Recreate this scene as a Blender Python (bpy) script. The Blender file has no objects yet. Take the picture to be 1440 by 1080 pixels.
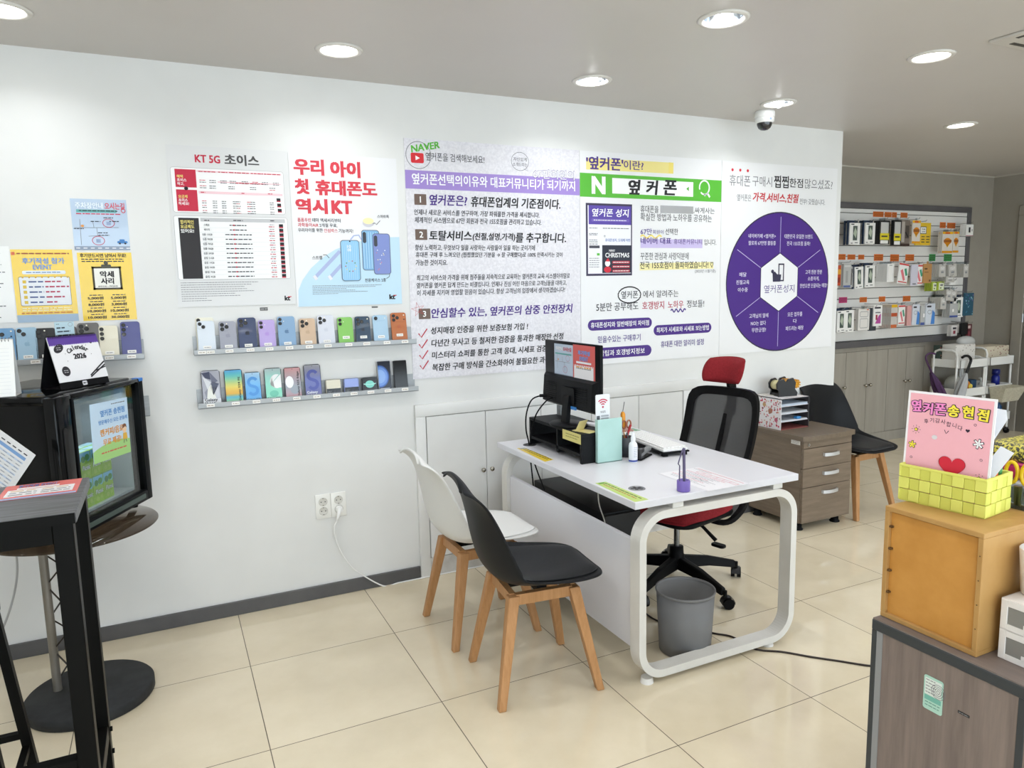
import bpy, bmesh, math, random
from math import sin, cos, pi, radians
from mathutils import Matrix, Vector
random.seed(7)
SC = bpy.context.scene
COL = SC.collection

# ---------------------------------------------------------------- camera
cam_data = bpy.data.cameras.new('camera')
cam = bpy.data.objects.new('camera', cam_data)
COL.objects.link(cam)
cam_data.sensor_fit = 'HORIZONTAL'
cam_data.sensor_width = 36
cam_data.lens = 25.3743
cam_data.clip_start = 0.02
cam.matrix_world = Matrix(((0.900569, 0.076984, -0.427843, -0.208651),
                           (-0.434186, 0.110801, -0.893983, -3.475984),
                           (-0.021417, 0.990857, 0.133209, 1.498134), (0, 0, 0, 1)))
SC.camera = cam

# ---------------------------------------------------------------- world, exposure
world = bpy.data.worlds.new('world')
SC.world = world
world.use_nodes = True
world.node_tree.nodes['Background'].inputs[0].default_value = (.82, .905, 1, 1)
world.node_tree.nodes['Background'].inputs[1].default_value = 4.2
SC.view_settings.view_transform = 'Standard'
SC.view_settings.look = 'None'
SC.view_settings.gamma = 1
SC.view_settings.exposure = 0.22
SC.view_settings.use_curve_mapping = False
LAMP = 9.0             # glow of the downlight diffusers
BULB = 16.0            # glow of the bare bulbs
BEAM = 2.15             # watts thrown downwards by every downlight


# ---------------------------------------------------------------- materials
def lin(c):
    return tuple(((x / 12.92) if x <= .04045 else ((x + .055) / 1.055) ** 2.4) for x in c)


def hexc(h):
    h = h.lstrip('#')
    return lin(tuple(int(h[i:i + 2], 16) / 255 for i in (0, 2, 4)))


_MATS = {}


def mat(col, rough=.5, metal=0., spec=.5, emit=0., alpha=1., trans=0., coat=0., ior=1.45):
    """flat procedural material from an sRGB hex colour"""
    key = (col, rough, metal, spec, emit, alpha, trans, coat, ior)
    if key in _MATS:
        return _MATS[key]
    m = bpy.data.materials.new('paint_%s' % col.lstrip('#'))
    m.use_nodes = True
    b = m.node_tree.nodes['Principled BSDF']
    c = hexc(col)
    b.inputs['Base Color'].default_value = (*c, 1)
    b.inputs['Roughness'].default_value = rough
    b.inputs['Metallic'].default_value = metal
    b.inputs['Specular IOR Level'].default_value = spec
    b.inputs['IOR'].default_value = ior
    b.inputs['Alpha'].default_value = alpha
    b.inputs['Transmission Weight'].default_value = trans
    b.inputs['Coat Weight'].default_value = coat
    if emit:
        b.inputs['Emission Color'].default_value = (*c, 1)
        b.inputs['Emission Strength'].default_value = emit
    _MATS[key] = m
    return m


def nodemat(name, rough=.5, spec=.5, metal=0.):
    m = bpy.data.materials.new(name)
    m.use_nodes = True
    nt = m.node_tree
    b = nt.nodes['Principled BSDF']
    b.inputs['Roughness'].default_value = rough
    b.inputs['Specular IOR Level'].default_value = spec
    b.inputs['Metallic'].default_value = metal
    return m, nt, b


def N(nt, typ, **kw):
    n = nt.nodes.new(typ)
    for k, v in kw.items():
        if k.startswith('i_'):
            n.inputs[k[2:].replace('_', ' ')].default_value = v
        else:
            setattr(n, k, v)
    return n


def noise_mat(name, c1, c2, scale=8, stretch=(1, 1, 1), rough=.5, spec=.5, detail=4, lo=.35, hi=.65, bump=0., bscale=None, metal=0.):
    """two-colour noise; stretch gives wood grain / brushed looks"""
    m, nt, b = nodemat(name, rough, spec, metal)
    tc = N(nt, 'ShaderNodeTexCoord')
    mp = N(nt, 'ShaderNodeMapping')
    mp.inputs['Scale'].default_value = stretch
    nt.links.new(tc.outputs['Object'], mp.inputs['Vector'])
    no = N(nt, 'ShaderNodeTexNoise', i_Scale=scale, i_Detail=detail, i_Roughness=.6)
    nt.links.new(mp.outputs[0], no.inputs['Vector'])
    rp = N(nt, 'ShaderNodeValToRGB')
    rp.color_ramp.elements[0].position = lo
    rp.color_ramp.elements[1].position = hi
    rp.color_ramp.elements[0].color = (*hexc(c1), 1)
    rp.color_ramp.elements[1].color = (*hexc(c2), 1)
    nt.links.new(no.outputs['Fac'], rp.inputs[0])
    nt.links.new(rp.outputs[0], b.inputs['Base Color'])
    if bump:
        n2 = no
        if bscale:
            n2 = N(nt, 'ShaderNodeTexNoise', i_Scale=bscale, i_Detail=3.)
            nt.links.new(mp.outputs[0], n2.inputs['Vector'])
        bm = N(nt, 'ShaderNodeBump', i_Strength=bump, i_Distance=.002)
        nt.links.new(n2.outputs['Fac'], bm.inputs['Height'])
        nt.links.new(bm.outputs[0], b.inputs['Normal'])
    return m


def glassmat(name, tint, rough=.02):
    """clear pane: tinted see-through with a mirror sheen that grows towards grazing view"""
    m = bpy.data.materials.new(name)
    m.use_nodes = True
    nt = m.node_tree
    nt.nodes.remove(nt.nodes['Principled BSDF'])
    tr = N(nt, 'ShaderNodeBsdfTransparent')
    tr.inputs[0].default_value = (*lin(tint), 1)
    gl = N(nt, 'ShaderNodeBsdfGlossy', i_Roughness=rough)
    lw = N(nt, 'ShaderNodeLayerWeight', i_Blend=.5)
    pw = N(nt, 'ShaderNodeMath', operation='POWER')
    pw.inputs[1].default_value = 4.
    ma = N(nt, 'ShaderNodeMath', operation='MULTIPLY_ADD')
    ma.inputs[1].default_value, ma.inputs[2].default_value = .8, .03
    ms = N(nt, 'ShaderNodeMixShader')
    nt.links.new(lw.outputs['Facing'], pw.inputs[0])
    nt.links.new(pw.outputs[0], ma.inputs[0])
    nt.links.new(ma.outputs[0], ms.inputs[0])
    nt.links.new(tr.outputs[0], ms.inputs[1])
    nt.links.new(gl.outputs[0], ms.inputs[2])
    nt.links.new(ms.outputs[0], nt.nodes['Material Output'].inputs[0])
    return m


# ---------------------------------------------------------------- mesh builder
class MB:
    """collects shapes and links them as ONE mesh object"""

    def __init__(s, M=None):
        s.v, s.f, s.m, s.sm, s.mats = [], [], [], [], []
        s.M = M or Matrix.Identity(4)

    def add(s, verts, faces, m, smooth=False, M=None):
        if m not in s.mats:
            s.mats.append(m)
        k = s.mats.index(m)
        T = s.M @ M if M is not None else s.M
        o = len(s.v)
        s.v += [tuple(T @ Vector(p)) for p in verts]
        for f in faces:
            s.f.append(tuple(i + o for i in f))
            s.m.append(k)
            s.sm.append(smooth)
        return s

    def add_bm(s, bm, m, smooth=False, M=None):
        bm.verts.ensure_lookup_table()
        bm.verts.index_update()
        s.add([tuple(v.co) for v in bm.verts], [tuple(v.index for v in f.verts) for f in bm.faces], m, smooth, M)
        bm.free()
        return s

    def box(s, x0, x1, y0, y1, z0, z1, m, bev=0., seg=2, M=None):
        x0, x1 = min(x0, x1), max(x0, x1)
        y0, y1 = min(y0, y1), max(y0, y1)
        z0, z1 = min(z0, z1), max(z0, z1)
        vs = [(x0, y0, z0), (x1, y0, z0), (x1, y1, z0), (x0, y1, z0), (x0, y0, z1), (x1, y0, z1), (x1, y1, z1), (x0, y1, z1)]
        fs = [(0, 3, 2, 1), (4, 5, 6, 7), (0, 1, 5, 4), (1, 2, 6, 5), (2, 3, 7, 6), (3, 0, 4, 7)]
        if not bev:
            return s.add(vs, fs, m, False, M)
        bm = bmesh.new()
        bv = [bm.verts.new(v) for v in vs]
        for f in fs:
            bm.faces.new([bv[i] for i in f])
        bmesh.ops.bevel(bm, geom=list(bm.edges), offset=bev, segments=seg, profile=.5, affect='EDGES', clamp_overlap=True)
        return s.add_bm(bm, m, seg > 1, M)

    def rbox(s, x0, x1, y0, y1, z0, z1, r, m, axis='z', edge=0., n=6, M=None):
        """box with rounded corners about one axis"""
        if axis == 'z':
            a, b, c, d, e, f = x0, x1, y0, y1, z0, z1
            to = lambda u, v, w: (u, v, w)
        elif axis == 'y':
            a, b, c, d, e, f = x0, x1, z0, z1, y0, y1
            to = lambda u, v, w: (u, w, v)
        else:
            a, b, c, d, e, f = y0, y1, z0, z1, x0, x1
            to = lambda u, v, w: (w, u, v)
        pts = rrect_pts(a, b, c, d, r, n)
        return s.prism(pts, e, f, m, to, edge)

    def prism(s, pts, w0, w1, m, to=lambda u, v, w: (u, v, w), edge=0., M=None, smooth=True):
        k = len(pts)
        rings = [(w0, 0.), (w1, 0.)]
        if edge:
            rings = [(w0, edge), (w0 + edge * .3, edge * .3), (w0 + edge, 0), (w1 - edge, 0), (w1 - edge * .3, edge * .3), (w1, edge)]
        vs = []
        for w, ins in rings:
            q = inset(pts, ins) if ins else pts
            vs += [to(u, v, w) for u, v in q]
        fs = []
        for j in range(len(rings) - 1):
            for i in range(k):
                i2 = (i + 1) % k
                fs.append((j * k + i, j * k + i2, (j + 1) * k + i2, (j + 1) * k + i))
        caps = [tuple(range(k))[::-1], tuple((len(rings) - 1) * k + i for i in range(k))]
        s.add(vs, fs, m, smooth and k > 8, M)
        s.add(vs, caps, m, False, M)
        return s

    def cyl(s, p0, p1, r0, m, r1=None, n=20, caps=True, M=None):
        r1 = r0 if r1 is None else r1
        return s.tube([p0, p1], [r0, r1], m, n, caps, M)

    def tube(s, pts, r, m, n=8, caps=True, M=None, closed=False):
        pts = [Vector(q) for q in pts]
        K = len(pts)
        rs = list(r) if isinstance(r, (list, tuple)) else [r] * K
        vs, fs = [], []
        t0 = (pts[1] - pts[0]).normalized()
        ref = Vector((0, 0, 1)) if abs(t0.z) < .9 else Vector((1, 0, 0))
        a = t0.cross(ref).normalized()
        for i, q in enumerate(pts):
            if closed:
                t = (pts[(i + 1) % K] - pts[i - 1]).normalized()
            else:
                t = (pts[min(i + 1, K - 1)] - pts[max(i - 1, 0)]).normalized()
            a = (a - t * a.dot(t)).normalized()
            b = t.cross(a)
            for j in range(n):
                th = 2 * pi * j / n
                vs.append(tuple(q + (a * cos(th) + b * sin(th)) * rs[i]))
        for i in range(K if closed else K - 1):
            i2 = (i + 1) % K
            for j in range(n):
                j2 = (j + 1) % n
                fs.append((i * n + j, i * n + j2, i2 * n + j2, i2 * n + j))
        s.add(vs, fs, m, n > 5, M)
        if caps and not closed:
            s.add(vs, [tuple(range(n))[::-1], tuple((K - 1) * n + j for j in range(n))], m, False, M)
        return s

    def bar(s, pts, w, h, m, up=(0, 0, 1), closed=False, M=None):
        """rectangular section swept along pts; w across, h along 'up'"""
        pts = [Vector(q) for q in pts]
        up = Vector(up)
        K = len(pts)
        vs, fs = [], []
        for i, q in enumerate(pts):
            if closed:
                t = (pts[(i + 1) % K] - pts[i - 1]).normalized()
            else:
                t = (pts[min(i + 1, K - 1)] - pts[max(i - 1, 0)]).normalized()
            sd = t.cross(up).normalized()
            u2 = sd.cross(t).normalized()
            for a, b in ((-1, -1), (1, -1), (1, 1), (-1, 1)):
                vs.append(tuple(q + sd * (a * w / 2) + u2 * (b * h / 2)))
        for i in range(K if closed else K - 1):
            i2 = (i + 1) % K
            for j in range(4):
                j2 = (j + 1) % 4
                fs.append((i * 4 + j, i * 4 + j2, i2 * 4 + j2, i2 * 4 + j))
        if not closed:
            fs += [(3, 2, 1, 0), tuple((K - 1) * 4 + j for j in range(4))]
        return s.add(vs, fs, m, False, M)

    def lathe(s, prof, m, c=(0, 0, 0), n=32, M=None, smooth=True, sx=1., sy=1.):
        vs, fs = [], []
        for r, z in prof:
            for j in range(n):
                th = 2 * pi * j / n
                vs.append((c[0] + r * cos(th) * sx, c[1] + r * sin(th) * sy, c[2] + z))
        for i in range(len(prof) - 1):
            for j in range(n):
                j2 = (j + 1) % n
                fs.append((i * n + j, i * n + j2, (i + 1) * n + j2, (i + 1) * n + j))
        return s.add(vs, fs, m, smooth, M)

    def ball(s, c, r, m, n=16, sc=(1, 1, 1), M=None):
        k = n // 2
        prof = [(max(1e-5, sin(pi * i / k)) * r, -cos(pi * i / k) * r) for i in range(k + 1)]
        vs, fs = [], []
        for a, z in prof:
            for j in range(n):
                th = 2 * pi * j / n
                vs.append((c[0] + a * cos(th) * sc[0], c[1] + a * sin(th) * sc[1], c[2] + z * sc[2]))
        for i in range(k):
            for j in range(n):
                j2 = (j + 1) % n
                fs.append((i * n + j, i * n + j2, (i + 1) * n + j2, (i + 1) * n + j))
        return s.add(vs, fs, m, True, M)

    def grid(s, rows, m, smooth=True, M=None):
        """rows of points -> quad surface"""
        nu, nv = len(rows), len(rows[0])
        vs = [tuple(q) for row in rows for q in row]
        fs = [(i * nv + j, i * nv + j + 1, (i + 1) * nv + j + 1, (i + 1) * nv + j) for i in range(nu - 1) for j in range(nv - 1)]
        return s.add(vs, fs, m, smooth, M)

    def build(s, name, parent=None, label=None, cat=None, group=None, kind=None, mods=None):
        me = bpy.data.meshes.new(name)
        inv = None
        if parent is not None:
            inv = world_of(parent).inverted()
        vs = [tuple(inv @ Vector(q)) for q in s.v] if inv is not None else s.v
        me.from_pydata(vs, [], s.f)
        for m in s.mats:
            me.materials.append(m)
        me.polygons.foreach_set('material_index', s.m)
        me.polygons.foreach_set('use_smooth', s.sm)
        me.update()
        o = bpy.data.objects.new(name, me)
        COL.objects.link(o)
        if parent is not None:
            o.parent = parent
        tag(o, label, cat, group, kind)
        if mods:
            mods(o)
        return o


def world_of(o):
    M = Matrix.Translation(o.location) @ o.rotation_euler.to_matrix().to_4x4()
    return world_of(o.parent) @ M if o.parent else M


def rrect_pts(a, b, c, d, r, n=6):
    r = min(r, (b - a) / 2 - 1e-6, (d - c) / 2 - 1e-6)
    out = []
    for cx, cy, t0 in ((b - r, d - r, 0), (a + r, d - r, pi / 2), (a + r, c + r, pi), (b - r, c + r, 3 * pi / 2)):
        for i in range(n + 1):
            t = t0 + pi / 2 * i / n
            out.append((cx + r * cos(t), cy + r * sin(t)))
    return out


def inset(pts, d):
    cx = (min(p[0] for p in pts) + max(p[0] for p in pts)) / 2
    cy = (min(p[1] for p in pts) + max(p[1] for p in pts)) / 2
    hx = max(p[0] for p in pts) - cx
    hy = max(p[1] for p in pts) - cy
    fx, fy = max(.05, (hx - d) / hx), max(.05, (hy - d) / hy)
    return [(cx + (x - cx) * fx, cy + (y - cy) * fy) for x, y in pts]


def tag(o, label=None, cat=None, group=None, kind=None):
    if label: o['label'] = label
    if cat: o['category'] = cat
    if group: o['group'] = group
    if kind: o['kind'] = kind
    return o


def thing(name, label, cat, loc=(0, 0, 0), rz=0., group=None):
    o = bpy.data.objects.new(name, None)
    o.empty_display_size = .05
    COL.objects.link(o)
    o.location = loc
    o.rotation_euler = (0, 0, rz)
    return tag(o, label, cat, group)


def dup(root, loc, rz=None, label=None, group=None):
    r = root.copy()
    COL.objects.link(r)
    r.location = loc
    if rz is not None:
        r.rotation_euler = (0, 0, rz)
    if label: r['label'] = label
    if group: r['group'] = group
    for ch in list(root.children):
        c = ch.copy()
        COL.objects.link(c)
        c.parent = r
        for g in ch.children:
            d = g.copy()
            COL.objects.link(d)
            d.parent = c
    return r


def struct(name, mb, parent=None):
    return mb.build(name, parent, kind='structure')


def smooth_bezier(pts, n=8):
    """Catmull-Rom through pts"""
    P = [Vector(p) for p in pts]
    P = [P[0] * 2 - P[1]] + P + [P[-1] * 2 - P[-2]]
    out = []
    for i in range(1, len(P) - 2):
        p0, p1, p2, p3 = P[i - 1:i + 3]
        for k in range(n):
            t = k / n
            out.append(.5 * ((2 * p1) + (-p0 + p2) * t + (2 * p0 - 5 * p1 + 4 * p2 - p3) * t * t + (-p0 + 3 * p1 - 3 * p2 + p3) * t ** 3))
    out.append(P[-2])
    return out


# ---------------------------------------------------------------- flat artwork on a surface
_GLYPH = {}
_FONT = []


def glyphs(txt, bold=0., res=2, shear=0.):
    """a line of lettering as flat polygons, normalised to its bounding box"""
    key = (txt, bold, res, shear)
    if key in _GLYPH:
        return _GLYPH[key]
    if not _FONT:                  # one text block kept and reused, so the typeface is read once
        cu = bpy.data.curves.new('lettering', 'FONT')
        cu.size = 1
        _FONT.append(bpy.data.objects.new('lettering', cu))
    ob = _FONT[0]
    cu = ob.data
    cu.body = txt
    cu.resolution_u = res
    cu.shear = shear
    me = bpy.data.meshes.new_from_object(ob)
    vs = [tuple(v.co) for v in me.vertices]
    fs = [tuple(p.vertices) for p in me.polygons]
    bpy.data.meshes.remove(me)
    if not vs:
        _GLYPH[key] = ([], [], 1)
        return _GLYPH[key]
    if bold:                       # heavier strokes: the same outlines laid side by side
        k = len(vs)
        b0, f0 = vs, fs
        vs, fs = [], []
        for i, (dx, dy) in enumerate(((-bold, -bold * .6), (bold, -bold * .6), (bold, bold * .6), (-bold, bold * .6), (0, 0))[:5 if bold > .025 else 4]):
            vs += [(x + dx, y + dy, i * .2) for x, y, z in b0]
            fs += [tuple(q + i * k for q in f) for f in f0]
    x0, x1 = min(v[0] for v in vs), max(v[0] for v in vs)
    y0, y1 = min(v[1] for v in vs), max(v[1] for v in vs)
    w, h = max(x1 - x0, 1e-6), max(y1 - y0, 1e-6)
    _GLYPH[key] = ([((v[0] - x0) / w, (v[1] - y0) / h, v[2]) for v in vs], fs, w / h)
    return _GLYPH[key]


class Art:
    """draws flat shapes at real size on a plane (origin, u to the right, v up, n outwards)"""
    STEP = .00035

    def __init__(s, mb, origin=(0, 0, 0), u=(1, 0, 0), v=(0, 0, 1), base=0.):
        s.mb = mb
        s.o, s.u, s.v = Vector(origin), Vector(u).normalized(), Vector(v).normalized()
        s.n = s.u.cross(s.v)
        s.base = base

    def pt(s, a, b, L):
        return tuple(s.o + s.u * a + s.v * b + s.n * (s.base + L * s.STEP))

    def poly(s, pts, m, L=1):
        s.mb.add([s.pt(a, b, L) for a, b in pts], [tuple(range(len(pts)))], m)
        return s

    def rect(s, a0, a1, b0, b1, m, L=1):
        return s.poly([(a0, b0), (a1, b0), (a1, b1), (a0, b1)], m, L)

    def rrect(s, a0, a1, b0, b1, r, m, L=1):
        return s.poly(rrect_pts(a0, a1, b0, b1, r, 5), m, L)

    def ell(s, ca, cb, ra, rb, m, L=1, n=40):
        return s.poly([(ca + ra * cos(2 * pi * i / n), cb + rb * sin(2 * pi * i / n)) for i in range(n)], m, L)

    def line(s, pts, w, m, L=1, closed=False):
        P = [Vector((a, b)) for a, b in pts]
        K = len(P)
        vs = []
        for i in range(K):
            if closed:
                t = P[(i + 1) % K] - P[i - 1]
            else:
                t = P[min(i + 1, K - 1)] - P[max(i - 1, 0)]
            t = t.normalized() if t.length else Vector((1, 0))
            nn = Vector((-t.y, t.x)) * (w / 2)
            vs += [s.pt(P[i].x + nn.x, P[i].y + nn.y, L), s.pt(P[i].x - nn.x, P[i].y - nn.y, L)]
        fs = []
        for i in range(K if closed else K - 1):
            i2 = (i + 1) % K
            fs.append((2 * i + 1, 2 * i2 + 1, 2 * i2, 2 * i))
        s.mb.add(vs, fs, m)
        return s

    def ring(s, ca, cb, ra, rb, w, m, L=1, n=40):
        return s.line([(ca + ra * cos(2 * pi * i / n), cb + rb * sin(2 * pi * i / n)) for i in range(n)], w, m, L, True)

    def frame(s, a0, a1, b0, b1, w, m, L=1, r=0.):
        h = w / 2
        if r:
            return s.line(rrect_pts(a0 + h, a1 - h, b0 + h, b1 - h, r, 5), w, m, L, True)
        s.rect(a0, a1, b0, b0 + w, m, L).rect(a0, a1, b1 - w, b1, m, L)
        return s.rect(a0, a0 + w, b0, b1, m, L).rect(a1 - w, a1, b0, b1, m, L)

    def text(s, txt, a0, a1, bc, h, m, L=2, bold=0., rot=0., res=2, shear=0., tilt=0.):
        """lettering fitted between a0 and a1, centred on height bc; tilt lifts the right end"""
        vs, fs, asp = glyphs(txt, bold, res, shear)
        if not vs:
            return s
        w = a1 - a0
        ca = (a0 + a1) / 2
        cr, sr = cos(rot), sin(rot)
        out = []
        for x, y, e in vs:
            dx, dy = (x - .5) * w, (y - .5) * h + (x - .5) * tilt
            out.append(s.pt(ca + dx * cr - dy * sr, bc + dx * sr + dy * cr, L + e))
        s.mb.add(out, fs, m)
        return s

    def textc(s, txt, ca, bc, h, m, L=2, bold=0., rot=0., shear=0., squeeze=1.):
        w = h * glyphs(txt, bold, 2, shear)[2] * squeeze
        return s.text(txt, ca - w / 2, ca + w / 2, bc, h, m, L, bold, rot, 2, shear)

    def textl(s, txt, a0, bc, h, m, L=2, bold=0., shear=0., squeeze=1.):
        w = h * glyphs(txt, bold, 2, shear)[2] * squeeze
        return s.text(txt, a0, a0 + w, bc, h, m, L, bold, 0, 2, shear)

    def fine(s, a0, a1, b, h, m, L=2, seed=1):
        """a line of print too small to read: a row of short dashes"""
        rnd = random.Random(seed)
        a = a0
        while a < a1:
            w = h * rnd.uniform(1.2, 3.2)
            s.rect(a, min(a + w, a1), b - h * .32, b + h * .32, m, L)
            a += w + h * rnd.uniform(.3, .7)
        return s


def sheet(name, label, cat, x0, x1, z0, z1, y, th, paper, group=None):
    """a sheet or thin board standing against a wall that faces -y; returns (MB, Art) with art coordinates = (x, z)"""
    mb = MB()
    mb.box(x0, x1, y - th, y, z0, z1, paper)
    a = Art(mb, (0, y - th, 0), (1, 0, 0), (0, 0, 1))
    return mb, a


# frequently used paints
WHITE = mat('#e9e9e6', .55)
PAPER = mat('#f4f4f2', .5)
GLOSSWHITE = mat('#efefed', .3)
BLACK = mat('#121212', .45, spec=.1)
INK = mat('#1c1c20', .6)
PURPLE = mat('#4b2a86', .5)
RED = mat('#cf2238', .5)
GREY = mat('#8b8d8f', .4)
STEEL = mat('#b9bbbd', .28, 1.)

# ================================================================ the room
H = 2.464
XC = 3.905          # end of the white wall
YB = 1.0            # back of the recess
XR = 7.2            # right wall of the recess
XL, YF = -3.2, -5.6

# floor: polished 0.6 m tiles with dark joints
m, nt, b = nodemat('floor_tiles', .07, .5)
geo = N(nt, 'ShaderNodeNewGeometry')
sep = N(nt, 'ShaderNodeSeparateXYZ')
nt.links.new(geo.outputs['Position'], sep.inputs[0])


def _joint(axis, off):
    a = N(nt, 'ShaderNodeMath', operation='ADD'); a.inputs[1].default_value = off + 60.
    nt.links.new(sep.outputs[axis], a.inputs[0])
    d = N(nt, 'ShaderNodeMath', operation='DIVIDE'); d.inputs[1].default_value = .6
    nt.links.new(a.outputs[0], d.inputs[0])
    f = N(nt, 'ShaderNodeMath', operation='FRACT'); nt.links.new(d.outputs[0], f.inputs[0])
    s_ = N(nt, 'ShaderNodeMath', operation='SUBTRACT'); s_.inputs[1].default_value = .5
    nt.links.new(f.outputs[0], s_.inputs[0])
    ab = N(nt, 'ShaderNodeMath', operation='ABSOLUTE'); nt.links.new(s_.outputs[0], ab.inputs[0])
    g = N(nt, 'ShaderNodeMath', operation='GREATER_THAN'); g.inputs[1].default_value = .5 - .0026
    nt.links.new(ab.outputs[0], g.inputs[0])
    fl = N(nt, 'ShaderNodeMath', operation='FLOOR'); nt.links.new(d.outputs[0], fl.inputs[0])
    return g, fl


gx, fx = _joint('X', 0.)
gy, fy = _joint('Y', .5323)
mx = N(nt, 'ShaderNodeMath', operation='MAXIMUM')
nt.links.new(gx.outputs[0], mx.inputs[0]); nt.links.new(gy.outputs[0], mx.inputs[1])
cmb = N(nt, 'ShaderNodeCombineXYZ')
nt.links.new(fx.outputs[0], cmb.inputs[0]); nt.links.new(fy.outputs[0], cmb.inputs[1])
wn = N(nt, 'ShaderNodeTexWhiteNoise', noise_dimensions='3D'); nt.links.new(cmb.outputs[0], wn.inputs['Vector'])
no = N(nt, 'ShaderNodeTexNoise', i_Scale=3.5, i_Detail=6., i_Roughness=.6)
nt.links.new(geo.outputs['Position'], no.inputs['Vector'])
va = N(nt, 'ShaderNodeVectorMath', operation='SCALE'); va.inputs['Scale'].default_value = 7.
nt.links.new(wn.outputs['Color'], va.inputs[0])
vb = N(nt, 'ShaderNodeVectorMath', operation='ADD')
nt.links.new(geo.outputs['Position'], vb.inputs[0]); nt.links.new(va.outputs[0], vb.inputs[1])
nt.links.new(vb.outputs[0], no.inputs['Vector'])
rp = N(nt, 'ShaderNodeValToRGB')
rp.color_ramp.elements[0].position = .3; rp.color_ramp.elements[0].color = (*hexc('#d4c7ac'), 1)
rp.color_ramp.elements[1].position = .7; rp.color_ramp.elements[1].color = (*hexc('#dfd3ba'), 1)
nt.links.new(no.outputs['Fac'], rp.inputs[0])
mi = N(nt, 'ShaderNodeMix', data_type='RGBA')
nt.links.new(mx.outputs[0], mi.inputs[0]); nt.links.new(rp.outputs[0], mi.inputs[6])
mi.inputs[7].default_value = (*hexc('#5d5346'), 1)
nt.links.new(mi.outputs[2], b.inputs['Base Color'])
rr = N(nt, 'ShaderNodeMapRange'); rr.inputs[3].default_value = .07; rr.inputs[4].default_value = .6
nt.links.new(mx.outputs[0], rr.inputs[0]); nt.links.new(rr.outputs[0], b.inputs['Roughness'])
FLOOR = m

WALLW = noise_mat('wall_white', '#dcdcda', '#e4e4e2', 1.3, rough=.5, spec=.3)
CEIL = noise_mat('ceiling_paint', '#c3beb9', '#c7c2bd', .8, rough=.38, spec=.35)
WALLG = noise_mat('wall_grey', '#989287', '#a09a8f', 2.5, rough=.5, spec=.3)
CABG = noise_mat('grey_laminate', '#9b958a', '#a39d92', 3., (6, 6, .6), rough=.45, spec=.35)
SKIRT = noise_mat('skirting_grey', '#504f50', '#5a5959', 6., rough=.4)

o = MB(); o.box(XL - .1, XR + .1, YF - .1, YB + .1, -.1, 0, FLOOR); struct('floor', o)

# ceiling with round openings for the downlights
LX = [-2.0, -.625, .515, 1.716, 2.911, 4.48, 5.7, 6.8]
LY = [-.41, -1.28, -2.2, -3.1, -4.1, -5.0]  # lights of this grid that are out of view are added for brightness
LIGHTS = []
for j, y in enumerate(LY):
    for i, x in enumerate(LX):
        if j == 1 and x == .515: x = .53
        if j == 1 and x == 1.716: x = 1.741
        if j == 1 and x == 2.911: x = 2.920
        LIGHTS.append((x, y))
HOLE, CELL = .078, .16
cb = MB()
ys = [YF - .1]
for y in LY[::-1]:
    ys += [y - CELL, y + CELL]
ys.append(YB + .1)
for k in range(len(ys) - 1):
    y0, y1 = ys[k], ys[k + 1]
    if k % 2 == 0:
        cb.add([(XL - .1, y0, H), (XL - .1, y1, H), (XR + .1, y1, H), (XR + .1, y0, H)], [(0, 1, 2, 3)], CEIL)
    else:
        yc = (y0 + y1) / 2
        xs = sorted(x for x, y in LIGHTS if abs(y - yc) < .01)
        e = XL - .1
        for x in xs + [None]:
            e2 = XR + .1 if x is None else x - CELL
            cb.add([(e, y0, H), (e, y1, H), (e2, y1, H), (e2, y0, H)], [(0, 1, 2, 3)], CEIL)
            if x is None: break
            n = 32
            vs, fs = [], []
            for i in range(n):
                t = 2 * pi * i / n
                c_, s_ = cos(t), sin(t)
                q = CELL / max(abs(c_), abs(s_))
                vs += [(x + c_ * HOLE, yc + s_ * HOLE, H), (x + c_ * q, yc + s_ * q, H)]
            for i in range(n):
                i2 = (i + 1) % n
                fs.append((2 * i, 2 * i + 1, 2 * i2 + 1, 2 * i2))
            cb.add(vs, fs, CEIL)
            e = x + CELL
cb.box(XL - .1, XR + .1, YF - .1, YB + .1, H + .2, H + .25, CEIL)
struct('ceiling', cb)

o = MB(); o.box(XL, XC, 0, .12, 0, H, WALLW); struct('wall_back', o)
o = MB(); o.box(XC - .12, XC, .12, YB, 0, H, WALLG); struct('wall_recess_side', o)
o = MB(); o.box(XC - .12, XR + .1, YB, YB + .1, 0, H, WALLG); struct('wall_recess_back', o)
o = MB(); o.box(XR, XR + .1, YF, YB, 0, H, WALLG); struct('wall_right', o)
o = MB(); o.box(XL - .1, XL, YF - .1, .12, 0, H, WALLW); struct('wall_left', o)
o = MB()
o.box(XL - .1, XR + .1, YF - .1, YF, 0, .1, WALLW)
o.box(XL - .1, XR + .1, YF - .1, YF, 2.3, H, WALLW)
o.box(XL - .1, -2.6, YF - .1, YF, .1, 2.3, WALLW)
o.box(6.6, XR + .1, YF - .1, YF, .1, 2.3, WALLW)
struct('wall_front', o)
# unseen shop window behind the photographer, added to let in more light
PANE = glassmat('added_window_glass', (.97, .98, .98))
FR = mat('#6e7173', .35, .6)
o = MB()
for i in range(5):
    xx = -2.6 + 9.2 * i / 4
    o.box(xx - .03, xx + .03, YF - .08, YF - .02, .1, 2.3, FR)
o.box(-2.6, 6.6, YF - .08, YF - .02, .1, .16, FR); o.box(-2.6, 6.6, YF - .08, YF - .02, 2.24, 2.3, FR)
w_ = o.build('added_window_1', kind='structure')
o = MB(); o.box(-2.57, 6.57, YF - .052, YF - .046, .16, 2.24, PANE); o.build('pane', w_)
o = MB(); o.box(XL, .898, -.012, 0, 0, .066, SKIRT, .002, 1); struct('baseboard_back', o)
o = MB(); o.box(2.73, XC, -.012, 0, 0, .066, SKIRT, .002, 1); struct('baseboard_corner', o)
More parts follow.
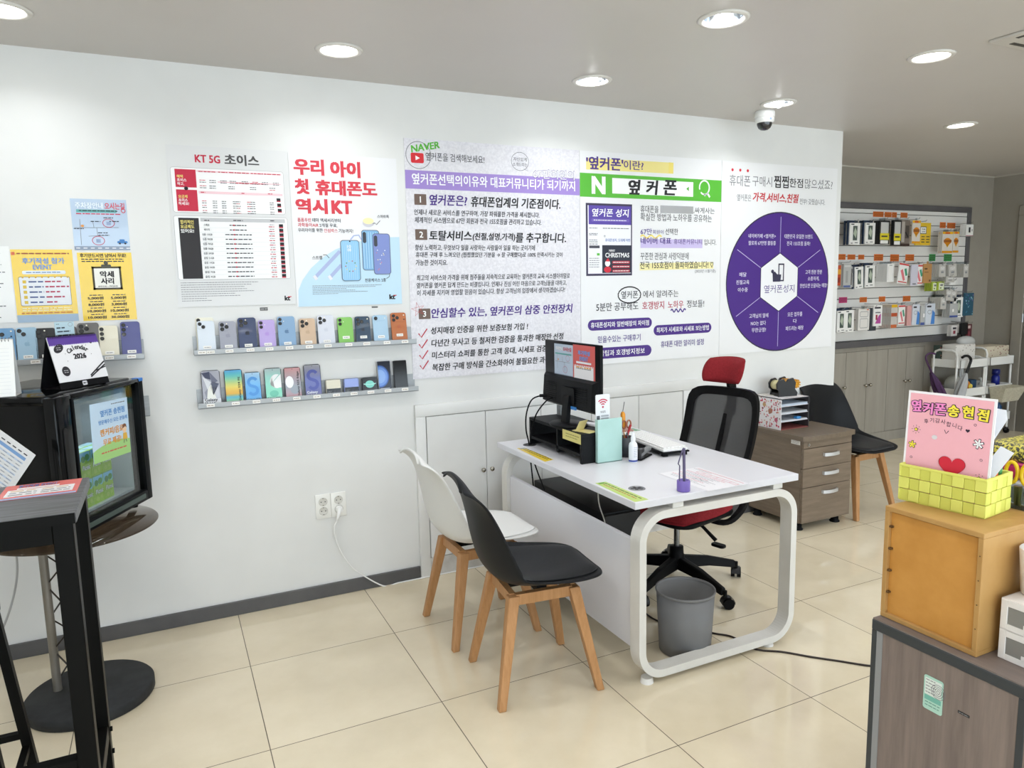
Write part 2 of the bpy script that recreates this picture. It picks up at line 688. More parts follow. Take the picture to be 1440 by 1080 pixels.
# pale cove line between recess ceiling and walls
o = MB(); o.box(XC, XR, YB - .012, YB, H - .012, H, mat('#b9b4aa', .5)); struct('trim_1', o)
o = MB(); o.box(XR - .012, XR, YF, YB - .012, H - .012, H, mat('#b9b4aa', .5)); struct('trim_2', o)

# grey door in the right wall of the recess
o = MB()
o.box(XR - .025, XR, .64, .735, 0, 2.07, WALLG, .003, 1)
o.box(XR - .025, XR, -.36, -.265, 0, 2.07, WALLG, .003, 1)
o.box(XR - .025, XR, -.36, .735, 2.07, 2.16, WALLG, .003, 1)
dr = o.build('door_1', kind='structure')
o = MB(); o.box(XR - .012, XR, -.262, .637, .01, 2.067, noise_mat('door_grey', '#6f6a61', '#757067', 3, (4, 4, .5), .45), .002, 1)
o.build('door_leaf', dr)
o = MB()
for z in (.35, 1.1, 1.85): o.cyl((XR - .02, .64, z - .04), (XR - .02, .64, z + .04), .008, STEEL, n=10)
o.build('hinge', dr)

# ---------------------------------------------------------------- downlights
RIM = mat('#d9d6d0', .35)
CHROME = mat('#c6ccd4', .12, 1.)
DIFF = mat('#fffdf8', .5, emit=LAMP)
DIFF2 = mat('#fbfdff', .5, emit=BULB)


def make_light(kind, loc, label):
    t = thing('downlight', label, 'ceiling light', loc, 0, 'recessed ceiling downlights')
    o = MB(Matrix.Translation(loc))
    o.lathe([(.071, .006), (.073, -.004), (.078, -.008), (.09, -.006), (.096, 0), (.09, .0005)], RIM, n=40)
    o.build('trim_ring', t)
    o = MB(Matrix.Translation(loc))
    if kind == 'disc':
        o.lathe([(.071, .006), (.069, .02)], RIM, n=32)
        o.lathe([(.069, .02), (.069, .06), (.0001, .06)], RIM, n=32)
        o.build('housing', t)
        o = MB(Matrix.Translation(loc))
        o.lathe([(.0001, -.0035), (.04, -.003), (.067, -.001), (.069, .004)], DIFF, n=40)
        o.build('diffuser', t)
    else:
        o.lathe([(.072, .004), (.066, .03), (.045, .085), (.02, .1), (.0001, .1)], CHROME, n=32)
        o.build('reflector', t)
        o = MB(Matrix.Translation(loc))
        o.ball((0, 0, .004), .028, DIFF2, 20, (1, 1, 1.05))
        o.lathe([(.0275, .0), (.022, .03), (.016, .05)], DIFF2, n=20)
        o.build('bulb', t)
        o = MB(Matrix.Translation(loc))
        o.lathe([(.016, .05), (.015, .098)], mat('#dfdfdf', .3), n=16)
        o.build('socket', t)
    ld = bpy.data.lights.new('beam', 'AREA')
    ld.shape = 'DISK'
    ld.size = .13 if kind == 'disc' else .05
    ld.energy = BEAM
    ld.color = (.96, .98, 1)
    ld.spread = radians(142)
    lo = bpy.data.objects.new('beam', ld)
    COL.objects.link(lo)
    lo.location = (0, 0, -.006 if kind == 'disc' else -.03)
    lo.parent = t
    return t


NAMED = {(.515, -.41): ('disc', 'round recessed ceiling light with flat white diffuser above the red phone poster'),
         (1.716, -.41): ('bulb', 'recessed ceiling light with bare bulb above the joint of the two large text boards'),
         (2.911, -.41): ('bulb', 'recessed ceiling light with bare bulb right beside the dome camera'),
         (4.48, -.41): ('disc', 'small distant recessed ceiling light at the mouth of the grey recess'),
         (-.625, -.41): ('disc', 'recessed ceiling light cut off at the far left of the ceiling'),
         (1.741, -1.28): ('bulb', 'large near recessed ceiling light with bare bulb, top centre right'),
         (2.92, -1.28): ('disc', 'recessed ceiling light with flat diffuser beside the ceiling air vent')}
_protos = {}
for x, y in LIGHTS:
    kind, lab = NAMED.get((x, y), ('disc', 'unseen recessed ceiling light with flat diffuser, added to brighten the shop'))
    if kind not in _protos:
        _protos[kind] = make_light(kind, (x, y, H), lab)
    else:
        dup(_protos[kind], (x, y, H), None, lab)

# ceiling air conditioner, corner in view at the top right
t = thing('ceiling_air_conditioner', 'white square ceiling air conditioner panel at the top right corner', 'air conditioner', (3.37, -1.94, H))
o = MB()
AC = mat('#c9c5be', .4)
x0, x1, y0, y1 = 2.945, 3.795, -2.36, -1.51
o.box(x0, x1, y0, y1, H - .012, H, AC, .004, 2)
o.build('panel', t)
o = MB()
SL = mat('#4a4843', .6)
o.box(x0 + .03, x0 + .05, y0 + .09, y1 - .09, H - .0135, H - .0115, SL)
o.box(x1 - .05, x1 - .03, y0 + .09, y1 - .09, H - .0135, H - .0115, SL)
o.box(x0 + .09, x1 - .09, y1 - .05, y1 - .03, H - .0135, H - .0115, SL)
o.box(x0 + .09, x1 - .09, y0 + .03, y0 + .05, H - .0135, H - .0115, SL)
o.build('air_slot', t)
o = MB()
o.box(x0 + .18, x1 - .18, y0 + .18, y1 - .18, H - .017, H - .012, AC, .003, 2)
o.build('grille', t)

# dome camera
cx, cy = 2.985, -.235
t = thing('dome_camera', 'white dome security camera with dark glass below the ceiling light', 'security camera', (cx, cy, H))
T = Matrix.Translation((cx, cy, H))
o = MB(T); o.lathe([(.0001, 0), (.052, 0), (.055, -.008), (.056, -.03), (.053, -.036), (.0001, -.036)], GLOSSWHITE, n=36); o.build('mount', t)
o = MB(T); o.lathe([(.05, -.036), (.054, -.04), (.053, -.058), (.044, -.066)], GLOSSWHITE, n=36)
o.box(-.012, .0, -.0545, -.05, -.055, -.045, mat('#9fb6d8', .4))
o.build('housing', t)
o = MB(T); o.lathe([(.043, -.064), (.041, -.078), (.033, -.094), (.019, -.104), (.0001, -.107)], mat('#26262a', .08, coat=.6), n=32); o.build('dome', t)

# ================================================================ boards and posters on the white wall
TH = .004
BOARD = noise_mat('board_speckle', '#d9d7dd', '#e6e4e9', 90, rough=.45, spec=.3, detail=2)
BOARDW = mat('#e9e9ea', .4)
LILAC = mat('#9f86cc', .45)
GREEN = mat('#58b436', .4)
DPUR = mat('#452080', .42)
PURI = mat('#4a2f86', .5)
BRN = mat('#6b574d', .5)
YEL = mat('#f0dc74', .5)
WH = mat('#f6f6f6', .45)
INK2 = mat('#33333a', .55)
GR2 = mat('#77777c', .55)
PALEPUR = mat('#c9bce4', .5)

# ---------------- left board
t = thing('wall_board', 'pale lilac-banded text board with three numbered headings, left of the three boards', 'board', (1.394, 0, 1.047), 0, 'large text boards on the wall')
mb = MB()
mb.box(.9015, 1.8865, -TH, 0, 1.047, 2.223, BOARD)
a = Art(mb, (0, -TH, 0))
a.rect(.9015, 1.8865, 1.985, 2.073, LILAC, 1)
a.text('NAVER', 0.9359, 1.0858, 2.1872, 0.0338, GREEN, 4, .03, rot=.06, tilt=.02)
a.ring(*(0.9733, 2.1457), .064, .064, .003, GR2, 2)
p_ = (0.9667, 2.1318)
a.rrect(p_[0] - .033, p_[0] + .033, p_[1] - .024, p_[1] + .024, .008, mat('#d4202c', .4), 3)
a.poly([(p_[0] - .009, p_[1] - .011), (p_[0] + .013, p_[1]), (p_[0] - .009, p_[1] + .011)], WH, 4)
a.text('옆커폰을 검색해보세요!', 1.0096, 1.3243, 2.1422, 0.0391, INK2, 2, .004)
p_ = (1.5265, 2.1448)
a.ring(p_[0], p_[1], .05, .046, .0025, GR2, 2)
a.line([(1.5478, 2.1074), (1.5727, 2.099), (1.5619, 2.1177)], .002, GR2, 2)
a.text('자신있게', 1.4883, 1.5655, 2.1555, 0.0192, INK2, 2, .002)
a.text('소개드리는', 1.4850, 1.5677, 2.1298, 0.0192, INK2, 2, .002)
a.text('67만회원의', 1.6006, 1.8549, 2.0866, 0.0517, mat('#5f4d8c', .45), 3, .026)
a.text('67만회원의', 1.6020, 1.8534, 2.0866, 0.0468, WH, 5, 0)
a.text('옆커폰선택의이유와 대표커뮤니티가 되기까지', 0.9346, 1.8574, 2.0327, 0.0546, WH, 3, .02)
for num, q, heads in (
        ('1', (0.9745, 1.9344), [('옆커폰은?', (1.0213, 1.2238, 1.9349, 0.0534), DPUR), ('휴대폰업계의 기준점이다.', (1.2420, 1.7644, 1.9332, 0.0533), INK)]),
        ('2', (0.9726, 1.7647), [('토탈서비스', (1.0121, 1.2418, 1.7611, 0.0494), INK), ('(친절,설명,가격)', (1.2469, 1.4899, 1.7558, 0.0435), INK), ('를 추구합니다.', (1.4927, 1.7974, 1.7554, 0.0524), INK)]),
        ('3', (0.9744, 1.3737), [('안심할수 있는, 옆커폰의 삼중 안전장치', (1.0098, 1.8345, 1.3740, 0.0523), DPUR)])):
    a.rrect(q[0] - .031, q[0] + .031, q[1] - .026, q[1] + .026, .003, BRN, 2)
    a.textc(num, q[0], q[1], .03, WH, 3, .02)
    for tx, g, mm in heads:
        a.text(tx, *g, mm, 3, .028, shear=.12)
for tx, g in (
        ('언제나 새로운 서비스를 연구하며, 가장 파워풀한 가격을 제시합니다.', (0.9402, 1.6361, 1.8729, 0.0297)),
        ('체계적인 시스템으로 67만 회원과 전국 155호점을 관리하고 있습니다.', (0.9412, 1.6468, 1.8355, 0.0298)),
        ('항상 노력하고, 무엇보다 일을 사랑하는 사람들이 일을 하는 곳이기에', (0.9381, 1.6071, 1.7015, 0.0300)),
        ('휴대폰 구매 후 느껴오던 (찝찝했었던 기분을 → 잘 구매했다)로 100% 만족시키는 것이', (0.9391, 1.7753, 1.6642, 0.0303)),
        ('가능한 것이지요.', (0.9375, 1.1053, 1.6276, 0.0293)),
        ('최고의 서비스와 가격을 위해 점주들을 지속적으로 교육하는 옆커폰의 교육 시스템이야말로', (0.9395, 1.8186, 1.5524, 0.0294)),
        ('옆커폰을 옆커폰 답게 만드는 비결입니다. 언제나 진심 어린 마음으로 고객님들을 대하고,', (0.9380, 1.7971, 1.5146, 0.0294)),
        ('이 자세를 지키며 영업할 믿음이 있습니다. 항상 고객님의 입장에서 생각하겠습니다!', (0.9390, 1.7876, 1.4778, 0.0295))):
    a.text(tx, *g, INK2, 2, .02, shear=.12)
for tx, g, c in (
        ('성지매장 인증을 위한 보증보험 가입 !', (1.0039, 1.5558, 1.2873, 0.0370), (0.9606, 1.2766)),
        ('다년간 무사고 등 철저한 검증을 통과한 매장만 선정', (1.0040, 1.7751, 1.2238, 0.0376), (0.9609, 1.2227)),
        ('미스터리 쇼퍼를 통한 고객 응대, 시세표 검증을 통해', (1.0042, 1.7803, 1.1613, 0.0378), (0.9612, 1.1674)),
        ('복잡한 구매 방식을 간소화하여 불필요한 과정 제거', (1.0044, 1.7643, 1.0998, 0.0379), (0.9617, 1.1155))):
    a.text(tx, *g, INK, 2, .026, shear=.12)
    a.line([(c[0] - .022, c[1]), (c[0] - .008, c[1] - .02), (c[0] + .024, c[1] + .022)], .006, mat('#b8203a', .5), 3)
st = (0.9405, 1.3973)
a.line([(st[0] + .035 * cos(pi / 2 + .2 + 4 * pi * i / 5), st[1] + .035 * sin(pi / 2 + .2 + 4 * pi * i / 5)) for i in range(5)], .004, mat('#c23a3a', .5), 4, True)
mb.build('panel', t)

# ---------------- middle board
t = thing('wall_board', 'white text board under a bright green search bar, middle of the three boards', 'board', (2.385, 0, 1.047), 0, 'large text boards on the wall')
mb = MB()
mb.box(1.8885, 2.8805, -TH, 0, 1.05, 2.223, BOARDW)
a = Art(mb, (0, -TH, 0))
a.line([(1.9289, 2.1553), (2.5192, 2.1599)], .062, mat('#efe08e', .5), 1)
a.line([(2.4859, 2.1607), (2.5192, 2.1599)], .062, YEL, 2)
a.text("'옆커폰'", 1.9289, 2.1709, 2.1616, 0.0699, PURI, 3, .03)
a.text('이란?', 2.1737, 2.3084, 2.1617, 0.0506, PURI, 3, .012)
a.rect(1.8885, 2.8805, 1.979, 2.106, GREEN, 1)
a.text('N', 1.9630, 2.0533, 2.0439, 0.0950, WH, 2, .05)
q0, q1 = (2.0977, 2.0469), (2.6656, 2.0488)
a.rect(q0[0], q1[0], 2.003, 2.087, WH, 2)
a.text('옆', 2.2049, 2.2884, 2.0430, 0.0836, INK, 3, .04, shear=.1)
a.text('커', 2.3263, 2.4119, 2.0453, 0.0823, INK, 3, .04, shear=.1)
a.text('폰', 2.4478, 2.5447, 2.0490, 0.0857, INK, 3, .04, shear=.1)
c_ = (2.625, 2.0473)
a.poly([(c_[0] - .01, c_[1]), (c_[0] + .008, c_[1] + .013), (c_[0] + .008, c_[1] - .013)], GREEN, 3)
c_ = (2.7492, 2.0593)
a.line([(c_[0] + .037 * cos(t_), c_[1] + .04 * sin(t_)) for t_ in [(-.75 + 1.85 * i / 24) * pi + .0 for i in range(25)]], .009, WH, 3)
a.line([(c_[0] + .022, c_[1] - .03), (c_[0] + .042, c_[1] - .055)], .012, WH, 3)
a.ell(c_[0] + .004, c_[1] - .043, .007, .007, WH, 3)
# screenshot panel
A0, A1 = (1.9243, 1.9467), (2.231, 1.5496)
x0, x1, z1, z0 = A0[0], A1[0], A0[1], A1[1]
W_, H_ = x1 - x0, z1 - z0
a.rect(x0, x1, z0, z1, mat('#3d3550', .5), 1)
a.rect(x0 + .012, x1 - .008, z0 + .012, z1 - .012, mat('#eeeef2', .5), 2)
a.rect(x0 + .018, x1 - .008, z1 - .115, z1 - .012, mat('#5b47a4', .5), 3)
a.text('옆커폰 성지', x0 + .04, x1 - .022, z1 - .05, .044, WH, 4, .02, shear=.1)
a.rrect(x0 + .035, x1 - .02, z1 - .1, z1 - .083, .006, mat('#6f5cb4', .5), 4)
a.fine(x0 + .05, x1 - .04, z1 - .0915, .006, WH, 5, 3)
for i, zz in enumerate((.135, .165, .172, .2, .21, .222)):
    a.fine(x0 + .02, x0 + .075, z1 - zz, .006, GR2, 4, i)
a.rect(x0 + .02, x0 + .088, z1 - .245, z1 - .23, mat('#454450', .5), 4)
a.rect(x0 + .07, x0 + .088, z1 - .285, z1 - .272, GREEN, 4)
for i in range(5):
    a.fine(x0 + .02, x0 + .085, z1 - .30 - .012 * i, .005, GR2, 4, i + 9)
a.fine(x0 + .11, x1 - .02, z1 - .135, .007, GR2, 4, 41)
a.text('ᄒ', x0 + .115, x0 + .128, z1 - .178, .012, GR2, 4)
a.text('휴대폰성지, 도대체 어떤', x0 + .125, x1 - .014, z1 - .2, .018, mat('#3a66b4', .5), 4, .01)
bx0, bz1 = x0 + .105, z1 - .228
a.rect(bx0, x1 - .008, z0 + .015, bz1, mat('#232838', .5), 4)
a.text('MERRY', bx0 + .045, bx0 + .085, bz1 - .03, .012, WH, 5, .01)
a.text('CHRISTMAS', bx0 + .02, x1 - .02, bz1 - .055, .026, WH, 5, .02)
a.ell(bx0 + .035, bz1 - .1, .017, .018, WH, 5)
a.poly([(bx0 + .02, bz1 - .09), (bx0 + .05, bz1 - .09), (bx0 + .038, bz1 - .07)], RED, 6)
a.ell(bx0 + .035, bz1 - .135, .024, .017, RED, 5)
for i in range(3):
    a.rrect(bx0 + .066, x1 - .016, bz1 - .103 - .024 * i, bz1 - .087 - .024 * i, .006, mat('#a8283c', .5), 5)
    a.fine(bx0 + .072, x1 - .022, bz1 - .095 - .024 * i, .006, WH, 6, 70 + i)
# handwritten lines
TAPE = mat('#b9b9bb', .25, .5)
a.text('휴대폰을', 2.2887, 2.4157, 1.9239, 0.0402, INK2, 2, .003)
a.rect(*[*((2.4277, 1.9259))[:1], *((2.6674, 1.9273))[:1]], ((2.5463, 1.9048))[1], ((2.5459, 1.9471))[1], TAPE, 3)
a.text(',싸게사는', 2.6706, 2.8306, 1.9245, 0.0369, INK2, 2, .003)
a.text('확실한 방법과 노하우를 공유하는', 2.2888, 2.8087, 1.8801, 0.0435, INK2, 2, .003)
a.text('67만', 2.2890, 2.3687, 1.7972, 0.0357, PURI, 3, .01)
a.text('회원이', 2.3747, 2.4497, 1.7959, 0.0240, PURI, 3, .004)
a.text('선택한', 2.4649, 2.5568, 1.7989, 0.0363, INK2, 2, .003)
w0, w1 = (2.2891, 1.7688), (2.4378, 1.7751)
a.line([(w0[0] + (w1[0] - w0[0]) * i / 30, w0[1] + .008 * sin(i / 30 * 5 * pi)) for i in range(31)], .009, YEL, 2)
a.line([(2.2892, 1.7296), (2.7406, 1.7299)], .05, PALEPUR, 1)
a.text('네이버 대표', 2.2892, 2.5081, 1.7459, 0.0385, PURI, 2, .022)
a.text('휴대폰커뮤니티', 2.5265, 2.7371, 1.7428, 0.0320, PURI, 2, .008)
a.text('입니다.', 2.7532, 2.8475, 1.7402, 0.0350, INK2, 2, .003)
a.text('꾸준한 관심과 사랑덕분에', 2.2894, 2.6366, 1.6578, 0.0414, INK2, 2, .003)
a.line([(2.2837, 1.597), (2.8274, 1.603)], .04, mat('#efe6a8', .5), 1)
a.text('전국 155호점이 돌파하였습니다! ♡', 2.2866, 2.8273, 1.6061, 0.0419, INK2, 2, .014)
a.text('(2023년 11월기준)', 2.6856, 2.8445, 1.5669, 0.0227, INK2, 2, .002)
q_ = (2.2136, 1.4384)
a.line([(q_[0] + .078 * cos(2 * pi * i / 40) * (1 + .04 * sin(3 * i)), q_[1] + .046 * sin(2 * pi * i / 40)) for i in range(40)], .007, INK, 2, True)
a.text('옆커폰', 2.1556, 2.2723, 1.4396, 0.0433, INK2, 2, .01)
a.text('에서 알려주는', 2.3078, 2.5640, 1.4398, 0.0418, INK2, 2, .004)
a.text('5분만 공부해도', 1.9882, 2.2754, 1.3747, 0.0479, INK2, 2, .01)
a.text('호갱방지', 2.3021, 2.4592, 1.3743, 0.0467, mat('#b3304a', .5), 2, .012)
a.text('노하우', 2.4869, 2.6025, 1.3743, 0.0450, mat('#b3304a', .5), 2, .012)
a.text('정보들!', 2.6279, 2.7597, 1.3744, 0.0456, INK2, 2, .004)
w0, w1 = (2.509, 1.338), (2.6187, 1.3444)
a.line([(w0[0] + (w1[0] - w0[0]) * i / 30, w0[1] + .009 * sin(i / 30 * 7 * pi)) for i in range(31)], .008, PURI, 2)
for tx, l, r_, ch, txt_m in (
        ('휴대폰성지와 일반매장의 차이점', (1.9319, 2.3715, 1.2742, 0.0604), (1.9513, 2.3504, 1.2748, 0.0314), 1, WH),
        ('최저가 시세표와 시세표 보는방법', (2.3839, 2.8184, 1.2259, 0.0608), (2.4052, 2.7986, 1.2271, 0.0317), 1, WH),
        ('꿀꿀팁과 호갱방지정보', (1.9388, 2.3693, 1.1126, 0.0634), (1.9752, 2.3209, 1.1123, 0.0341), 1, WH),
        ('믿을수있는 구매후기', None, (1.9982, 2.2907, 1.1921, 0.0388), 0, PURI),
        ('휴대폰 대란 알리미 설정', None, (2.4364, 2.7607, 1.1415, 0.0382), 0, PURI)):
    if l:
        a.rrect(l[0], l[1], l[2] - l[3] / 2, l[2] + l[3] / 2, .035, DPUR, 2)
    a.text(tx, *r_, txt_m, 3, .012)
mb.build('panel', t)

# ---------------- right board
t = thing('wall_board', 'white board with a large purple six-part wheel, right of the three boards', 'board', (3.37, 0, 1.047), 0, 'large text boards on the wall')
mb = MB()
mb.box(2.8825, 3.862, -TH, 0, 1.053, 2.223, BOARDW)
a = Art(mb, (0, -TH, 0))
for q in ((2.9644, 2.1729), (3.0254, 2.1735), (3.0856, 2.1729)):
    a.ell(q[0], q[1], .009, .009, RED, 2, 16)
a.text('휴대폰', 2.9412, 3.1081, 2.1114, 0.0656, GR2, 2, 0)
a.text('구매시', 3.1241, 3.2871, 2.1142, 0.0620, GR2, 2, 0)
a.text('찝찝', 3.3037, 3.4280, 2.1185, 0.0750, INK, 2, .018)
a.text('한점', 3.4350, 3.5521, 2.1165, 0.0563, INK, 2, .01)
a.text('많으셨죠?', 3.5697, 3.8196, 2.1159, 0.0624, GR2, 2, 0)
a.text('옆커폰은', 3.0030, 3.1175, 2.0113, 0.0402, GR2, 2, .002)
a.text('가격,서비스,친절', 3.1303, 3.5180, 2.0180, 0.0582, mat('#c42a34', .5), 2, .03, shear=.15)
a.text('전부! 갖췄습니다.', 3.5292, 3.7565, 2.0034, 0.0375, GR2, 2, .002)
L_, R_, T_, B_ = (2.9178, 1.5085), (3.8231, 1.4904), (3.378, 1.9238), (3.3418, 1.0588)
cx, cz = (L_[0] + R_[0]) / 2, (T_[1] + B_[1]) / 2
rr_ = (R_[0] - L_[0] + T_[1] - B_[1]) / 4
a.ell(cx, cz, rr_, rr_, mat('#2f2740', .5), 1, 72)
a.ell(cx, cz, rr_ * .982, rr_ * .982, DPUR, 2, 72)
hr = .182
for k in range(6):
    th = pi / 2 + k * pi / 3
    a.line([(cx + hr * cos(th), cz + hr * sin(th)), (cx + rr_ * .93 * cos(th), cz + rr_ * .93 * sin(th))], .004, mat('#b9aedb', .5), 3)
a.poly([(cx + (hr + .006) * cos(pi / 2 + k * pi / 3), cz + (hr + .006) * sin(pi / 2 + k * pi / 3)) for k in range(6)], mat('#2a2140', .5), 4)
a.poly([(cx + hr * cos(pi / 2 + k * pi / 3), cz + hr * sin(pi / 2 + k * pi / 3)) for k in range(6)], mat('#ededf0', .45), 5)
a.text('옆커폰성지', 3.2401, 3.5039, 1.4498, 0.0505, PURI, 6, 0)
DK = mat('#2f2d4a', .5)
q_ = (3.3835, 1.5552)
a.frame(q_[0] - .025, q_[0] + .025, q_[1] - .058, q_[1] + .055, .009, DK, 6)
h_ = (3.3588, 1.5304)
a.poly([(h_[0] - .045, h_[1] - .035), (h_[0] + .02, h_[1] - .035), (h_[0] + .025, h_[1] + .01), (h_[0] - .01, h_[1] + .012), (h_[0] - .03, h_[1] + .03), (h_[0] - .05, h_[1] + .02)], DK, 7)
a.ell(h_[0] - .05, h_[1] + .03, .012, .012, DK, 7, 16)
for tx, g in (
        ('네이버카페 <옆커폰>', (3.1017, 3.3293, 1.7815, 0.0268)), ('팔로워 67만명 활동중', (3.1030, 3.3308, 1.7382, 0.0269)),
        ('대한민국 유일한 브랜드', (3.4039, 3.6556, 1.7817, 0.0276)), ('전국 155호점 돌파!', (3.4262, 3.6327, 1.7371, 0.0277)),
        ('고객 한분 한분', (3.5982, 3.7500, 1.5534, 0.0284)), ('소중하게,', (3.6216, 3.7265, 1.5102, 0.0284)), ('한번오면 단골되는 매장!', (3.5524, 3.8023, 1.4649, 0.0285)),
        ('모든 업무를', (3.4512, 3.5818, 1.2819, 0.0284)), ('다', (3.5021, 3.5339, 1.2379, 0.0259)), ('봐드리는 매장', (3.4372, 3.5966, 1.1913, 0.0286)),
        ('고객님의 말에', (3.1227, 3.2828, 1.2836, 0.0276)), ('NO는 없다', (3.1373, 3.2641, 1.2366, 0.0277)), ('무한긍정!', (3.1452, 3.2655, 1.1930, 0.0278)),
        ('매달', (3.0343, 3.0924, 1.5440, 0.0268)), ('친절교육', (3.0100, 3.1165, 1.4964, 0.0269)), ('이수중', (3.0240, 3.1049, 1.4499, 0.0270))):
    a.text(tx, *g, mat('#e4def2', .5), 4, .008)
mb.build('panel', t)

# ---------------- tariff poster
t = thing('poster', 'pale grey price-plan poster with red and black table blocks', 'poster', (.105, 0, 1.44))
x0, x1, z0, z1 = -.146, .352, 1.442, 2.127
mb, a = sheet('sheet', '', '', x0, x1, z0, z1, 0, .003, mat('#dcdcdc', .35))
CRIM = mat('#c4203f', .5)
a.text('KT 5G', -0.0351, 0.0665, 2.0750, 0.0333, CRIM, 2, .035)
a.text('초이스', 0.0839, 0.2280, 2.0767, 0.0466, mat('#4a4848', .5), 2, .035)
def quad(c, q, m_, L):
    (ax, az), (bx, bz) = c, q
    a.rect(ax, bx, bz, az, m_, L)
a.rrect(((-0.1357, 1.9348))[0], ((0.3293, 1.9517))[0], ((-0.1297, 1.8456))[1], ((-0.128, 2.036))[1], .01, mat('#f5f3f3', .4), 1)
a.frame(((-0.1357, 1.9348))[0], ((0.3293, 1.9517))[0], ((-0.1297, 1.8456))[1], ((-0.128, 2.036))[1], .002, mat('#b9b9b9', .5), 2, .01)
a.rrect(((-0.138, 1.6857))[0], ((0.335, 1.6868))[0], ((-0.1295, 1.5577))[1], ((-0.1281, 1.8332))[1], .01, mat('#f2f2f2', .4), 1)
a.frame(((-0.138, 1.6857))[0], ((0.335, 1.6868))[0], ((-0.1295, 1.5577))[1], ((-0.1281, 1.8332))[1], .002, mat('#b9b9b9', .5), 2, .01)
quad((-0.1184, 2.0277), (-0.0356, 1.9523), CRIM, 3)
quad((-0.1185, 1.9423), (-0.0357, 1.8521), CRIM, 3)
quad((-0.1185, 1.8237), (-0.0381, 1.5634), mat('#211c1e', .5), 3)
YT = mat('#f0dd7a', .5)
for tx, g, mm in (('혜택', (-0.1118, -0.0875, 1.9971, 0.0137), YT), ('초이스', (-0.1117, -0.0743, 1.9824, 0.0138), WH), ('하고,', (-0.1116, -0.0846, 1.9664, 0.0138), WH),
                  ('요금제', (-0.1117, -0.0756, 1.9136, 0.0138), YT), ('초이스', (-0.1116, -0.0754, 1.8984, 0.0138), WH), ('하세요!', (-0.1127, -0.0713, 1.8839, 0.0139), WH),
                  ('합리적인', (-0.1120, -0.0588, 1.8063, 0.0167), YT), ('요금제도', (-0.1122, -0.0576, 1.7871, 0.0168), YT), ('있어요!', (-0.1123, -0.0603, 1.7683, 0.0168), WH)):
    a.text(tx, *g, mm, 4, .02)
q_ = (-0.0782, 1.9479)
a.ell(q_[0], q_[1], .008, .008, INK, 5, 16)
PK = mat('#f0ccd2', .5)
quad((-0.0322, 2.0257), (0.3206, 2.0196), PK, 3)
quad((0.0506, 1.9822), (0.3165, 1.9774), PK, 3)
quad((-0.0294, 1.9386), (0.3207, 1.9281), PK, 3)
quad((-0.031, 1.8256), (0.3235, 1.8095), mat('#c3c3c5', .5), 3)
for i, (l, r_) in enumerate((((-0.0247, 2.0212), (0.044, 2.021)), ((0.0547, 2.0215), (0.0924, 2.0219)), ((0.0991, 2.0215), (0.1812, 2.0225)), ((0.1895, 2.0222), (0.315, 2.0222)),
                             ((0.1246, 1.9775), (0.2454, 1.9781)), ((-0.0218, 1.9341), (-0.0021, 1.9334)), ((0.1451, 1.935), (0.1574, 1.9348)), ((0.2569, 1.9368), (0.2767, 1.936)))):
    a.fine(l[0], r_[0], (l[1] + r_[1]) / 2, .006, CRIM, 4, i)
for r0, n0 in ((253, 9), (290, 5), (390, 8), (420, 8), (454, 8)):
    xs_ = [262, 320, 384, 440, 512, 576, 636, 704] if r0 < 280 else ([262, 318, 430, 560, 680] if r0 < 300 else [268, 330, 384, 450, 470, 536, 560, 676])
    for i, xx in enumerate(xs_):
        for k in range(2):
            q_ = ((-0.0453, 2.0415))
            u0 = (xx - 262) / (780 - 262)
            xa = ((-0.0234, 1.9666))[0] + u0 * (((0.334, 1.981))[0] - ((-0.0234, 1.9666))[0])
            za = 1.985 - (r0 - 253) * .00064 - .0085 * k
            a.fine(xa, xa + (.026 if r0 < 300 else .018), za, .0042, CRIM if (i + k) % 5 == 0 else INK2, 4, r0 + i + k)
for k in range(3):
    q_ = [(0.3009, 1.91), (0.3023, 1.8867), (0.3037, 1.8634)][k]
    a.rect(q_[0] - .008, q_[0] + .009, q_[1] - .008, q_[1] + .008, INK, 4)
    a.rect(q_[0] - .008, q_[0] + .009, q_[1] - .008, q_[1] - .004, CRIM, 5)
ROWS = ['스페셜', '베이직', '심플 110GB', '심플 90GB', '심플 70GB', '심플 50GB', '심플 30GB', '슬림 21GB', '슬림 14GB', '슬림 10GB', '슬림 7GB', '슬림 4GB']
zt, zb = ((-0.0107, 1.795))[1], ((-0.0067, 1.5716))[1]
xa, xb = ((-0.0286, 1.686))[0], ((0.0122, 1.686))[0]
xm, xn = ((0.0657, 1.6862))[0], ((0.1765, 1.6864))[0]
xp, xq = ((0.251, 1.6866))[0], ((0.2754, 1.6866))[0]
xr_ = ((0.3051, 1.6867))[0]
for i, tx in enumerate(ROWS):
    z = zt + (zb - zt) * i / 11
    w_ = (xb - xa) * (.55 if len(tx) < 5 else 1)
    a.text(tx, (xa + xb) / 2 - w_ / 2, (xa + xb) / 2 + w_ / 2, z, .0105, INK2, 4, .01)
    a.fine(xm + (.02 if i < 2 else 0), xn - (.02 if i < 2 else 0), z, .0065, INK2, 4, 200 + i)
    a.rect(xm + .035, xm + .041, z - .003, z + .003, CRIM, 5)
    a.fine(xp + .004, xq, z + .005, .004, GR2, 4, 300 + i)
    a.fine(xp, xq, z - .004, .0055, CRIM, 4, 330 + i)
    a.rect(xr_ - .009, xr_ + .009, z - .009, z + .008, INK, 4)
    a.rect(xr_ - .009, xr_ + .009, z - .009, z - .004, CRIM, 5)
    a.line([(((-0.0372, 1.6859))[0], z - .0115), (((0.3233, 1.6867))[0], z - .0115)], .0008, mat('#cfcfcf', .5), 4)
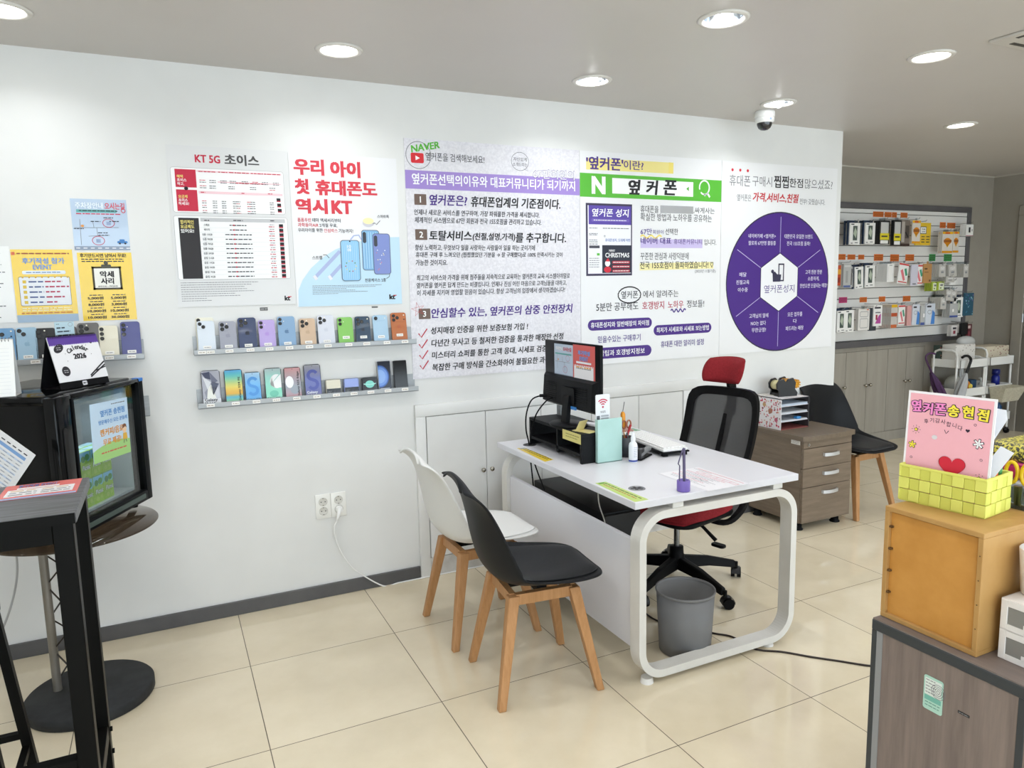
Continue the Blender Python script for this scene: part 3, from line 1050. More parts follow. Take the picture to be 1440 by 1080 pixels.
for i, l in enumerate(((-0.016, 1.8146), (0.1027, 1.8163), (0.2593, 1.8178))):
    a.fine(l[0], l[0] + (.02 if i != 1 else .04), l[1], .006, INK2, 4, 400 + i)
for i in range(9):
    z = ((-0.1245, 1.5462))[1] - i * .0098
    a.fine(-.13, -.13 + [.32, .29, .26, .27, .30, .22, .24, .1, .12][i], z, .0036, GR2, 2, 420 + i)
a.text('kt', 0.3013, 0.3263, 1.4695, 0.0226, INK, 2, .05)
q_ = (0.3221, 1.4738)
a.rect(q_[0] - .006, q_[0] + .01, q_[1] + .0, q_[1] + .004, CRIM, 3)
mb.build('sheet', t)

# ---------------- children's phone poster
t = thing('poster', 'white and sky-blue phone poster with big red Korean headline', 'poster', (.605, 0, 1.43))
x0, x1, z0, z1 = .355, .86, 1.428, 2.122
mb, a = sheet('sheet', '', '', x0, x1, z0, z1, 0, .003, mat('#e8e8ea', .3))
SKY = mat('#bfdced', .4)
ccx, ccz = .86, 1.36
pts = [(x1, z0), (x1, ((0.8542, 1.7516))[1])] + [(0.78, 1.7493), (0.6987, 1.7384), (0.6184, 1.7185), (0.5469, 1.6913), (0.4835, 1.6532), (0.4278, 1.6041), (0.3872, 1.5516), (0.365, 1.5027)] + [(.362, z0)]
a.poly(pts, SKY, 1)
HR = mat('#d23544', .45)
for tx, g in (('우리', (0.3762, 0.5139, 2.0627, 0.0734)), ('아이', (0.5409, 0.6829, 2.0602, 0.0750)), ('첫', (0.3769, 0.4416, 1.9749, 0.0692)), ('휴대폰도', (0.4683, 0.7597, 1.9734, 0.0710)),
              ('역시', (0.3746, 0.5208, 1.8876, 0.0685)), ('KT', (0.5375, 0.6364, 1.8862, 0.0621))):
    a.text(tx, *g, HR, 2, .05)
for tx, g, mm in (('폼폼푸린', (0.3797, 0.4404, 1.8250, 0.0179), HR), ('테마 액세서리부터', (0.4464, 0.5772, 1.8248, 0.0181), INK2), ('과학동아AiR', (0.3798, 0.4736, 1.8023, 0.0179), HR), ('2개월 무료,', (0.4782, 0.5605, 1.8016, 0.0181), INK2),
                  ('우리아이를 위한', (0.3799, 0.4920, 1.7789, 0.0180), INK2), ('안심박스', (0.4981, 0.5608, 1.7779, 0.0182), HR), ('기능까지!', (0.5654, 0.6340, 1.7773, 0.0184), INK2),
                  ('스마트톡', (0.7538, 0.8123, 1.8480, 0.0156), INK2), ('스트랩', (0.4366, 0.4819, 1.6532, 0.0167), INK2), ('전용케이스 2종', (0.6796, 0.7837, 1.5452, 0.0174), INK2)):
    a.text(tx, *g, mm, 3, .014)
# strap, grip and phones (plain cases)
STR = mat('#a9b6dc', .45)
for l, r_ in (((0.4401, 1.5569), (0.5666, 1.683)), ((0.5087, 1.5559), (0.5702, 1.6184))):
    a.line([l, r_], .016, STR, 2)
    a.line([(l[0], l[1]), (l[0] + .012, l[1] + .008)], .022, mat('#e4e4ea', .4), 3)
q_ = (0.6436, 1.7495)
a.line([(0.6194, 1.7369), (0.636, 1.7555), (0.6599, 1.7589), (0.6745, 1.7343)], .006, STR, 2)
CASE1, CASE2 = mat('#7fb0d8', .35), mat('#7c8bc8', .35)
SLAT = mat('#a9d0ea', .35)
def ph(c0, c1, body, L):
    (ax, az), (bx, bz) = c0, c1
    a.rrect(ax, bx, bz, az, .014, mat('#5d6378', .35), L)
    a.rrect(ax + .003, bx - .003, bz + .003, az - .003, .012, body, L + 1)
    return ax, bx, bz, az
ax, bx, bz, az = ph((0.6722, 1.7837), (0.7596, 1.5919), CASE1, 3)
for i in range(6): a.rect(ax + .008 + i * .012, ax + .012 + i * .012, bz + .01, az - .01, SLAT, 5)
a.rrect(ax + .006, ax + .023, az - .062, az - .01, .008, mat('#2b2d38', .3), 6)
ax, bx, bz, az = ph((0.7258, 1.7674), (0.8114, 1.5723), CASE2, 7)
a.rrect(ax + .006, ax + .023, az - .062, az - .01, .008, mat('#2b2d38', .3), 9)
for i in range(12):
    rnd = random.Random(i); a.ell(ax + rnd.uniform(.01, .06), bz + rnd.uniform(.01, .12), .0025, .0025, mat(['#e8dfa0', '#d97f8a', '#eef0f6'][i % 3], .4), 9, 10)
ax, bx, bz, az = ph((0.5694, 1.735), (0.6602, 1.5428), mat('#8cc2e6', .3), 9)
for i in range(8): a.rect(ax + .007 + i * .0095, ax + .0095 + i * .0095, bz + .008, az - .008, SLAT, 11)
a.text('10', *((ax + .032, ax + .05)), az - .03, .014, WH, 12, .0)
a.text('08', *((ax + .032, ax + .05)), az - .046, .014, WH, 12, .0)
a.ell((ax + bx) / 2, az - .006, .004, .003, INK, 12, 12)
for i in range(10):
    rnd = random.Random(i + 40); a.ell((ax + bx) / 2 + .025 * cos(i * .63), bz + .07 + .025 * sin(i * .63), .003, .003, mat(['#e8dfa0', '#6a9a5a', '#b8606a'][i % 3], .4), 12, 10)
g_ = (0.7094, 1.8275)
a.ell(g_[0], g_[1] - .012, .028, .018, mat('#c9c7cf', .3), 3)
a.ell(g_[0], g_[1] - .002, .026, .015, mat('#f0e6b0', .3), 4)
a.line([(0.7295, 1.8124), (0.741, 1.8173), (0.7487, 1.8089), (0.7674, 1.8286)], .0025, INK2, 3)
a.line([(0.5155, 1.6508), (0.5025, 1.6661), (0.4873, 1.6661)], .0025, INK2, 3)
a.line([(0.7857, 1.5519), (0.801, 1.5613), (0.8051, 1.5787)], .0025, INK2, 3)
for i in range(6):
    z = ((0.387, 1.5228))[1] - i * .0075
    a.fine(.43, .43 + [.33, .3, .16, .2, .26, .12][i], z, .0032, GR2, 3, 520 + i)
a.text('kt', 0.7966, 0.8265, 1.4631, 0.0241, INK, 3, .05)
q_ = (0.8234, 1.468)
a.rect(q_[0] - .006, q_[0] + .01, q_[1], q_[1] + .004, CRIM, 4)
mb.build('sheet', t)

# tiny dark labels under the posters
mb = MB(); q_ = (0.2072, 1.4228); mb.box(q_[0] - .017, q_[0] + .017, -.0012, 0, q_[1] - .007, q_[1] + .007, mat('#4c4c4c', .5))
a = Art(mb, (0, -.0012, 0)); a.fine(q_[0] - .014, q_[0] + .014, q_[1], .006, mat('#b9b9b9', .5), 1, 5)
mb.build('label_strip', None, 'tiny dark grey label strip stuck under the red and black price-plan poster', 'label')
mb = MB(); q_ = (0.7226, 1.4155); mb.box(q_[0] - .015, q_[0] + .015, -.0012, 0, q_[1] - .004, q_[1] + .004, mat('#6f6f6f', .5))
mb.build('label_strip', None, 'tiny grey label strip stuck under the white and sky-blue phone poster', 'label')

# ---------------- flyers at the left
t = thing('flyer', 'pale blue laminated map flyer with red circles, above the yellow flyers', 'flyer', (-.414, 0, 1.66))
x0, x1, z0, z1 = -.514, -.312, 1.686, 1.892
FB = mat('#b7c9de', .15, coat=.5)
mb, a = sheet('sheet', '', '', x0, x1, z0, z1, 0, .0012, FB)
a.text('주차장안내', -0.4979, -0.3977, 1.8659, 0.0251, mat('#e9f0f6', .3), 2, .02)
a.text('오시는길', -0.3927, -0.3192, 1.8653, 0.0273, mat('#cf4a5c', .3), 2, .03)
a.line([(-0.4952, 1.8432), (-0.3505, 1.8441)], .012, mat('#5fa5a4', .3), 1)
a.fine(((-0.4858, 1.8434))[0], ((-0.347, 1.8469))[0], ((-0.4235, 1.845))[1], .006, INK2, 2, 1)
a.fine(((-0.4963, 1.8316))[0], ((-0.3348, 1.8353))[0], ((-0.4166, 1.8325))[1], .006, CRIM, 2, 2)
for l in ([(-0.5075, 1.7759), (-0.3478, 1.7784)], [(-0.4855, 1.8103), (-0.4882, 1.7068)], [(-0.44, 1.8022), (-0.4374, 1.777)], [(-0.4277, 1.7771), (-0.4271, 1.7463)], [(-0.4596, 1.7423), (-0.3832, 1.7468)]):
    a.line(l, .0015, GR2, 2)
for q_, r0 in (((-0.3832, 1.796), .021), ((-0.4258, 1.7245), .022)):
    a.ring(q_[0], q_[1], r0, r0 * .8, .0025, mat('#c24a62', .3), 3)
    a.rect(q_[0] - .008, q_[0] + .008, q_[1] - .008, q_[1] + .006, mat('#8f9fc0', .3), 2)
q_ = (-0.3256, 1.8474); a.ring(q_[0], q_[1], .007, .008, .003, mat('#cf4a5c', .3), 3)
q_ = (-0.4783, 1.7835); a.ell(q_[0], q_[1], .006, .005, mat('#e0923c', .3), 3, 14)
a.rect(x0, x1, z0, z0 + .016, mat('#8a97ac', .3), 1)
for i in range(8): a.rect(x0 + .006 + i * .026, x0 + .02 + i * .026, z0 + .0065, z0 + .0095, WH, 2)
q_ = (-0.3376, 1.7215)
a.rrect(q_[0] - .02, q_[0] + .018, q_[1] - .008, q_[1] + .002, .004, mat('#3f7fc0', .3), 3)
a.rrect(q_[0] - .012, q_[0] + .008, q_[1] + .001, q_[1] + .009, .004, mat('#3f7fc0', .3), 3)
for dx in (-.011, .009): a.ell(q_[0] + dx, q_[1] - .008, .004, .004, INK2, 4, 12)
for i, l in enumerate(((-0.4001, 1.8175), (-0.3801, 1.8034), (-0.4247, 1.7563), (-0.4239, 1.7463), (-0.5094, 1.7723), (-0.4473, 1.8021))):
    a.fine(l[0], l[0] + .035, l[1], .005, INK2, 3, i)
mb.build('sheet', t)

YELS = mat('#ecc62c', .2, coat=.4)
t = thing('flyer', 'yellow laminated event flyer with a white notepad panel and five lines', 'flyer', (-.62, 0, 1.39))
x0, x1, z0, z1 = -.735, -.524, 1.398, 1.688
mb, a = sheet('sheet', '', '', x0, x1, z0, z1, 0, .0012, YELS)
a.rect(x0, x1, z0, z0 + .03, mat('#9fb6cc', .3), 1)
a.rect(x0 + .002, x0 + .014, z1 - .022, z1 - .01, mat('#d86a3a', .3), 2)
a.fine(x0 + .02, x1 - .012, z1 - .016, .008, mat('#9a4a20', .4), 2, 1)
a.text('후기작성 참가', x0 + .036, x1 - .03, z1 - .045, .024, mat('#5f8fd0', .3), 3, .03)
a.text('EVENT', x0 + .07, x1 - .075, z1 - .07, .018, mat('#5f8fd0', .3), 3, .03)
a.rrect(x0 + .032, x1 - .03, z1 - .098, z1 - .084, .005, mat('#e8eef4', .4), 2)
a.fine(x0 + .045, x1 - .045, z1 - .091, .006, mat('#6f8fb8', .4), 3, 2)
a.rrect(x0 + .017, x1 - .018, z0 + .066, z1 - .108, .006, INK2, 2)
a.rrect(x0 + .0185, x1 - .0195, z0 + .0675, z1 - .1095, .005, mat('#e6e8ec', .4), 3)
for i in range(8): a.ell(x0 + .032 + i * .022, z1 - .11, .0035, .004, mat('#c8a020', .4), 4, 12)
for i in range(5):
    z = z1 - .128 - i * .0205
    a.rect(x0 + .03, x0 + .042, z - .006, z + .006, mat('#d8b83c', .4), 4)
    a.fine(x0 + .05, x0 + .1, z, .009, mat('#4a5a8c', .4), 4, 20 + i)
    a.fine(x0 + .106, x0 + [.166, .188, .155, .17, .142][i], z, .009, mat('#b02c50', .4), 4, 30 + i)
for i in range(2): a.fine(x0 + .02, x1 - .02, z0 + .056 - i * .009, .007, mat('#f4e6b0', .4), 3, 40 + i)
a.fine(x0 + .016, x1 - .016, z0 + .037, .008, mat('#c87a20', .4), 3, 43)
mb.build('sheet', t)

t = thing('flyer', 'yellow laminated accessory price flyer with a clipboard frame', 'flyer', (-.41, 0, 1.39))
x0, x1, z0, z1 = -.508, -.31, 1.396, 1.676
mb, a = sheet('sheet', '', '', x0, x1, z0, z1, 0, .0012, YELS)
a.text('후기만드시면 남여시 무료!', x0 + .01, x1 - .02, z1 - .012, .017, INK, 2, .03)
for i in range(2): a.fine(x0 + .014, x1 - .03, z1 - .027 - i * .009, .006, INK2, 2, 60 + i)
cx_, cz_ = (x0 + x1) / 2 + .002, z1 - .105
for i in range(2):
    a.frame(cx_ - .052 - .002 * i, cx_ + .052 + .002 * i, cz_ - .046 - .002 * i, cz_ + .046 + .002 * i, .007, mat('#3a3420' if i == 0 else '#8c7a2a', .5), 3 - i)
a.rect(cx_ - .046, cx_ + .046, cz_ - .04, cz_ + .04, mat('#eceae2', .4), 4)
a.rrect(cx_ - .018, cx_ + .018, cz_ + .042, cz_ + .056, .004, mat('#4a4a3a', .4), 5)
a.ell(cx_, cz_ + .062, .008, .008, mat('#4a4a3a', .4), 5, 16)
a.text('악세', cx_ - .026, cx_ + .026, cz_ + .016, .026, INK, 5, .04)
a.text('사리', cx_ - .024, cx_ + .024, cz_ - .012, .026, INK, 5, .04)
a.text('AM10:00 ~ PM20:00', cx_ - .036, cx_ + .036, cz_ - .034, .007, INK2, 5, .01)
for i, (l_, r_) in enumerate((('5,000원', '5,000원'), ('8,000원', '3,000원'), ('10,000원', '10,000원'), ('10,000원', '30,000원'))):
    z = z1 - .187 - i * .0265
    for cxx, tx in ((x0 + .052, l_), (x0 + .136, r_)):
        a.fine(cxx - .022, cxx + .026, z + .0125, .0055, INK2, 2, 80 + i)
        a.text(tx, cxx - len(tx) * .0048, cxx + len(tx) * .0048, z, .0135, INK, 3, .03)
mb.build('sheet', t)

t = thing('notice', 'white printed notice sheet at the left edge, beside the yellow event flyer', 'notice', (-.85, 0, 1.4))
x0, x1, z0, z1 = -.96, -.738, 1.401, 1.70
mb, a = sheet('sheet', '', '', x0, x1, z0, z1, 0, .0012, mat('#eeeeec', .3))
for i, w_ in enumerate((.5, .9, 0, .6, .9, 0, .95, .5, 0, .9, .85, 0, .7, 0, .6, .9, 0, .75, .8)):
    if w_: a.fine(x0 + .02, x0 + .02 + w_ * .19, z1 - .012 - i * .0148, .006, GR2, 1, 90 + i)
mb.build('sheet', t)

# ================================================================ phone shelves
ALU = noise_mat('brushed_aluminium', '#a3a6a8', '#adb0b2', 30, (.2, 1, 6), rough=.42, spec=.4, metal=.25)
TAGP = mat('#efece6', .5)
LENS = mat('#0a0a0c', .08, coat=.8)
LENSRING = mat('#2a2a2e', .25, .7)


def phone_shelf(label, x0, x1, zfloor, tags, back=True):
    t = thing('phone_shelf', label, 'shelf', ((x0 + x1) / 2, 0, zfloor), 0, 'grey metal phone shelves')
    o = MB(); o.box(x0, x1, -.003, 0, zfloor - .002, zfloor + .078, ALU, .0008, 1); o.build('back_plate', t)
    o = MB(); o.box(x0, x1, -.062, -.003, zfloor - .002, zfloor, ALU); o.box(x0, x1, -.062, -.0595, zfloor - .004, zfloor + .021, ALU, .0006, 1); o.build('ledge', t)
    for i, x in enumerate(tags):
        o = MB(); o.box(x - .0165, x + .0165, -.0632, -.062, zfloor + .003, zfloor + .0165, TAGP)
        a = Art(o, (0, -.0632, 0)); a.fine(x - .013, x + .013, zfloor + .0098, .0042, mat('#8a7a6a', .5), 1, i)
        o.build('price_tag', t)
    return t


def phone(name, label, base, w, h, body, style, lens=LENS, logo=None, screen=None, rz=0., lean=.16, tagged=True, group='display phones on the wall shelves', th=.0085, frame=None):
    """base = bottom centre; phone leans back; its visible face looks towards -y"""
    t = thing('display_phone', label, 'phone', base, 0, group)
    t.rotation_euler = (-lean, 0, rz)
    M = world_of(t)
    r = .011 if style != 'fold' else .004
    fr_ = frame or body
    o = MB(M)
    o.rbox(-w / 2, w / 2, -th / 2, th / 2, 0, h, r, fr_, 'y', .0012)
    a = Art(o, (0, -th / 2, 0))
    if style not in ('screen', 'fold', 'flip'):
        a.rrect(-w / 2 + .0015, w / 2 - .0015, .0015, h - .0015, r - .001, body, 1)
    if logo:
        c, s_ = h * .54, .0085
        a.ell(-.0035, c, .0062, s_ * .95, logo, 2, 20)
        a.ell(.0035, c, .0062, s_ * .95, logo, 2.2, 20)
        a.ell(.0108, c + .0015, .0042, .0045, body, 2.5, 16)
        a.poly([(.0, c + .0095), (.004, c + .015), (.0045, c + .012), (.002, c + .0095)], logo, 2)
    o.build('body', t)
    y = -th / 2

    def camera(cx, cz, rr=.0088):
        o = MB(M)
        o.cyl((cx, y - .001, cz), (cx, y - .0035, cz), rr, LENSRING, n=18)
        o.cyl((cx, y - .0034, cz), (cx, y - .004, cz), rr * .82, lens, n=18)
        o.build('camera_lens', t)

    def bump(x0, x1, z0, z1, rr, m_):
        o = MB(M); o.rbox(x0, x1, y - .0018, y, z0, z1, rr, m_, 'y', .0006); o.build('camera_bump', t)

    L = -w / 2
    if style == 'tri':
        bump(L + .004, L + .042, h - .043, h - .005, .01, body)
        for q in ((.0135, .0135), (.0135, .0325), (.032, .023)): camera(L + q[0] + .001, h - q[1] - .002, .0085)
        o = MB(M); o.cyl((L + .034, y - .0015, h - .011), (L + .034, y - .0025, h - .011), .003, mat('#e8e2d0', .3), n=12); o.build('flash', t)
    elif style == 'diag2':
        bump(L + .004, L + .035, h - .036, h - .005, .009, body)
        camera(L + .0125, h - .0135, .008); camera(L + .026, h - .027, .008)
    elif style == 'vert2':
        bump(L + .004, L + .0205, h - .041, h - .004, .008, body)
        camera(L + .012, h - .0135, .0076); camera(L + .012, h - .032, .0076)
        o = MB(M); o.cyl((L + .028, y, h - .022), (L + .028, y - .0006, h - .022), .0022, mat('#e8e2d0', .3), n=10); o.build('flash', t)
    elif style == 'bar3':
        bump(L + .003, w / 2 - .003, h - .046, h - .004, .012, body)
        for q in ((.013, .0135), (.013, .0335), (.031, .0235)): camera(L + q[0] + .001, h - q[1] - .002, .0082)
        o = MB(M); o.cyl((w / 2 - .012, y - .0015, h - .013), (w / 2 - .012, y - .0026, h - .013), .0032, mat('#f0ead8', .3), n=12)
        o.cyl((w / 2 - .012, y - .0015, h - .034), (w / 2 - .012, y - .0026, h - .034), .003, LENS, n=12); o.build('flash', t)
    elif style == 'bar1':
        bump(L + .004, w / 2 - .004, h - .027, h - .004, .0112, body)
        camera(L + .016, h - .0155, .0088)
        o = MB(M); o.cyl((w / 2 - .014, y - .0015, h - .0155), (w / 2 - .014, y - .0026, h - .0155), .0025, mat('#f0ead8', .3), n=12); o.build('flash', t)
    elif style == 'sam3':
        for k in range(3): camera(L + .0125, h - .0145 - .0195 * k, .0078)
        o = MB(M); o.cyl((L + .026, y, h - .022), (L + .026, y - .0006, h - .022), .0022, mat('#e8e2d0', .3), n=10); o.build('flash', t)
    elif style in ('screen', 'fold', 'flip'):
        o = MB(M)
        a = Art(o, (0, y, 0))
        rr_ = .008 if style == 'screen' else .003
        a.rrect(-w / 2 + .0016, w / 2 - .0016, .0016, h - .0016, rr_, mat('#101014', .12, coat=.4), 1)
        screen(a, -w / 2 + .0028, w / 2 - .0028, .003, h - .003)
        o.build('screen', t)
    if tagged:
        o = MB(M); o.box(-.0165, .0165, y - .001, y, tagged if tagged is not True else .021, (tagged if tagged is not True else .021) + .013, TAGP)
        a = Art(o, (0, y - .001, 0)); z_ = (tagged if tagged is not True else .021) + .0065
        a.fine(-.012, .012, z_, .004, GR2, 1, int(w * 9999)); o.build('price_tag', t)
    return t


S1Z = ((0.1035, 1.23))[1] + .004
S2Z = ((0.6036, 0.9944))[1] + .004
xa, xb = ((-0.1006, 1.2734))[0], ((0.9087, 1.2379))[0]
phone_shelf('long grey phone shelf under the two phone posters, upper of the pair', xa, xb, S1Z,
            [(-0.0685, 1.241)[0], (-0.0338, 1.2407)[0], (0.0431, 1.2406)[0], (0.131, 1.2417)[0], (0.2131, 1.2411)[0], (0.3005, 1.2397)[0],
             (0.3901, 1.2416)[0], (0.4752, 1.2406)[0], (0.5725, 1.2399)[0], (0.6588, 1.239)[0], (0.7583, 1.238)[0], (0.8487, 1.2371)[0]])
xa2, xb2 = ((-0.1017, 1.0399))[0], ((0.9094, 1.0019))[0]
phone_shelf('long grey phone shelf holding screens and folding phones, lower of the pair', xa2, xb2, S2Z,
            [(-0.0507, 1.0038)[0], (0.0534, 1.005)[0], (0.1417, 1.0061)[0], (0.2285, 1.0057)[0], (0.3191, 1.0052)[0],
             (0.4109, 1.0038)[0], (0.5021, 1.0044)[0], (0.5859, 1.0031)[0], (0.6677, 1.0034)[0], (0.7526, 1.0046)[0], (0.8392, 1.0034)[0]])


def c(h_, r_=.22): return mat(h_, r_, coat=.25)


def put(label, bot, top, w, body, style, Z, **kw):
    h = (top[1] - Z - .001) / cos(.16)
    phone('display_phone', label, (bot[0], -.034, Z + (.003 if style in ('flip', 'fold') else .0012)), w, h, body, style, **kw)


WB = c('#d7dfe8'); SAMP = mat('#dcdce0', .3)
# upper shelf
put('cream phone almost hidden behind the pale white-blue phone, left end of upper shelf', ((-0.047, 1.2499)), ((-0.039, 1.3939)), .0745, c('#e6e3d2'), 'diag2', S1Z, tagged=False)
bpy.data.objects['display_phone'].location.y = -.021
put('pale white-blue phone with two diagonal lenses, left end of the upper shelf', ((-0.0441, 1.2514)), ((-0.0411, 1.3781)), .0722, WB, 'diag2', S1Z)
put('grey-lilac phone with three lenses, second from left on the upper shelf', ((0.0445, 1.2525)), ((0.0473, 1.3725)), .0725, c('#9fa1ad'), 'tri', S1Z, logo=mat('#8b8d9a', .3))
put('tall navy blue phone with a large camera square beside the purple phone', ((0.1275, 1.2505)), ((0.1285, 1.3861)), .0775, c('#3d4868'), 'tri', S1Z, logo=mat('#1e2434', .3))
put('light purple phone with two lenses in a vertical pill on the upper shelf', ((0.2116, 1.2503)), ((0.2126, 1.3726)), .072, c('#b7a3d8'), 'vert2', S1Z, logo=mat('#a98ccf', .3))
put('medium blue phone with two vertical lenses, right of the purple phone', ((0.2986, 1.2523)), ((0.3003, 1.3851)), .0775, c('#86a6c6'), 'vert2', S1Z, logo=mat('#587a9c', .3))
put('sandy gold phone with three lenses in the middle of the upper shelf', ((0.3927, 1.2504)), ((0.3916, 1.3725)), .0725, c('#cdb298'), 'tri', S1Z, logo=mat('#bba085', .3))
put('tall silvery white phone with three lenses, right of the gold phone', ((0.4778, 1.2505)), ((0.4779, 1.3845)), .0775, c('#d3d6e0'), 'tri', S1Z, logo=mat('#c3c6d2', .3))
put('bright lime green phone with two vertical lenses on the upper shelf', ((0.5692, 1.2456)), ((0.5674, 1.3714)), .072, c('#86c262'), 'vert2', S1Z, tagged=.035)
put('dark slate-blue phone with a full-width camera bar, right of the green phone', ((0.6531, 1.2487)), ((0.6521, 1.3721)), .0725, c('#33475c'), 'bar3', S1Z, logo=mat('#1d2a38', .3), tagged=.033)
put('slim sky-blue phone with one lens in a camera bar on the upper shelf', ((0.7403, 1.2442)), ((0.7386, 1.3751)), .0745, c('#aac8de'), 'bar1', S1Z, tagged=.03)
put('burnt orange phone with a camera bar, right end of the upper shelf', ((0.8333, 1.2475)), ((0.8293, 1.3839)), .0778, c('#b56a3e'), 'bar3', S1Z, logo=mat('#a8552a', .3), tagged=.034)


# lower shelf: screens
def scr_crystal(a, x0, x1, z0, z1):
    a.rect(x0, x1, z0, z1, mat('#a9a9b4', .2), 2)
    w, h = x1 - x0, z1 - z0
    P = lambda u, v: (x0 + u * w, z0 + v * h)
    for pts, col_ in (([(0, .95), (.45, .98), (.5, .75), (.2, .8)], '#3a3e58'), ([(.45, .98), (.9, .7), (.55, .62)], '#6a6c80'), ([(.05, .85), (.5, .68), (.3, .45)], '#d9dade'), ([(.55, .7), (.95, .62), (.6, .3), (.45, .5)], '#50546a'),
                      ([(.3, .5), (.5, .62), (.75, .2), (.2, .15)], '#e4e4dc'), ([(.1, .4), (.3, .5), (.2, .2)], '#8a8c98'), ([(.6, .5), (.9, .6), (.95, .2), (.75, .2)], '#c4c5ce')):
        a.poly([P(*q) for q in pts], mat(col_, .2), 3)
    a.rect(x0, x1, z0, z0 + .2 * h, mat('#d9d9dc', .2), 4)
    a.text('Galaxy', x0 + .006, x1 - .014, z0 + .16 * h, .017, INK, 5, .02)
    a.text('S24 Ultra', x0 + .004, x1 - .003, z0 + .055 * h, .016, INK, 5, .02)


def bands(a, x0, x1, z0, z1, cols):
    rgb = [[int(q[k:k + 2], 16) for k in (1, 3, 5)] for q in cols]
    cols = ['#%02x%02x%02x' % tuple(round(p_ + (q_ - p_) * f / 5) for p_, q_ in zip(A_, B_)) for A_, B_ in zip(rgb, rgb[1:]) for f in range(5)] + cols[-1:]
    n = len(cols)
    for i, col_ in enumerate(cols):
        za, zb = z0 + (z1 - z0) * i / n, z0 + (z1 - z0) * (i + 1) / n
        a.poly([(x0, za), (x1, za), (x1, zb), (x0, zb)], mat(col_, .2), 2)


def vtext(a, tx, xc, z0, z1, w, m_):
    a.text(tx, xc - (z1 - z0) / 2, xc + (z1 - z0) / 2, (z0 + z1) / 2, w, m_, 6, .015, rot=pi / 2)


def scr_fe(a, x0, x1, z0, z1):
    bands(a, x0, x1, z0, z1, ['#d9cc5c', '#7fc0a0', '#58b0c8', '#dba93c', '#dfb64a', '#e2cf66', '#c9d07a', '#9fcf98', '#74c6b4', '#58b8c8', '#58a8d8'])
    vtext(a, 'Galaxy S24 FE', x1 - .012, z0 + .012, z1 - .03, .012, INK)


def scr_S(bg, s_col, word, tall=1., wcol='#1c1c20'):
    def f(a, x0, x1, z0, z1):
        bands(a, x0, x1, z0, z1, bg)
        w, h = x1 - x0, z1 - z0
        cx, c1_, c2_ = (x0 + x1) / 2, z0 + h * .68, z0 + h * .4
        rr_ = w * .28
        pts = [(cx + rr_ * cos(t_), c1_ + rr_ * sin(t_)) for t_ in [pi * (.15 + 1.35 * i / 14) for i in range(15)]] + [(cx + rr_ * cos(t_), c2_ + rr_ * sin(t_)) for t_ in [pi * (.5 - 1.35 * i / 14) for i in range(15)]]
        a.line(pts, w * .2, mat(s_col, .2), 4)
        if len(word) == 1: a.text(word[0], x0 + .002, x1 - .004, z0 + .09 * h, .012, mat(wcol, .3), 6, .01)
        else:
            a.text(word[0], x0 + .004, x1 - .018, z0 + .15 * h, .016, mat(wcol, .3), 6, .015)
            a.text(word[1], x0 + .003, x1 - .003, z0 + .045 * h, .014, mat(wcol, .3), 6, .015)
        a.ell(cx, z1 - .006, .0018, .0018, INK, 6, 12)
    return f


def scr_blob(bg, blob, word, side):
    def f(a, x0, x1, z0, z1):
        bands(a, x0, x1, z0, z1, bg)
        w, h = x1 - x0, z1 - z0
        if side == 'r':
            a.poly([(x0 + w * .3, z0 + h * .5)] + [(x0 + w * .72 + w * .42 * cos(t_), z0 + h * .6 + h * .22 * sin(t_)) for t_ in [pi * (.38 + 1.24 * i / 16) for i in range(17)]] + [(x1, z0 + h * .39), (x1, z0 + h * .82)], mat(blob, .35), 4)
            a.text(word, x0 + .002, x1 - .004, z0 + .07 * h, .011, INK, 6, .012)
            a.ell((x0 + x1) / 2, z0 + h * .22, w * .28, h * .1, mat('#6fc2a8', .2), 3)
        else:
            a.ell(x0 + w * .28, z0 + h * .55, w * .26, h * .19, mat(blob, .3), 4)
            a.ell(x0 + w * .6, z0 + h * .3, w * .3, h * .14, mat('#9aa2ac', .2), 3)
            vtext(a, word, x1 - .011, z0 + .01, z1 - .018, .012, INK)
        a.ell((x0 + x1) / 2, z1 - .006, .0018, .0018, INK, 6, 12)
    return f


def scr_flip(col_):
    def f(a, x0, x1, z0, z1):
        a.rect(x0, x1, z0 + .032, z1, mat(col_, .25), 2)
        a.rect(x0, x1, z0, z0 + .032, mat('#17181c', .12), 2)
        for dx in (.012, .03): a.ell(x1 - dx, z0 + .015, .006, .006, mat('#2e3038', .1), 3, 18)
        a.fine(x0 + .006, x0 + .022, z0 + .02, .003, GREY, 3, 2)
        a.fine(x0 + .006, x0 + .018, z0 + .013, .003, GREY, 3, 3)
    return f


def scr_flipdark(a, x0, x1, z0, z1):
    a.rect(x0, x1, z0, z1, mat('#0e0f12', .1), 2)
    a.ell((x0 + x1) / 2, (z0 + z1) / 2 + .004, .022, .018, mat('#7fd0c2', .2), 3)
    a.line([((x0 + x1) / 2 - .03, (z0 + z1) / 2 + .006), ((x0 + x1) / 2, (z0 + z1) / 2 + .002), ((x0 + x1) / 2 + .03, (z0 + z1) / 2 + .005)], .005, mat('#a5e0d6', .2), 4)


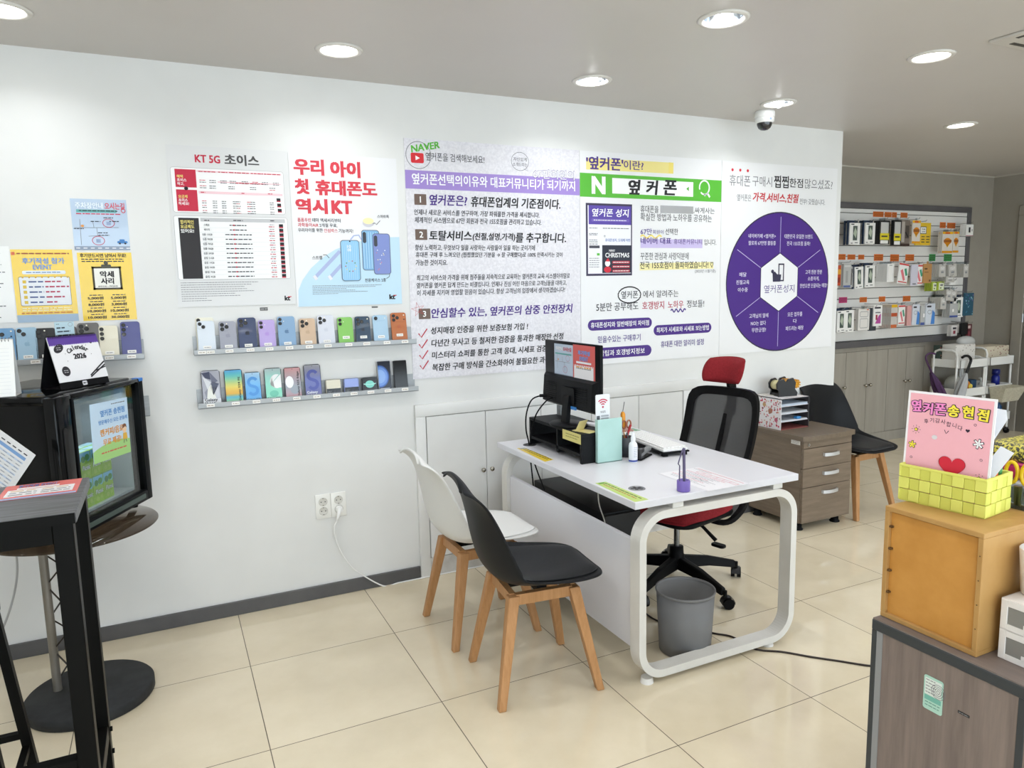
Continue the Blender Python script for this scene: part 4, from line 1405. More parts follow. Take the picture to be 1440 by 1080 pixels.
def scr_fold(a, x0, x1, z0, z1):
    a.rect(x0, x1, z0, z1, mat('#11172a', .12), 2)
    w, h = x1 - x0, z1 - z0
    cx, cz = x0 + w * .12, z0 + h * .5
    for rr_, col_ in ((.74, '#24407c'), (.7, '#3f68b4'), (.62, '#6a90d2'), (.45, '#86a8de')):
        pts = [(min(x1, max(x0, cx + w * rr_ * cos(t_))), cz + h * .36 * rr_ / .7 * sin(t_)) for t_ in [2 * pi * i / 48 for i in range(48)]]
        a.poly(pts, mat(col_, .15), 3 + (.75 - rr_) * 4)
    a.rect(x0 + .004, x1 - .01, z0 + .004, z0 + .014, mat('#dfe3ee', .3), 5)


def scr_black(a, x0, x1, z0, z1):
    a.rect(x0, x1, z0, z1, mat('#0d0d0f', .1), 2)


put('phone screen with grey crystal wallpaper, left end of the lower shelf', ((-0.0408, 1.016)), ((-0.0422, 1.1581)), .0785, mat('#77787e', .3, .4), 'screen', S2Z, screen=scr_crystal, tagged=False)
put('phone screen with yellow and teal wallpaper and sideways lettering, lower shelf', ((0.0538, 1.0134)), ((0.0489, 1.1553)), .0765, mat('#4a4f58', .3, .4), 'screen', S2Z, screen=scr_fe, tagged=False)
put('phone screen with a big blue S wallpaper on the lower shelf', ((0.1347, 1.014)), ((0.1303, 1.1388)), .0705, mat('#4f565e', .3, .4), 'screen', S2Z, screen=scr_S(['#6fb0e0', '#5fa8e4', '#66aee6', '#86c0ec', '#a9cdea'], '#4a92d8', ['Galaxy S25']), tagged=False)
put('mint phone screen partly covered by a white paper blob, lower shelf', ((0.2244, 1.0153)), ((0.2202, 1.1508)), .0758, mat('#55605f', .3, .4), 'screen', S2Z, screen=scr_blob(['#9adcc4', '#8ad8bc', '#8fd4c0', '#9ad2c6', '#a8bcbc'], '#eef0f0', 'Galaxy S25+', 'r'), tagged=False)
put('grey-pink phone screen with a white oval and sideways lettering, lower shelf', ((0.3117, 1.0147)), ((0.305, 1.1487)), .0756, mat('#55575c', .3, .4), 'screen', S2Z, screen=scr_blob(['#c98f92', '#b09ea6', '#9fa4ae', '#a39aa4', '#b89a9e', '#c48f90'], '#f0f0f2', 'Galaxy S25 Edge', 'l'), tagged=False)
put('phone screen with dusky violet S wallpaper and white lettering, lower shelf', ((0.4029, 1.0163)), ((0.3982, 1.1564)), .0776, mat('#5a5c66', .3, .4), 'screen', S2Z, screen=scr_S(['#7f7896', '#666ba6', '#6a72ae', '#7078b0', '#7f7f9c', '#8f8f96'], '#4d55a0', ['Galaxy', 'S25 Ultra'], 1, '#eef0f6'), tagged=False)
put('small cream flip phone folded shut on the lower shelf', ((0.4962, 1.018)), ((0.49, 1.0775)), .0719, mat('#cfcab8', .3), 'flip', S2Z, screen=scr_flip('#d9d3c0'), tagged=False, th=.015)
put('small periwinkle blue flip phone folded shut on the lower shelf', ((0.5826, 1.0166)), ((0.5773, 1.0767)), .0719, mat('#8f9cd0', .3), 'flip', S2Z, screen=scr_flip('#94a4dc'), tagged=False, th=.015)
put('small black flip phone showing a mint planet picture, lower shelf', ((0.6708, 1.0171)), ((0.6649, 1.075)), .0745, mat('#23252a', .3), 'flip', S2Z, screen=scr_flipdark, tagged=False, th=.015)
put('folded phone with a bright blue disc on its dark screen, lower shelf', ((0.748, 1.0142)), ((0.7439, 1.1483)), .067, mat('#b9bcc4', .3, .4), 'fold', S2Z, screen=scr_fold, tagged=False, th=.014)
put('black folded phone with a blank dark screen, right end of the lower shelf', ((0.8307, 1.0125)), ((0.829, 1.1458)), .067, mat('#2e2e31', .3, .3), 'fold', S2Z, screen=scr_black, tagged=False, th=.012)

# shelf behind the drinks cooler
S0Z = ((-0.3231, 1.2288))[1] + .004
phone_shelf('grey phone shelf behind the drinks cooler at the left', -1.05, ((-0.2937, 1.2412))[0], S0Z,
            [(-0.6821, 1.2411)[0], (-0.4232, 1.2426)[0], (-0.3418, 1.243)[0]])
for lab, bot, top, w, bd, sty, lg in (
        ('blue phone half hidden behind the blank spiral notepad', (-0.7849, 1.2612), (-0.7778, 1.3779), .0745, c('#6f9cc4'), 'bar3', None),
        ('light blue phone between the spiral notepad and the black phone', (-0.7083, 1.2565), (-0.7089, 1.3779), .0722, c('#a2c2d8'), 'diag2', mat('#86aac4', .3)),
        ('black phone partly hidden behind the purple-edged calendar', (-0.6446, 1.255), (-0.6412, 1.3729), .0722, c('#1f2023'), 'tri', None),
        ('dark brown-grey phone hidden behind the pale blue memo note', (-0.5708, 1.2556), (-0.5648, 1.3757), .0725, c('#5a524e'), 'tri', None),
        ('dark grey phone with three big lenses peeking over the calendar', (-0.4929, 1.2544), (-0.491, 1.3881), .0776, c('#6c6a68'), 'tri', None),
        ('cream phone with three vertical lenses, right of the calendar', (-0.4217, 1.2537), (-0.4224, 1.3732), .0716, c('#e6e0cc'), 'sam3', None),
        ('indigo phone with three vertical lenses at the end of the short shelf', (-0.3393, 1.2524), (-0.3388, 1.387), .0735, c('#585b8e'), 'sam3', None)):
    put(lab, bot, top, w, bd, sty, S0Z, logo=lg, group='display phones behind the drinks cooler')
S00Z = S0Z - .245
phone_shelf('short grey phone shelf end peeking out beside the drinks cooler', -.56, -.292, S00Z, [-.36])

# ================================================================ left side: glass table, drinks cooler, bar table
GLOSSB = mat('#08090a', .1, spec=.25)
MATB = mat('#121315', .45, spec=.1)
DARKM = noise_mat('dark_stone', '#2c2d2e', '#363738', 14, rough=.55, spec=.12)
TINT = glassmat('smoked_glass', (.64, .59, .54), .03)
tcx, tcy = -.561, -.497
t = thing('round_glass_table', 'round smoked-glass pedestal table carrying the drinks cooler', 'table', (tcx, tcy, 0))
T = Matrix.Translation((tcx, tcy, 0))
T2 = Matrix.Translation((-.607, -.457, 0))
o = MB(T); o.lathe([(.0001, 0), (.211, 0), (.215, .006), (.215, .036), (.21, .042), (.0001, .042)], DARKM, n=64); o.build('base', t)
POLE = noise_mat('worn_pole', '#6b6659', '#85807a', 20, (1, 1, .15), rough=.4, metal=.4)
for k, th in enumerate((3.1, 1.05, -1.05)):
    r_ = .064
    o = MB(T2); o.cyl((r_ * cos(th), r_ * sin(th), .042), (r_ * cos(th), r_ * sin(th), .635), .015, POLE, n=16); o.build('pole', t)
ROD = mat('#3a3530', .4, .5)
for k in range(3):
    th0, th1 = (3.1, 1.05, -1.05)[k], (3.1, 1.05, -1.05)[(k + 1) % 3]
    pts = []
    for i in range(5):
        th = th0 if i % 2 == 0 else th1
        pts.append((.064 * cos(th), .064 * sin(th), i * .125 + .075))
    o = MB(T2)
    for i in range(4): o.tube([pts[i], pts[i + 1]], .003, ROD, 6)
    o.build('lattice_rod', t)
o = MB(Matrix.Translation((-.57, -.42, 0))); o.lathe([(.0001, .64), (.282, .64), (.2855, .644), (.282, .648), (.0001, .648)], TINT, n=80); o.build('glass_top', t)
for k in range(3):
    th = (3.1, 1.05, -1.05)[k]
    o = MB(T2); o.cyl((.064 * cos(th), .064 * sin(th), .615), (.064 * cos(th), .064 * sin(th), .6395), .022, MATB, n=18); o.build('glass_pad', t)

# drinks cooler
RZ = 1.0949
CW, CD, CZ0, CZ1 = .546, .44, .672, 1.171
cool = thing('drinks_cooler', 'glossy black countertop drinks cooler with a glass door', 'cooler', (-.4288, -.468, .649), RZ)
M = world_of(cool)
MZ = Matrix.Translation((0, 0, -.649))
MC = M @ MZ           # local x along door, y into body, z absolute
o = MB(MC)
w2 = CW / 2
ID = .36              # inside depth
INS = mat('#a3a8ab', .4)
o.box(-w2 + .012, w2 - .012, .045, CD, CZ1 - .035, CZ1, GLOSSB, .006, 2)
o.box(-w2 + .012, w2 - .012, .045, CD, CZ0, CZ0 + .045, GLOSSB, .006, 2)
o.box(-w2 + .012, -w2 + .04, .045, CD, CZ0 + .04, CZ1 - .03, GLOSSB)
o.box(w2 - .04, w2 - .012, .045, CD, CZ0 + .04, CZ1 - .03, GLOSSB)
o.box(-w2 + .012, w2 - .012, CD - .03, CD, CZ0 + .04, CZ1 - .03, GLOSSB)
o.build('body', cool)
o = MB(MC)
o.box(-w2 + .042, w2 - .042, .05, CD - .032, CZ0 + .0455, CZ0 + .055, INS)
o.box(-w2 + .042, w2 - .042, CD - .036, CD - .032, CZ0 + .055, CZ1 - .037, INS)
o.box(-w2 + .0405, -w2 + .044, .05, CD - .036, CZ0 + .055, CZ1 - .037, INS)
o.box(w2 - .044, w2 - .0405, .05, CD - .036, CZ0 + .055, CZ1 - .037, INS)
o.box(-w2 + .044, w2 - .044, .05, CD - .036, CZ1 - .04, CZ1 - .0365, INS)
for zz in (.93, 1.02):
    o.box(-w2 + .044, w2 - .044, CD - .0395, CD - .036, zz, zz + .004, MATB)
o.build('liner', cool)
# door: frame with the grip side at the left
o = MB(MC)
gx0, gx1, gz0, gz1 = w2 - .455, w2 - .037, .716, 1.15
o.box(-w2, gx0, 0, .04, CZ0, CZ1 - .003, GLOSSB, .005, 2)
o.box(gx1, w2, 0, .04, CZ0, CZ1 - .003, MATB, .004, 2)
o.box(gx0 - .004, gx1 + .004, 0, .04, CZ0, gz0, MATB, .004, 2)
o.box(gx0 - .004, gx1 + .004, 0, .04, gz1, CZ1 - .003, GLOSSB, .004, 2)
o.box(gx0 - .003, gx0 + .006, -.003, .002, gz0 - .004, gz1 + .004, MATB); o.box(gx1 - .004, gx1 + .003, -.003, .002, gz0 - .004, gz1 + .004, MATB)
dfr = o.build('door_frame', cool)
o = MB(MC)
o.rbox(-w2 + .028, -w2 + .048, -.004, 0, .82, 1.06, .0095, mat('#060607', .6), 'y', .001)

o.build('door_grip', cool)
CLEAR = glassmat('cooler_glass', (.93, .95, .95))
o = MB(MC); o.box(gx0, gx1, .012, .016, gz0, gz1, CLEAR); o.build('door_glass', cool)
o = MB(MC); o.box(gx0 + .02, gx1 - .02, -.0035, .0, gz0 - .03, gz0 - .012, mat('#3b4a44', .3)); o.build('badge_strip', cool)
for xx in (-w2 + .06, w2 - .06):
    for yy in (.05, CD - .06):
        o = MB(MC); o.cyl((xx, yy, .6487), (xx, yy, CZ0 + .004), .016, MATB, n=16); o.build('foot', cool)
o = MB(MC); o.box(w2 - .03, w2 + .001, -.001, .03, CZ1 - .016, CZ1 - .002, mat('#3f7fd0', .3), .002, 1); o.build('corner_film', cool)

# strip lamp added to brighten the cartons, hidden behind the top of the door
o = MB(MC); o.box(-w2 + .08, w2 - .08, .05, .066, CZ1 - .052, CZ1 - .041, INS); o.build('added_lamp_housing', cool)
ld = bpy.data.lights.new('added_strip_light', 'AREA'); ld.shape = 'RECTANGLE'; ld.size = .36; ld.size_y = .012; ld.energy = .9
lo = bpy.data.objects.new('added_strip_light', ld); COL.objects.link(lo); lo.parent = cool
lo.location = (0, .058, CZ1 - .0535 - .649); lo.rotation_euler = (.35, 0, 0)

# flyer stuck on the glass
t = thing('flyer', 'pale blue and green free-drinks flyer stuck on the cooler door', 'flyer', (0, 0, 0), 0)
FM = MC @ Matrix.Translation((w2, -.0045, 0))
o = MB(FM)
P4 = [(-.379, 1.118), (-.364, .902), (-.130, .889), (-.143, 1.112)]
u = Vector((.2345, -.0105)).normalized()
ang = math.atan2(-.006, .236)
RM = Matrix.Translation((-.254, 0, 1.006)) @ Matrix.Rotation(.035, 4, 'Y')
fw, fh = .236, .214
o.box(-fw / 2, fw / 2, -.0008, .0006, -fh / 2, fh / 2, mat('#c2d9ee', .3), M=RM)
a = Art(MB(), (0, -.0008, 0))
sub = MB(FM @ RM)
a.mb = sub
LB = mat('#5b95d2', .35); OR_ = mat('#e49a2c', .35)
a.poly([(-fw / 2, -fh / 2)] + [(fw / 2, -fh / 2), (fw / 2, -.052)] + [(fw / 2 - fw * i / 12, -.052 + .014 * sin(pi * i / 12) - .012 * i / 12) for i in range(1, 12)] + [(-fw / 2, -.066)], mat('#9fce7c', .35), 1)
a.fine(.01, fw / 2 - .02, .094, .005, GR2, 2, 3)
a.text('옆커폰 송현점', -.062, .094, .066, .024, LB, 2, .032)
a.text('방문해주신 모든 분들께', -.075, .108, .034, .016, LB, 2, .02)
a.text('캔커피/음료', -.07, .08, -.004, .027, OR_, 2, .032)
a.text('무료 제공!', -.056, .06, -.041, .025, OR_, 2, .032)
a.fine(-.07, .092, -.078, .008, mat('#c8604a', .4), 2, 9)
# little plain figure at the right
a.ell(.085, -.012, .014, .014, mat('#f0cfae', .4), 3, 20)
a.poly([(.071, -.008), (.074, .006), (.085, .01), (.096, .006), (.1, -.008), (.09, -.002)], mat('#7a4a2a', .4), 4)
a.poly([(.074, -.026), (.098, -.026), (.102, -.05), (.07, -.05)], mat('#e2b040', .4), 3)
a.line([(.08, -.05), (.076, -.064)], .004, mat('#5a4a40', .4), 3); a.line([(.09, -.05), (.095, -.062)], .004, mat('#5a4a40', .4), 3)
ob = MB()
ob.v, ob.f, ob.m, ob.sm, ob.mats = o.v, o.f, o.m, o.sm, o.mats
off = len(ob.v)
for f, mi_, s_ in zip(sub.f, sub.m, sub.sm):
    mm_ = sub.mats[mi_]
    if mm_ not in ob.mats: ob.mats.append(mm_)
    ob.f.append(tuple(i + off for i in f)); ob.m.append(ob.mats.index(mm_)); ob.sm.append(s_)
ob.v += sub.v
ob.build('sheet', t)

# juice cartons in the cooler
JG, JB = mat('#a4c842', .4), mat('#86c4ea', .4)
jw, jd, jh = .062, .042, .104


def carton(loc, label):
    t = thing('juice_carton', label, 'juice carton', loc, RZ, 'green juice cartons in the cooler')
    m_ = world_of(t)
    o = MB(m_)
    o.box(-jw / 2, jw / 2, 0, jd, 0, jh, JG, .001, 1)
    a = Art(o, (0, 0, 0))
    a.rect(-jw / 2 + .001, jw / 2 - .001, jh * .62, jh - .001, JB, 1)
    a.poly([(-jw / 2 + .001, jh * .6)] + [(-jw / 2 + .001 + (jw - .002) * i / 8, jh * (.66 + .05 * sin(i * 1.7))) for i in range(9)] + [(jw / 2 - .001, jh * .6)], JG, 2)
    a.ell(-.012, jh * .74, .012, .012, mat('#4c8a3a', .4), 2, 18); a.ell(.012, jh * .78, .014, .012, mat('#5a9a44', .4), 2.4, 18)
    a.text('Picnic', -.022, .026, jh * .43, .018, mat('#44503a', .4), 3, .05, shear=.2)
    a.text('Picnic', -.022, .026, jh * .43, .017, WH, 5, .02, shear=.2)
    a.ell(-.01, jh * .16, .009, .009, mat('#b8d060', .4), 2, 16); a.ell(.014, jh * .2, .007, .007, mat('#b8d060', .4), 2, 16)
    o.build('box', t)
    o = MB(m_); o.box(-jw / 2 + .006, -jw / 2 + .03, -.0002, .0, 0, .0001, WH)
    o = MB(m_); o.box(-jw / 2 + .004, jw / 2 - .004, .004, jd - .004, jh, jh + .0012, mat('#a9d4ea', .4)); o.build('straw_seal', t)
    return t


first = None
for tier in range(2):
    for row in range(2):
        for k in range(4):
            xx = w2 - .188 - k * .0645
            yy = .065 + row * .046
            P = MC @ Vector((xx, yy, CZ0 + .0552 + tier * .1058))
            lab = ('green and blue juice carton in the %s layer, %s from the right, %s row' % (['lower', 'upper'][tier], ['first', 'second', 'third', 'fourth'][k], ['front', 'back'][row]))
            if first is None:
                first = carton(P, lab)
            else:
                dup(first, P, RZ, lab)

# blank spiral notepad standing on the cooler
def easel(name, label, cat, p0, p1, h, depth, parts):
    """p0, p1: front bottom corners (left, right); leaf leans back, rear leaf meets it at the top"""
    p0, p1 = Vector(p0), Vector(p1)
    cc = (p0 + p1) / 2
    ang = math.atan2(p1.y - p0.y, p1.x - p0.x)
    t = thing(name, label, cat, cc, ang)
    parts(t, world_of(t), (p1 - p0).length, h, depth)
    return t


def notepad(t, m_, w, h, d):
    lean = math.atan2(d / 2, h)
    F = m_ @ Matrix.Rotation(-lean, 4, 'X')
    hh = h / cos(lean)
    o = MB(F); o.box(-w / 2, w / 2, 0, .004, 0, hh, mat('#ececea', .5))
    a = Art(o, (0, 0, 0))
    for i in range(13): a.rect(-w / 2 + .006, w / 2 - .012, .012 + i * .0125, .0126 + i * .0125, mat('#c8ccd2', .5), 1)
    o.build('page_block', t)
    B = m_ @ Matrix.Translation((0, d, 0)) @ Matrix.Rotation(lean, 4, 'X')
    o = MB(B); o.box(-w / 2, w / 2, -.002, 0, 0, hh, mat('#d4d4d2', .5)); o.build('stand_board', t)
    o = MB(m_); o.box(-w / 2, w / 2, 0, d, 0, .0016, mat('#d4d4d2', .5)); o.build('stand_foot', t)
    o = MB(F)
    for i in range(16):
        xx = -w / 2 + .012 + i * (w - .024) / 15
        o.tube([(xx, .008 + .009 * cos(q), hh - .004 + .009 * sin(q)) for q in [2 * pi * k / 12 for k in range(12)]], .0011, mat('#5c5c60', .3, .6), 5, closed=True)
    o.build('spiral', t)


easel('desk_notepad', 'blank lined spiral notepad standing on the cooler at the left edge', 'notepad', (-.84, -.60, 1.172), (-.672, -.607, 1.172), .19, .085, notepad)

CAL_K = mat('#161618', .4, spec=.1)


def calendar(t, m_, w, h, d):
    lean = math.atan2(d / 2, h)
    F = m_ @ Matrix.Rotation(-lean, 4, 'X')
    hh = h / cos(lean)
    o = MB(F); o.box(-w / 2, w / 2, 0, .002, 0, hh, CAL_K)
    o.build('stand_board', t)
    B = m_ @ Matrix.Translation((0, d, 0)) @ Matrix.Rotation(lean, 4, 'X')
    o = MB(B); o.box(-w / 2, w / 2, -.002, 0, 0, hh, CAL_K); o.build('stand_board', t)
    o = MB(m_); o.box(-w / 2, w / 2, 0, d, 0, .002, CAL_K); o.build('stand_foot', t)
    o = MB(F)
    z0 = .024
    o.box(-w / 2 + .001, w / 2 - .001, -.004, 0, z0, hh - .002, mat('#e9e8ea', .45))
    a = Art(o, (0, -.004, 0))
    PU = mat('#5a3c94', .45)
    a.rect(-w / 2 + .001, w / 2 - .001, hh - .034, hh - .002, PU, 1)
    for i in range(22): a.rect(-w / 2 + .006 + i * .0092, -w / 2 + .0095 + i * .0092, hh - .0345, hh - .032, mat('#c4b4e4', .5), 2)
    K = mat('#26242a', .5)
    word = 'Calendar'
    for i, ch in enumerate(word):
        th = (i - 3.5) * .185
        hh_ = .0125 if ch not in 'Cld' else .0175
        rr_ = .062 + (hh_ - .0125) / 2
        a.textc(ch, .006 + rr_ * sin(th), .082 + rr_ * cos(th), hh_, K, 2, .03, rot=-th)
    a.text('2026', -.02, .034, .112, .02, K, 2, .05)
    for cx_, cz_, rx, rz_, rr_ in ((-w / 2 + .034, hh - .045, .022, .014, .5), (-w / 2 + .038, .062, .0165, .018, 0)):
        pts = [(cx_ + (rx * cos(q) * cos(rr_) - rz_ * sin(q) * sin(rr_)), cz_ + (rx * cos(q) * sin(rr_) + rz_ * sin(q) * cos(rr_))) for q in [2 * pi * k / 32 for k in range(32)]]
        a.poly(pts, K, 2)
        for k in (-.004, .003): a.fine(cx_ - .009, cx_ + .01, cz_ + k, .003, mat('#c9c9cc', .5), 3, 5)
    for k in range(2): a.line([(.028, .03 + .006 * k), (w / 2 - .002, .07 + .012 * k)], .005, K, 3)
    a.line([(.05, .05), (w / 2 - .002, .062)], .004, K, 3)
    for q in ((-.05, .125), (-.048, .098), (.045, .15), (.058, .115)): a.ell(q[0], q[1], .0015, .0015, K, 2, 8)
    a.ell(.07, .157, .004, .003, K, 2, 10)
    a.mb.build('page_block', t)
    o = MB(F)
    for i in range(30):
        xx = -w / 2 + .008 + i * (w - .016) / 29
        o.tube([(xx, .0 + .007 * cos(q), hh - .003 + .007 * sin(q)) for q in [2 * pi * k / 10 for k in range(10)]], .0009, CAL_K, 5, closed=True)
    o.build('spiral', t)
    o = MB(F)
    a = Art(o, (0, -.0005, 0))
    a.rrect(-.012, .008, .004, .02, .004, mat('#d8d8dc', .5), 1)
    a.fine(-.009, .006, .012, .006, CAL_K, 2, 3)
    a.mb.build('emblem', t)


easel('desk_calendar', 'purple-edged desk calendar on a black stand on top of the cooler', 'calendar', (-.553, -.512, 1.1725), (-.412, -.357, 1.1725), .185, .095, calendar)

# memo note standing up behind the calendar
t = thing('memo_note', 'pale blue handwritten memo note sticking up behind the calendar', 'memo note', (-.535, -.40, 1.32), .83)
m_ = world_of(t)
o = MB(m_); o.box(-.04, .04, 0, .0012, 0, .088, mat('#bcd6e2', .5))
a = Art(o, (0, 0, 0))
for i, (x0_, x1_) in enumerate(((-.034, -.02), (-.034, 0), (-.032, .022), (-.03, .034), (-.03, .03))):
    a.fine(x0_, x1_, .08 - i * .0135, .0075 if i else .003, mat('#33424e', .5), 1, i + 60)
a.ring(.024, .077, .009, .007, .001, GR2, 1)
o.build('paper', t)
# flat black tray at the back of the cooler
t = thing('flat_tray', 'flat black tray at the back right corner of the cooler top', 'tray', tuple(MC @ Vector((.17, .22, 1.1715))), RZ)
m_ = world_of(t)
o = MB(m_); o.rbox(-.09, .09, -.06, .06, 0, .004, .012, MATB); o.build('base', t)
o = MB(m_)
for b_ in ((-.09, .09, -.06, -.056), (-.09, .09, .056, .06), (-.09, -.086, -.056, .056), (.086, .09, -.056, .056)): o.box(*b_, .003, .012, MATB)
o.build('rim', t)

# price sheet taped to the cooler side
t = thing('price_sheet', 'white sheet with a pale blue table taped aslant on the cooler side', 'sheet', tuple(MC @ Vector((-w2 + .012, .22, .97))), 0)
LF = MC @ Matrix(((0, 1, 0, -w2 + .0105), (-1, 0, 0, 0), (0, 0, 1, 0), (0, 0, 0, 1)))
# sheet plane: local X = towards the door (-y of the cooler), local Y = outwards normal handled by Art
o = MB(MC)
a = Art(o, MC.inverted() @ (MC @ Vector((-w2 + .0105, .087, .977))), (0, -1, 0), (0, 0, 1))
d1 = Vector((-.106, .084)).normalized()      # from right corner back along the top edge
d1 = Vector((-.784, .621)); d2 = Vector((-.513, -.858))
d2 = Vector((-d1.y, d1.x)); d2 = -d2 if d2.y > 0 else d2


def q2(u_, v_): return tuple(d1 * u_ + d2 * v_)


a.poly([q2(0, 0), q2(.3, 0), q2(.3, .21), q2(0, .21)], mat('#e6e7ea', .4), 2)
def qrect(u0, u1, v0, v1, m_, L): a.poly([q2(u0, v0), q2(u1, v0), q2(u1, v1), q2(u0, v1)], m_, L)
qrect(.02, .28, .03, .042, mat('#7fa4d4', .4), 3)
for i in range(12):
    qrect(.02, .28, .05 + i * .0125, .0565 + i * .0125, mat(['#c3d2e6', '#dcdfe2'][i % 2], .4), 3)
    for k in range(9): qrect(.024 + k * .029, .04 + k * .029, .052 + i * .0125, .0545 + i * .0125, mat('#9a9ca4', .5), 4)
for k in range(8): qrect(.022 + .022 * k, .036 + .022 * k, .018, .022, INK2, 3)
o.build('paper', t)

# bar table
BT = noise_mat('black_woodgrain', '#3a3b3e', '#6d6f74', 9, (.7, 9, 9), rough=.4, spec=.5, detail=8, lo=.35, hi=.75)
BLK = mat('#0e0e0d', .4, spec=.08)
t = thing('bar_table', 'tall black bar table with wood-grain top at the left edge', 'bar table', (-1.03, -1.383, 0))
o = MB(); o.box(-1.63, -.428, -1.564, -1.202, .974, 1.0, BT, .002, 1)
tp = o.build('table_top', t)
o = MB(); o.box(-1.628, -.43, -1.566, -1.5645, .974, .9995, BLK); o.build('edge_band', t)
for x0 in (-.48, -1.62):
    for y0 in (-1.552, -1.258):
        o = MB(); o.box(x0, x0 + .043, y0, y0 + .043, 0, .974, BLK, .002, 1); o.build('leg', t)
for y0 in (-1.552, -1.258):
    o = MB(); o.box(-1.577, -.48, y0 + .004, y0 + .039, .925, .974, BLK, .0015, 1); o.build('apron', t)
for x0 in (-.478, -1.618):
    o = MB(); o.box(x0, x0 + .039, -1.509, -1.258, .25, .29, BLK, .0015, 1); o.build('side_rail', t)
o = MB(); o.box(-1.577, -.48, -1.548, -1.513, .345, .38, BLK, .0015, 1); o.build('foot_rail', t)
for zz in (.268, .2):
    o = MB(); o.cyl((-.437, -1.2365, zz), (-.431, -1.2365, zz), .007, BLK, n=12); o.build('bolt', t)

t = thing('flyer', 'red and white flyer lying on the bar table', 'flyer', (-.53, -1.285, 1.0005))
o = MB(); o.box(-.618, -.444, -1.368, -1.21, 1.0004, 1.0012, mat('#d8706a', .25))
a = Art(o, (-.618, -1.368, 1.0012), (1, 0, 0), (0, 1, 0))
a.rect(.002, .172, .0, .016, mat('#8fa4c8', .3), 1)
a.rect(.012, .162, .03, .1, mat('#e6e4e6', .3), 1)
a.text('후기작성 EVENT', .03, .12, .135, .03, mat('#5a6ea8', .3), 2, .03)
a.rect(.03, .125, .105, .118, mat('#e6e4e6', .3), 1)
for i in range(3):
    a.fine(.02, .08, .085 - i * .02, .01, mat(['#c8963c', '#5a5a5e', '#5a5a5e'][i], .4), 2, i)
    a.fine(.09, .155, .085 - i * .02, .01, mat(['#c8963c', '#5a5a5e', '#5a5a5e'][i], .4), 2, i + 5)
o.build('sheet', t)

# stool
t = thing('bar_stool', 'black metal bar stool cut off at the lower left edge', 'stool', (-.84, -1.32, 0))
o = MB(); o.rbox(-1.0, -.668, -1.5, -1.16, .655, .69, .03, BLK, 'z', .006); o.build('seat', t)
for (xt, yt), (xb_, yb_) in (((-.682, -1.2), (-.618, -1.18)), ((-.682, -1.46), (-.618, -1.5)), ((-.985, -1.2), (-1.05, -1.18)), ((-.985, -1.46), (-1.05, -1.5))):
    o = MB(); o.bar([(xt, yt, .655), (xb_, yb_, 0)], .024, .024, BLK, (0, 1, 0)); o.build('leg', t)
for p0, p1 in (((-.646, -1.19, .29), (-1.02, -1.19, .29)), ((-.646, -1.482, .29), (-1.02, -1.482, .29)), ((-.646, -1.19, .25), (-.646, -1.482, .25)), ((-1.02, -1.19, .25), (-1.02, -1.482, .25))):
    o = MB(); o.bar([p0, p1], .018, .018, BLK); o.build('foot_ring', t)

# wall sockets and the white lead
FP = mat('#ecebe6', .35)
q0, q1, qm = (0.3839, 0.5183), (0.5316, 0.3768), (0.4566, 0.443)
xs = [(q0[0], (q0[0] + q1[0]) / 2 - .0005), ((q0[0] + q1[0]) / 2 + .0005, q1[0])]
zt, zb = q0[1] + .002, q0[1] + .002 - .12
for i, (x0, x1) in enumerate(xs):
    t = thing('wall_socket', ['white double wall socket, left of the pair, empty', 'white double wall socket with a plug in its lower outlet'][i], 'socket', ((x0 + x1) / 2, 0, zb), 0, 'wall sockets')
    o = MB(); o.box(x0, x1, -.008, 0, zb, zt, FP, .002, 2); o.build('faceplate', t)
    for k, zz in enumerate((zt - .037, zt - .083)):
        o = MB(Matrix.Translation(((x0 + x1) / 2, -.008, zz)) @ Matrix.Rotation(pi / 2, 4, 'X'))
        o.lathe([(.0001, .0004), (.0185, .0004), (.021, .0018), (.0215, 0)], mat('#cfcdc6', .4), n=28)
        for dx in (-.0095, .0095): o.cyl((dx, 0, .0003), (dx, 0, .0012), .0027, mat('#3a3a3a', .5), n=10)
        for dz in (-.017, .017): o.box(-.003, .003, dz - .0015, dz + .0015, .0004, .0014, mat('#6b665c', .4))
        o.build('outlet', t)
px_, pz_ = (xs[1][0] + xs[1][1]) / 2, zt - .083
t = thing('power_cable', 'white power cord plugged into the wall socket, trailing along the floor', 'cord', (px_, -.02, 0))
o = MB(); o.cyl((px_, -.0105, pz_), (px_, -.03, pz_), .0185, GLOSSWHITE, r1=.015, n=20)
o.tube([(px_, -.026, pz_ + .005), (px_ - .006, -.034, pz_ - .012), (px_ - .012, -.032, pz_ - .034), (px_ - .016, -.026, pz_ - .055)], [.011, .01, .007, .0045], GLOSSWHITE, 10); o.build('plug', t)
w = [(px_ - .016, -.026, pz_ - .055)]
for q in ((0.4629, 0.3571), (0.4666, 0.2988), (0.4893, 0.2238), (0.5299, 0.1484), (0.5702, 0.1037)):
    w.append((q[0], -.032, q[1]))
for q in ((0.6944, 0.0615), (0.7737, 0.0338), (0.8625, 0.0222), (0.9574, 0.0241), (1.1057, 0.0317), (1.2816, 0.051), (1.5062, 0.0617)):
    w.append((q[0], min(q[1], -.018), .0036))
o = MB(); o.tube(smooth_bezier(w, 6), .0034, GLOSSWHITE, 8); o.build('lead', t)
t = thing('power_cable', 'thin grey cord hanging below the round glass table', 'cord', (-.83, -.2, 0))
o = MB(); o.tube(smooth_bezier([(-.80, -.19, .645), (-.80, -.17, .5), (-.815, -.15, .38), (-.86, -.13, .24), (-.93, -.12, .1), (-1.0, -.1, .005)], 6), .004, mat('#a9a9a9', .4), 8); o.build('lead', t)

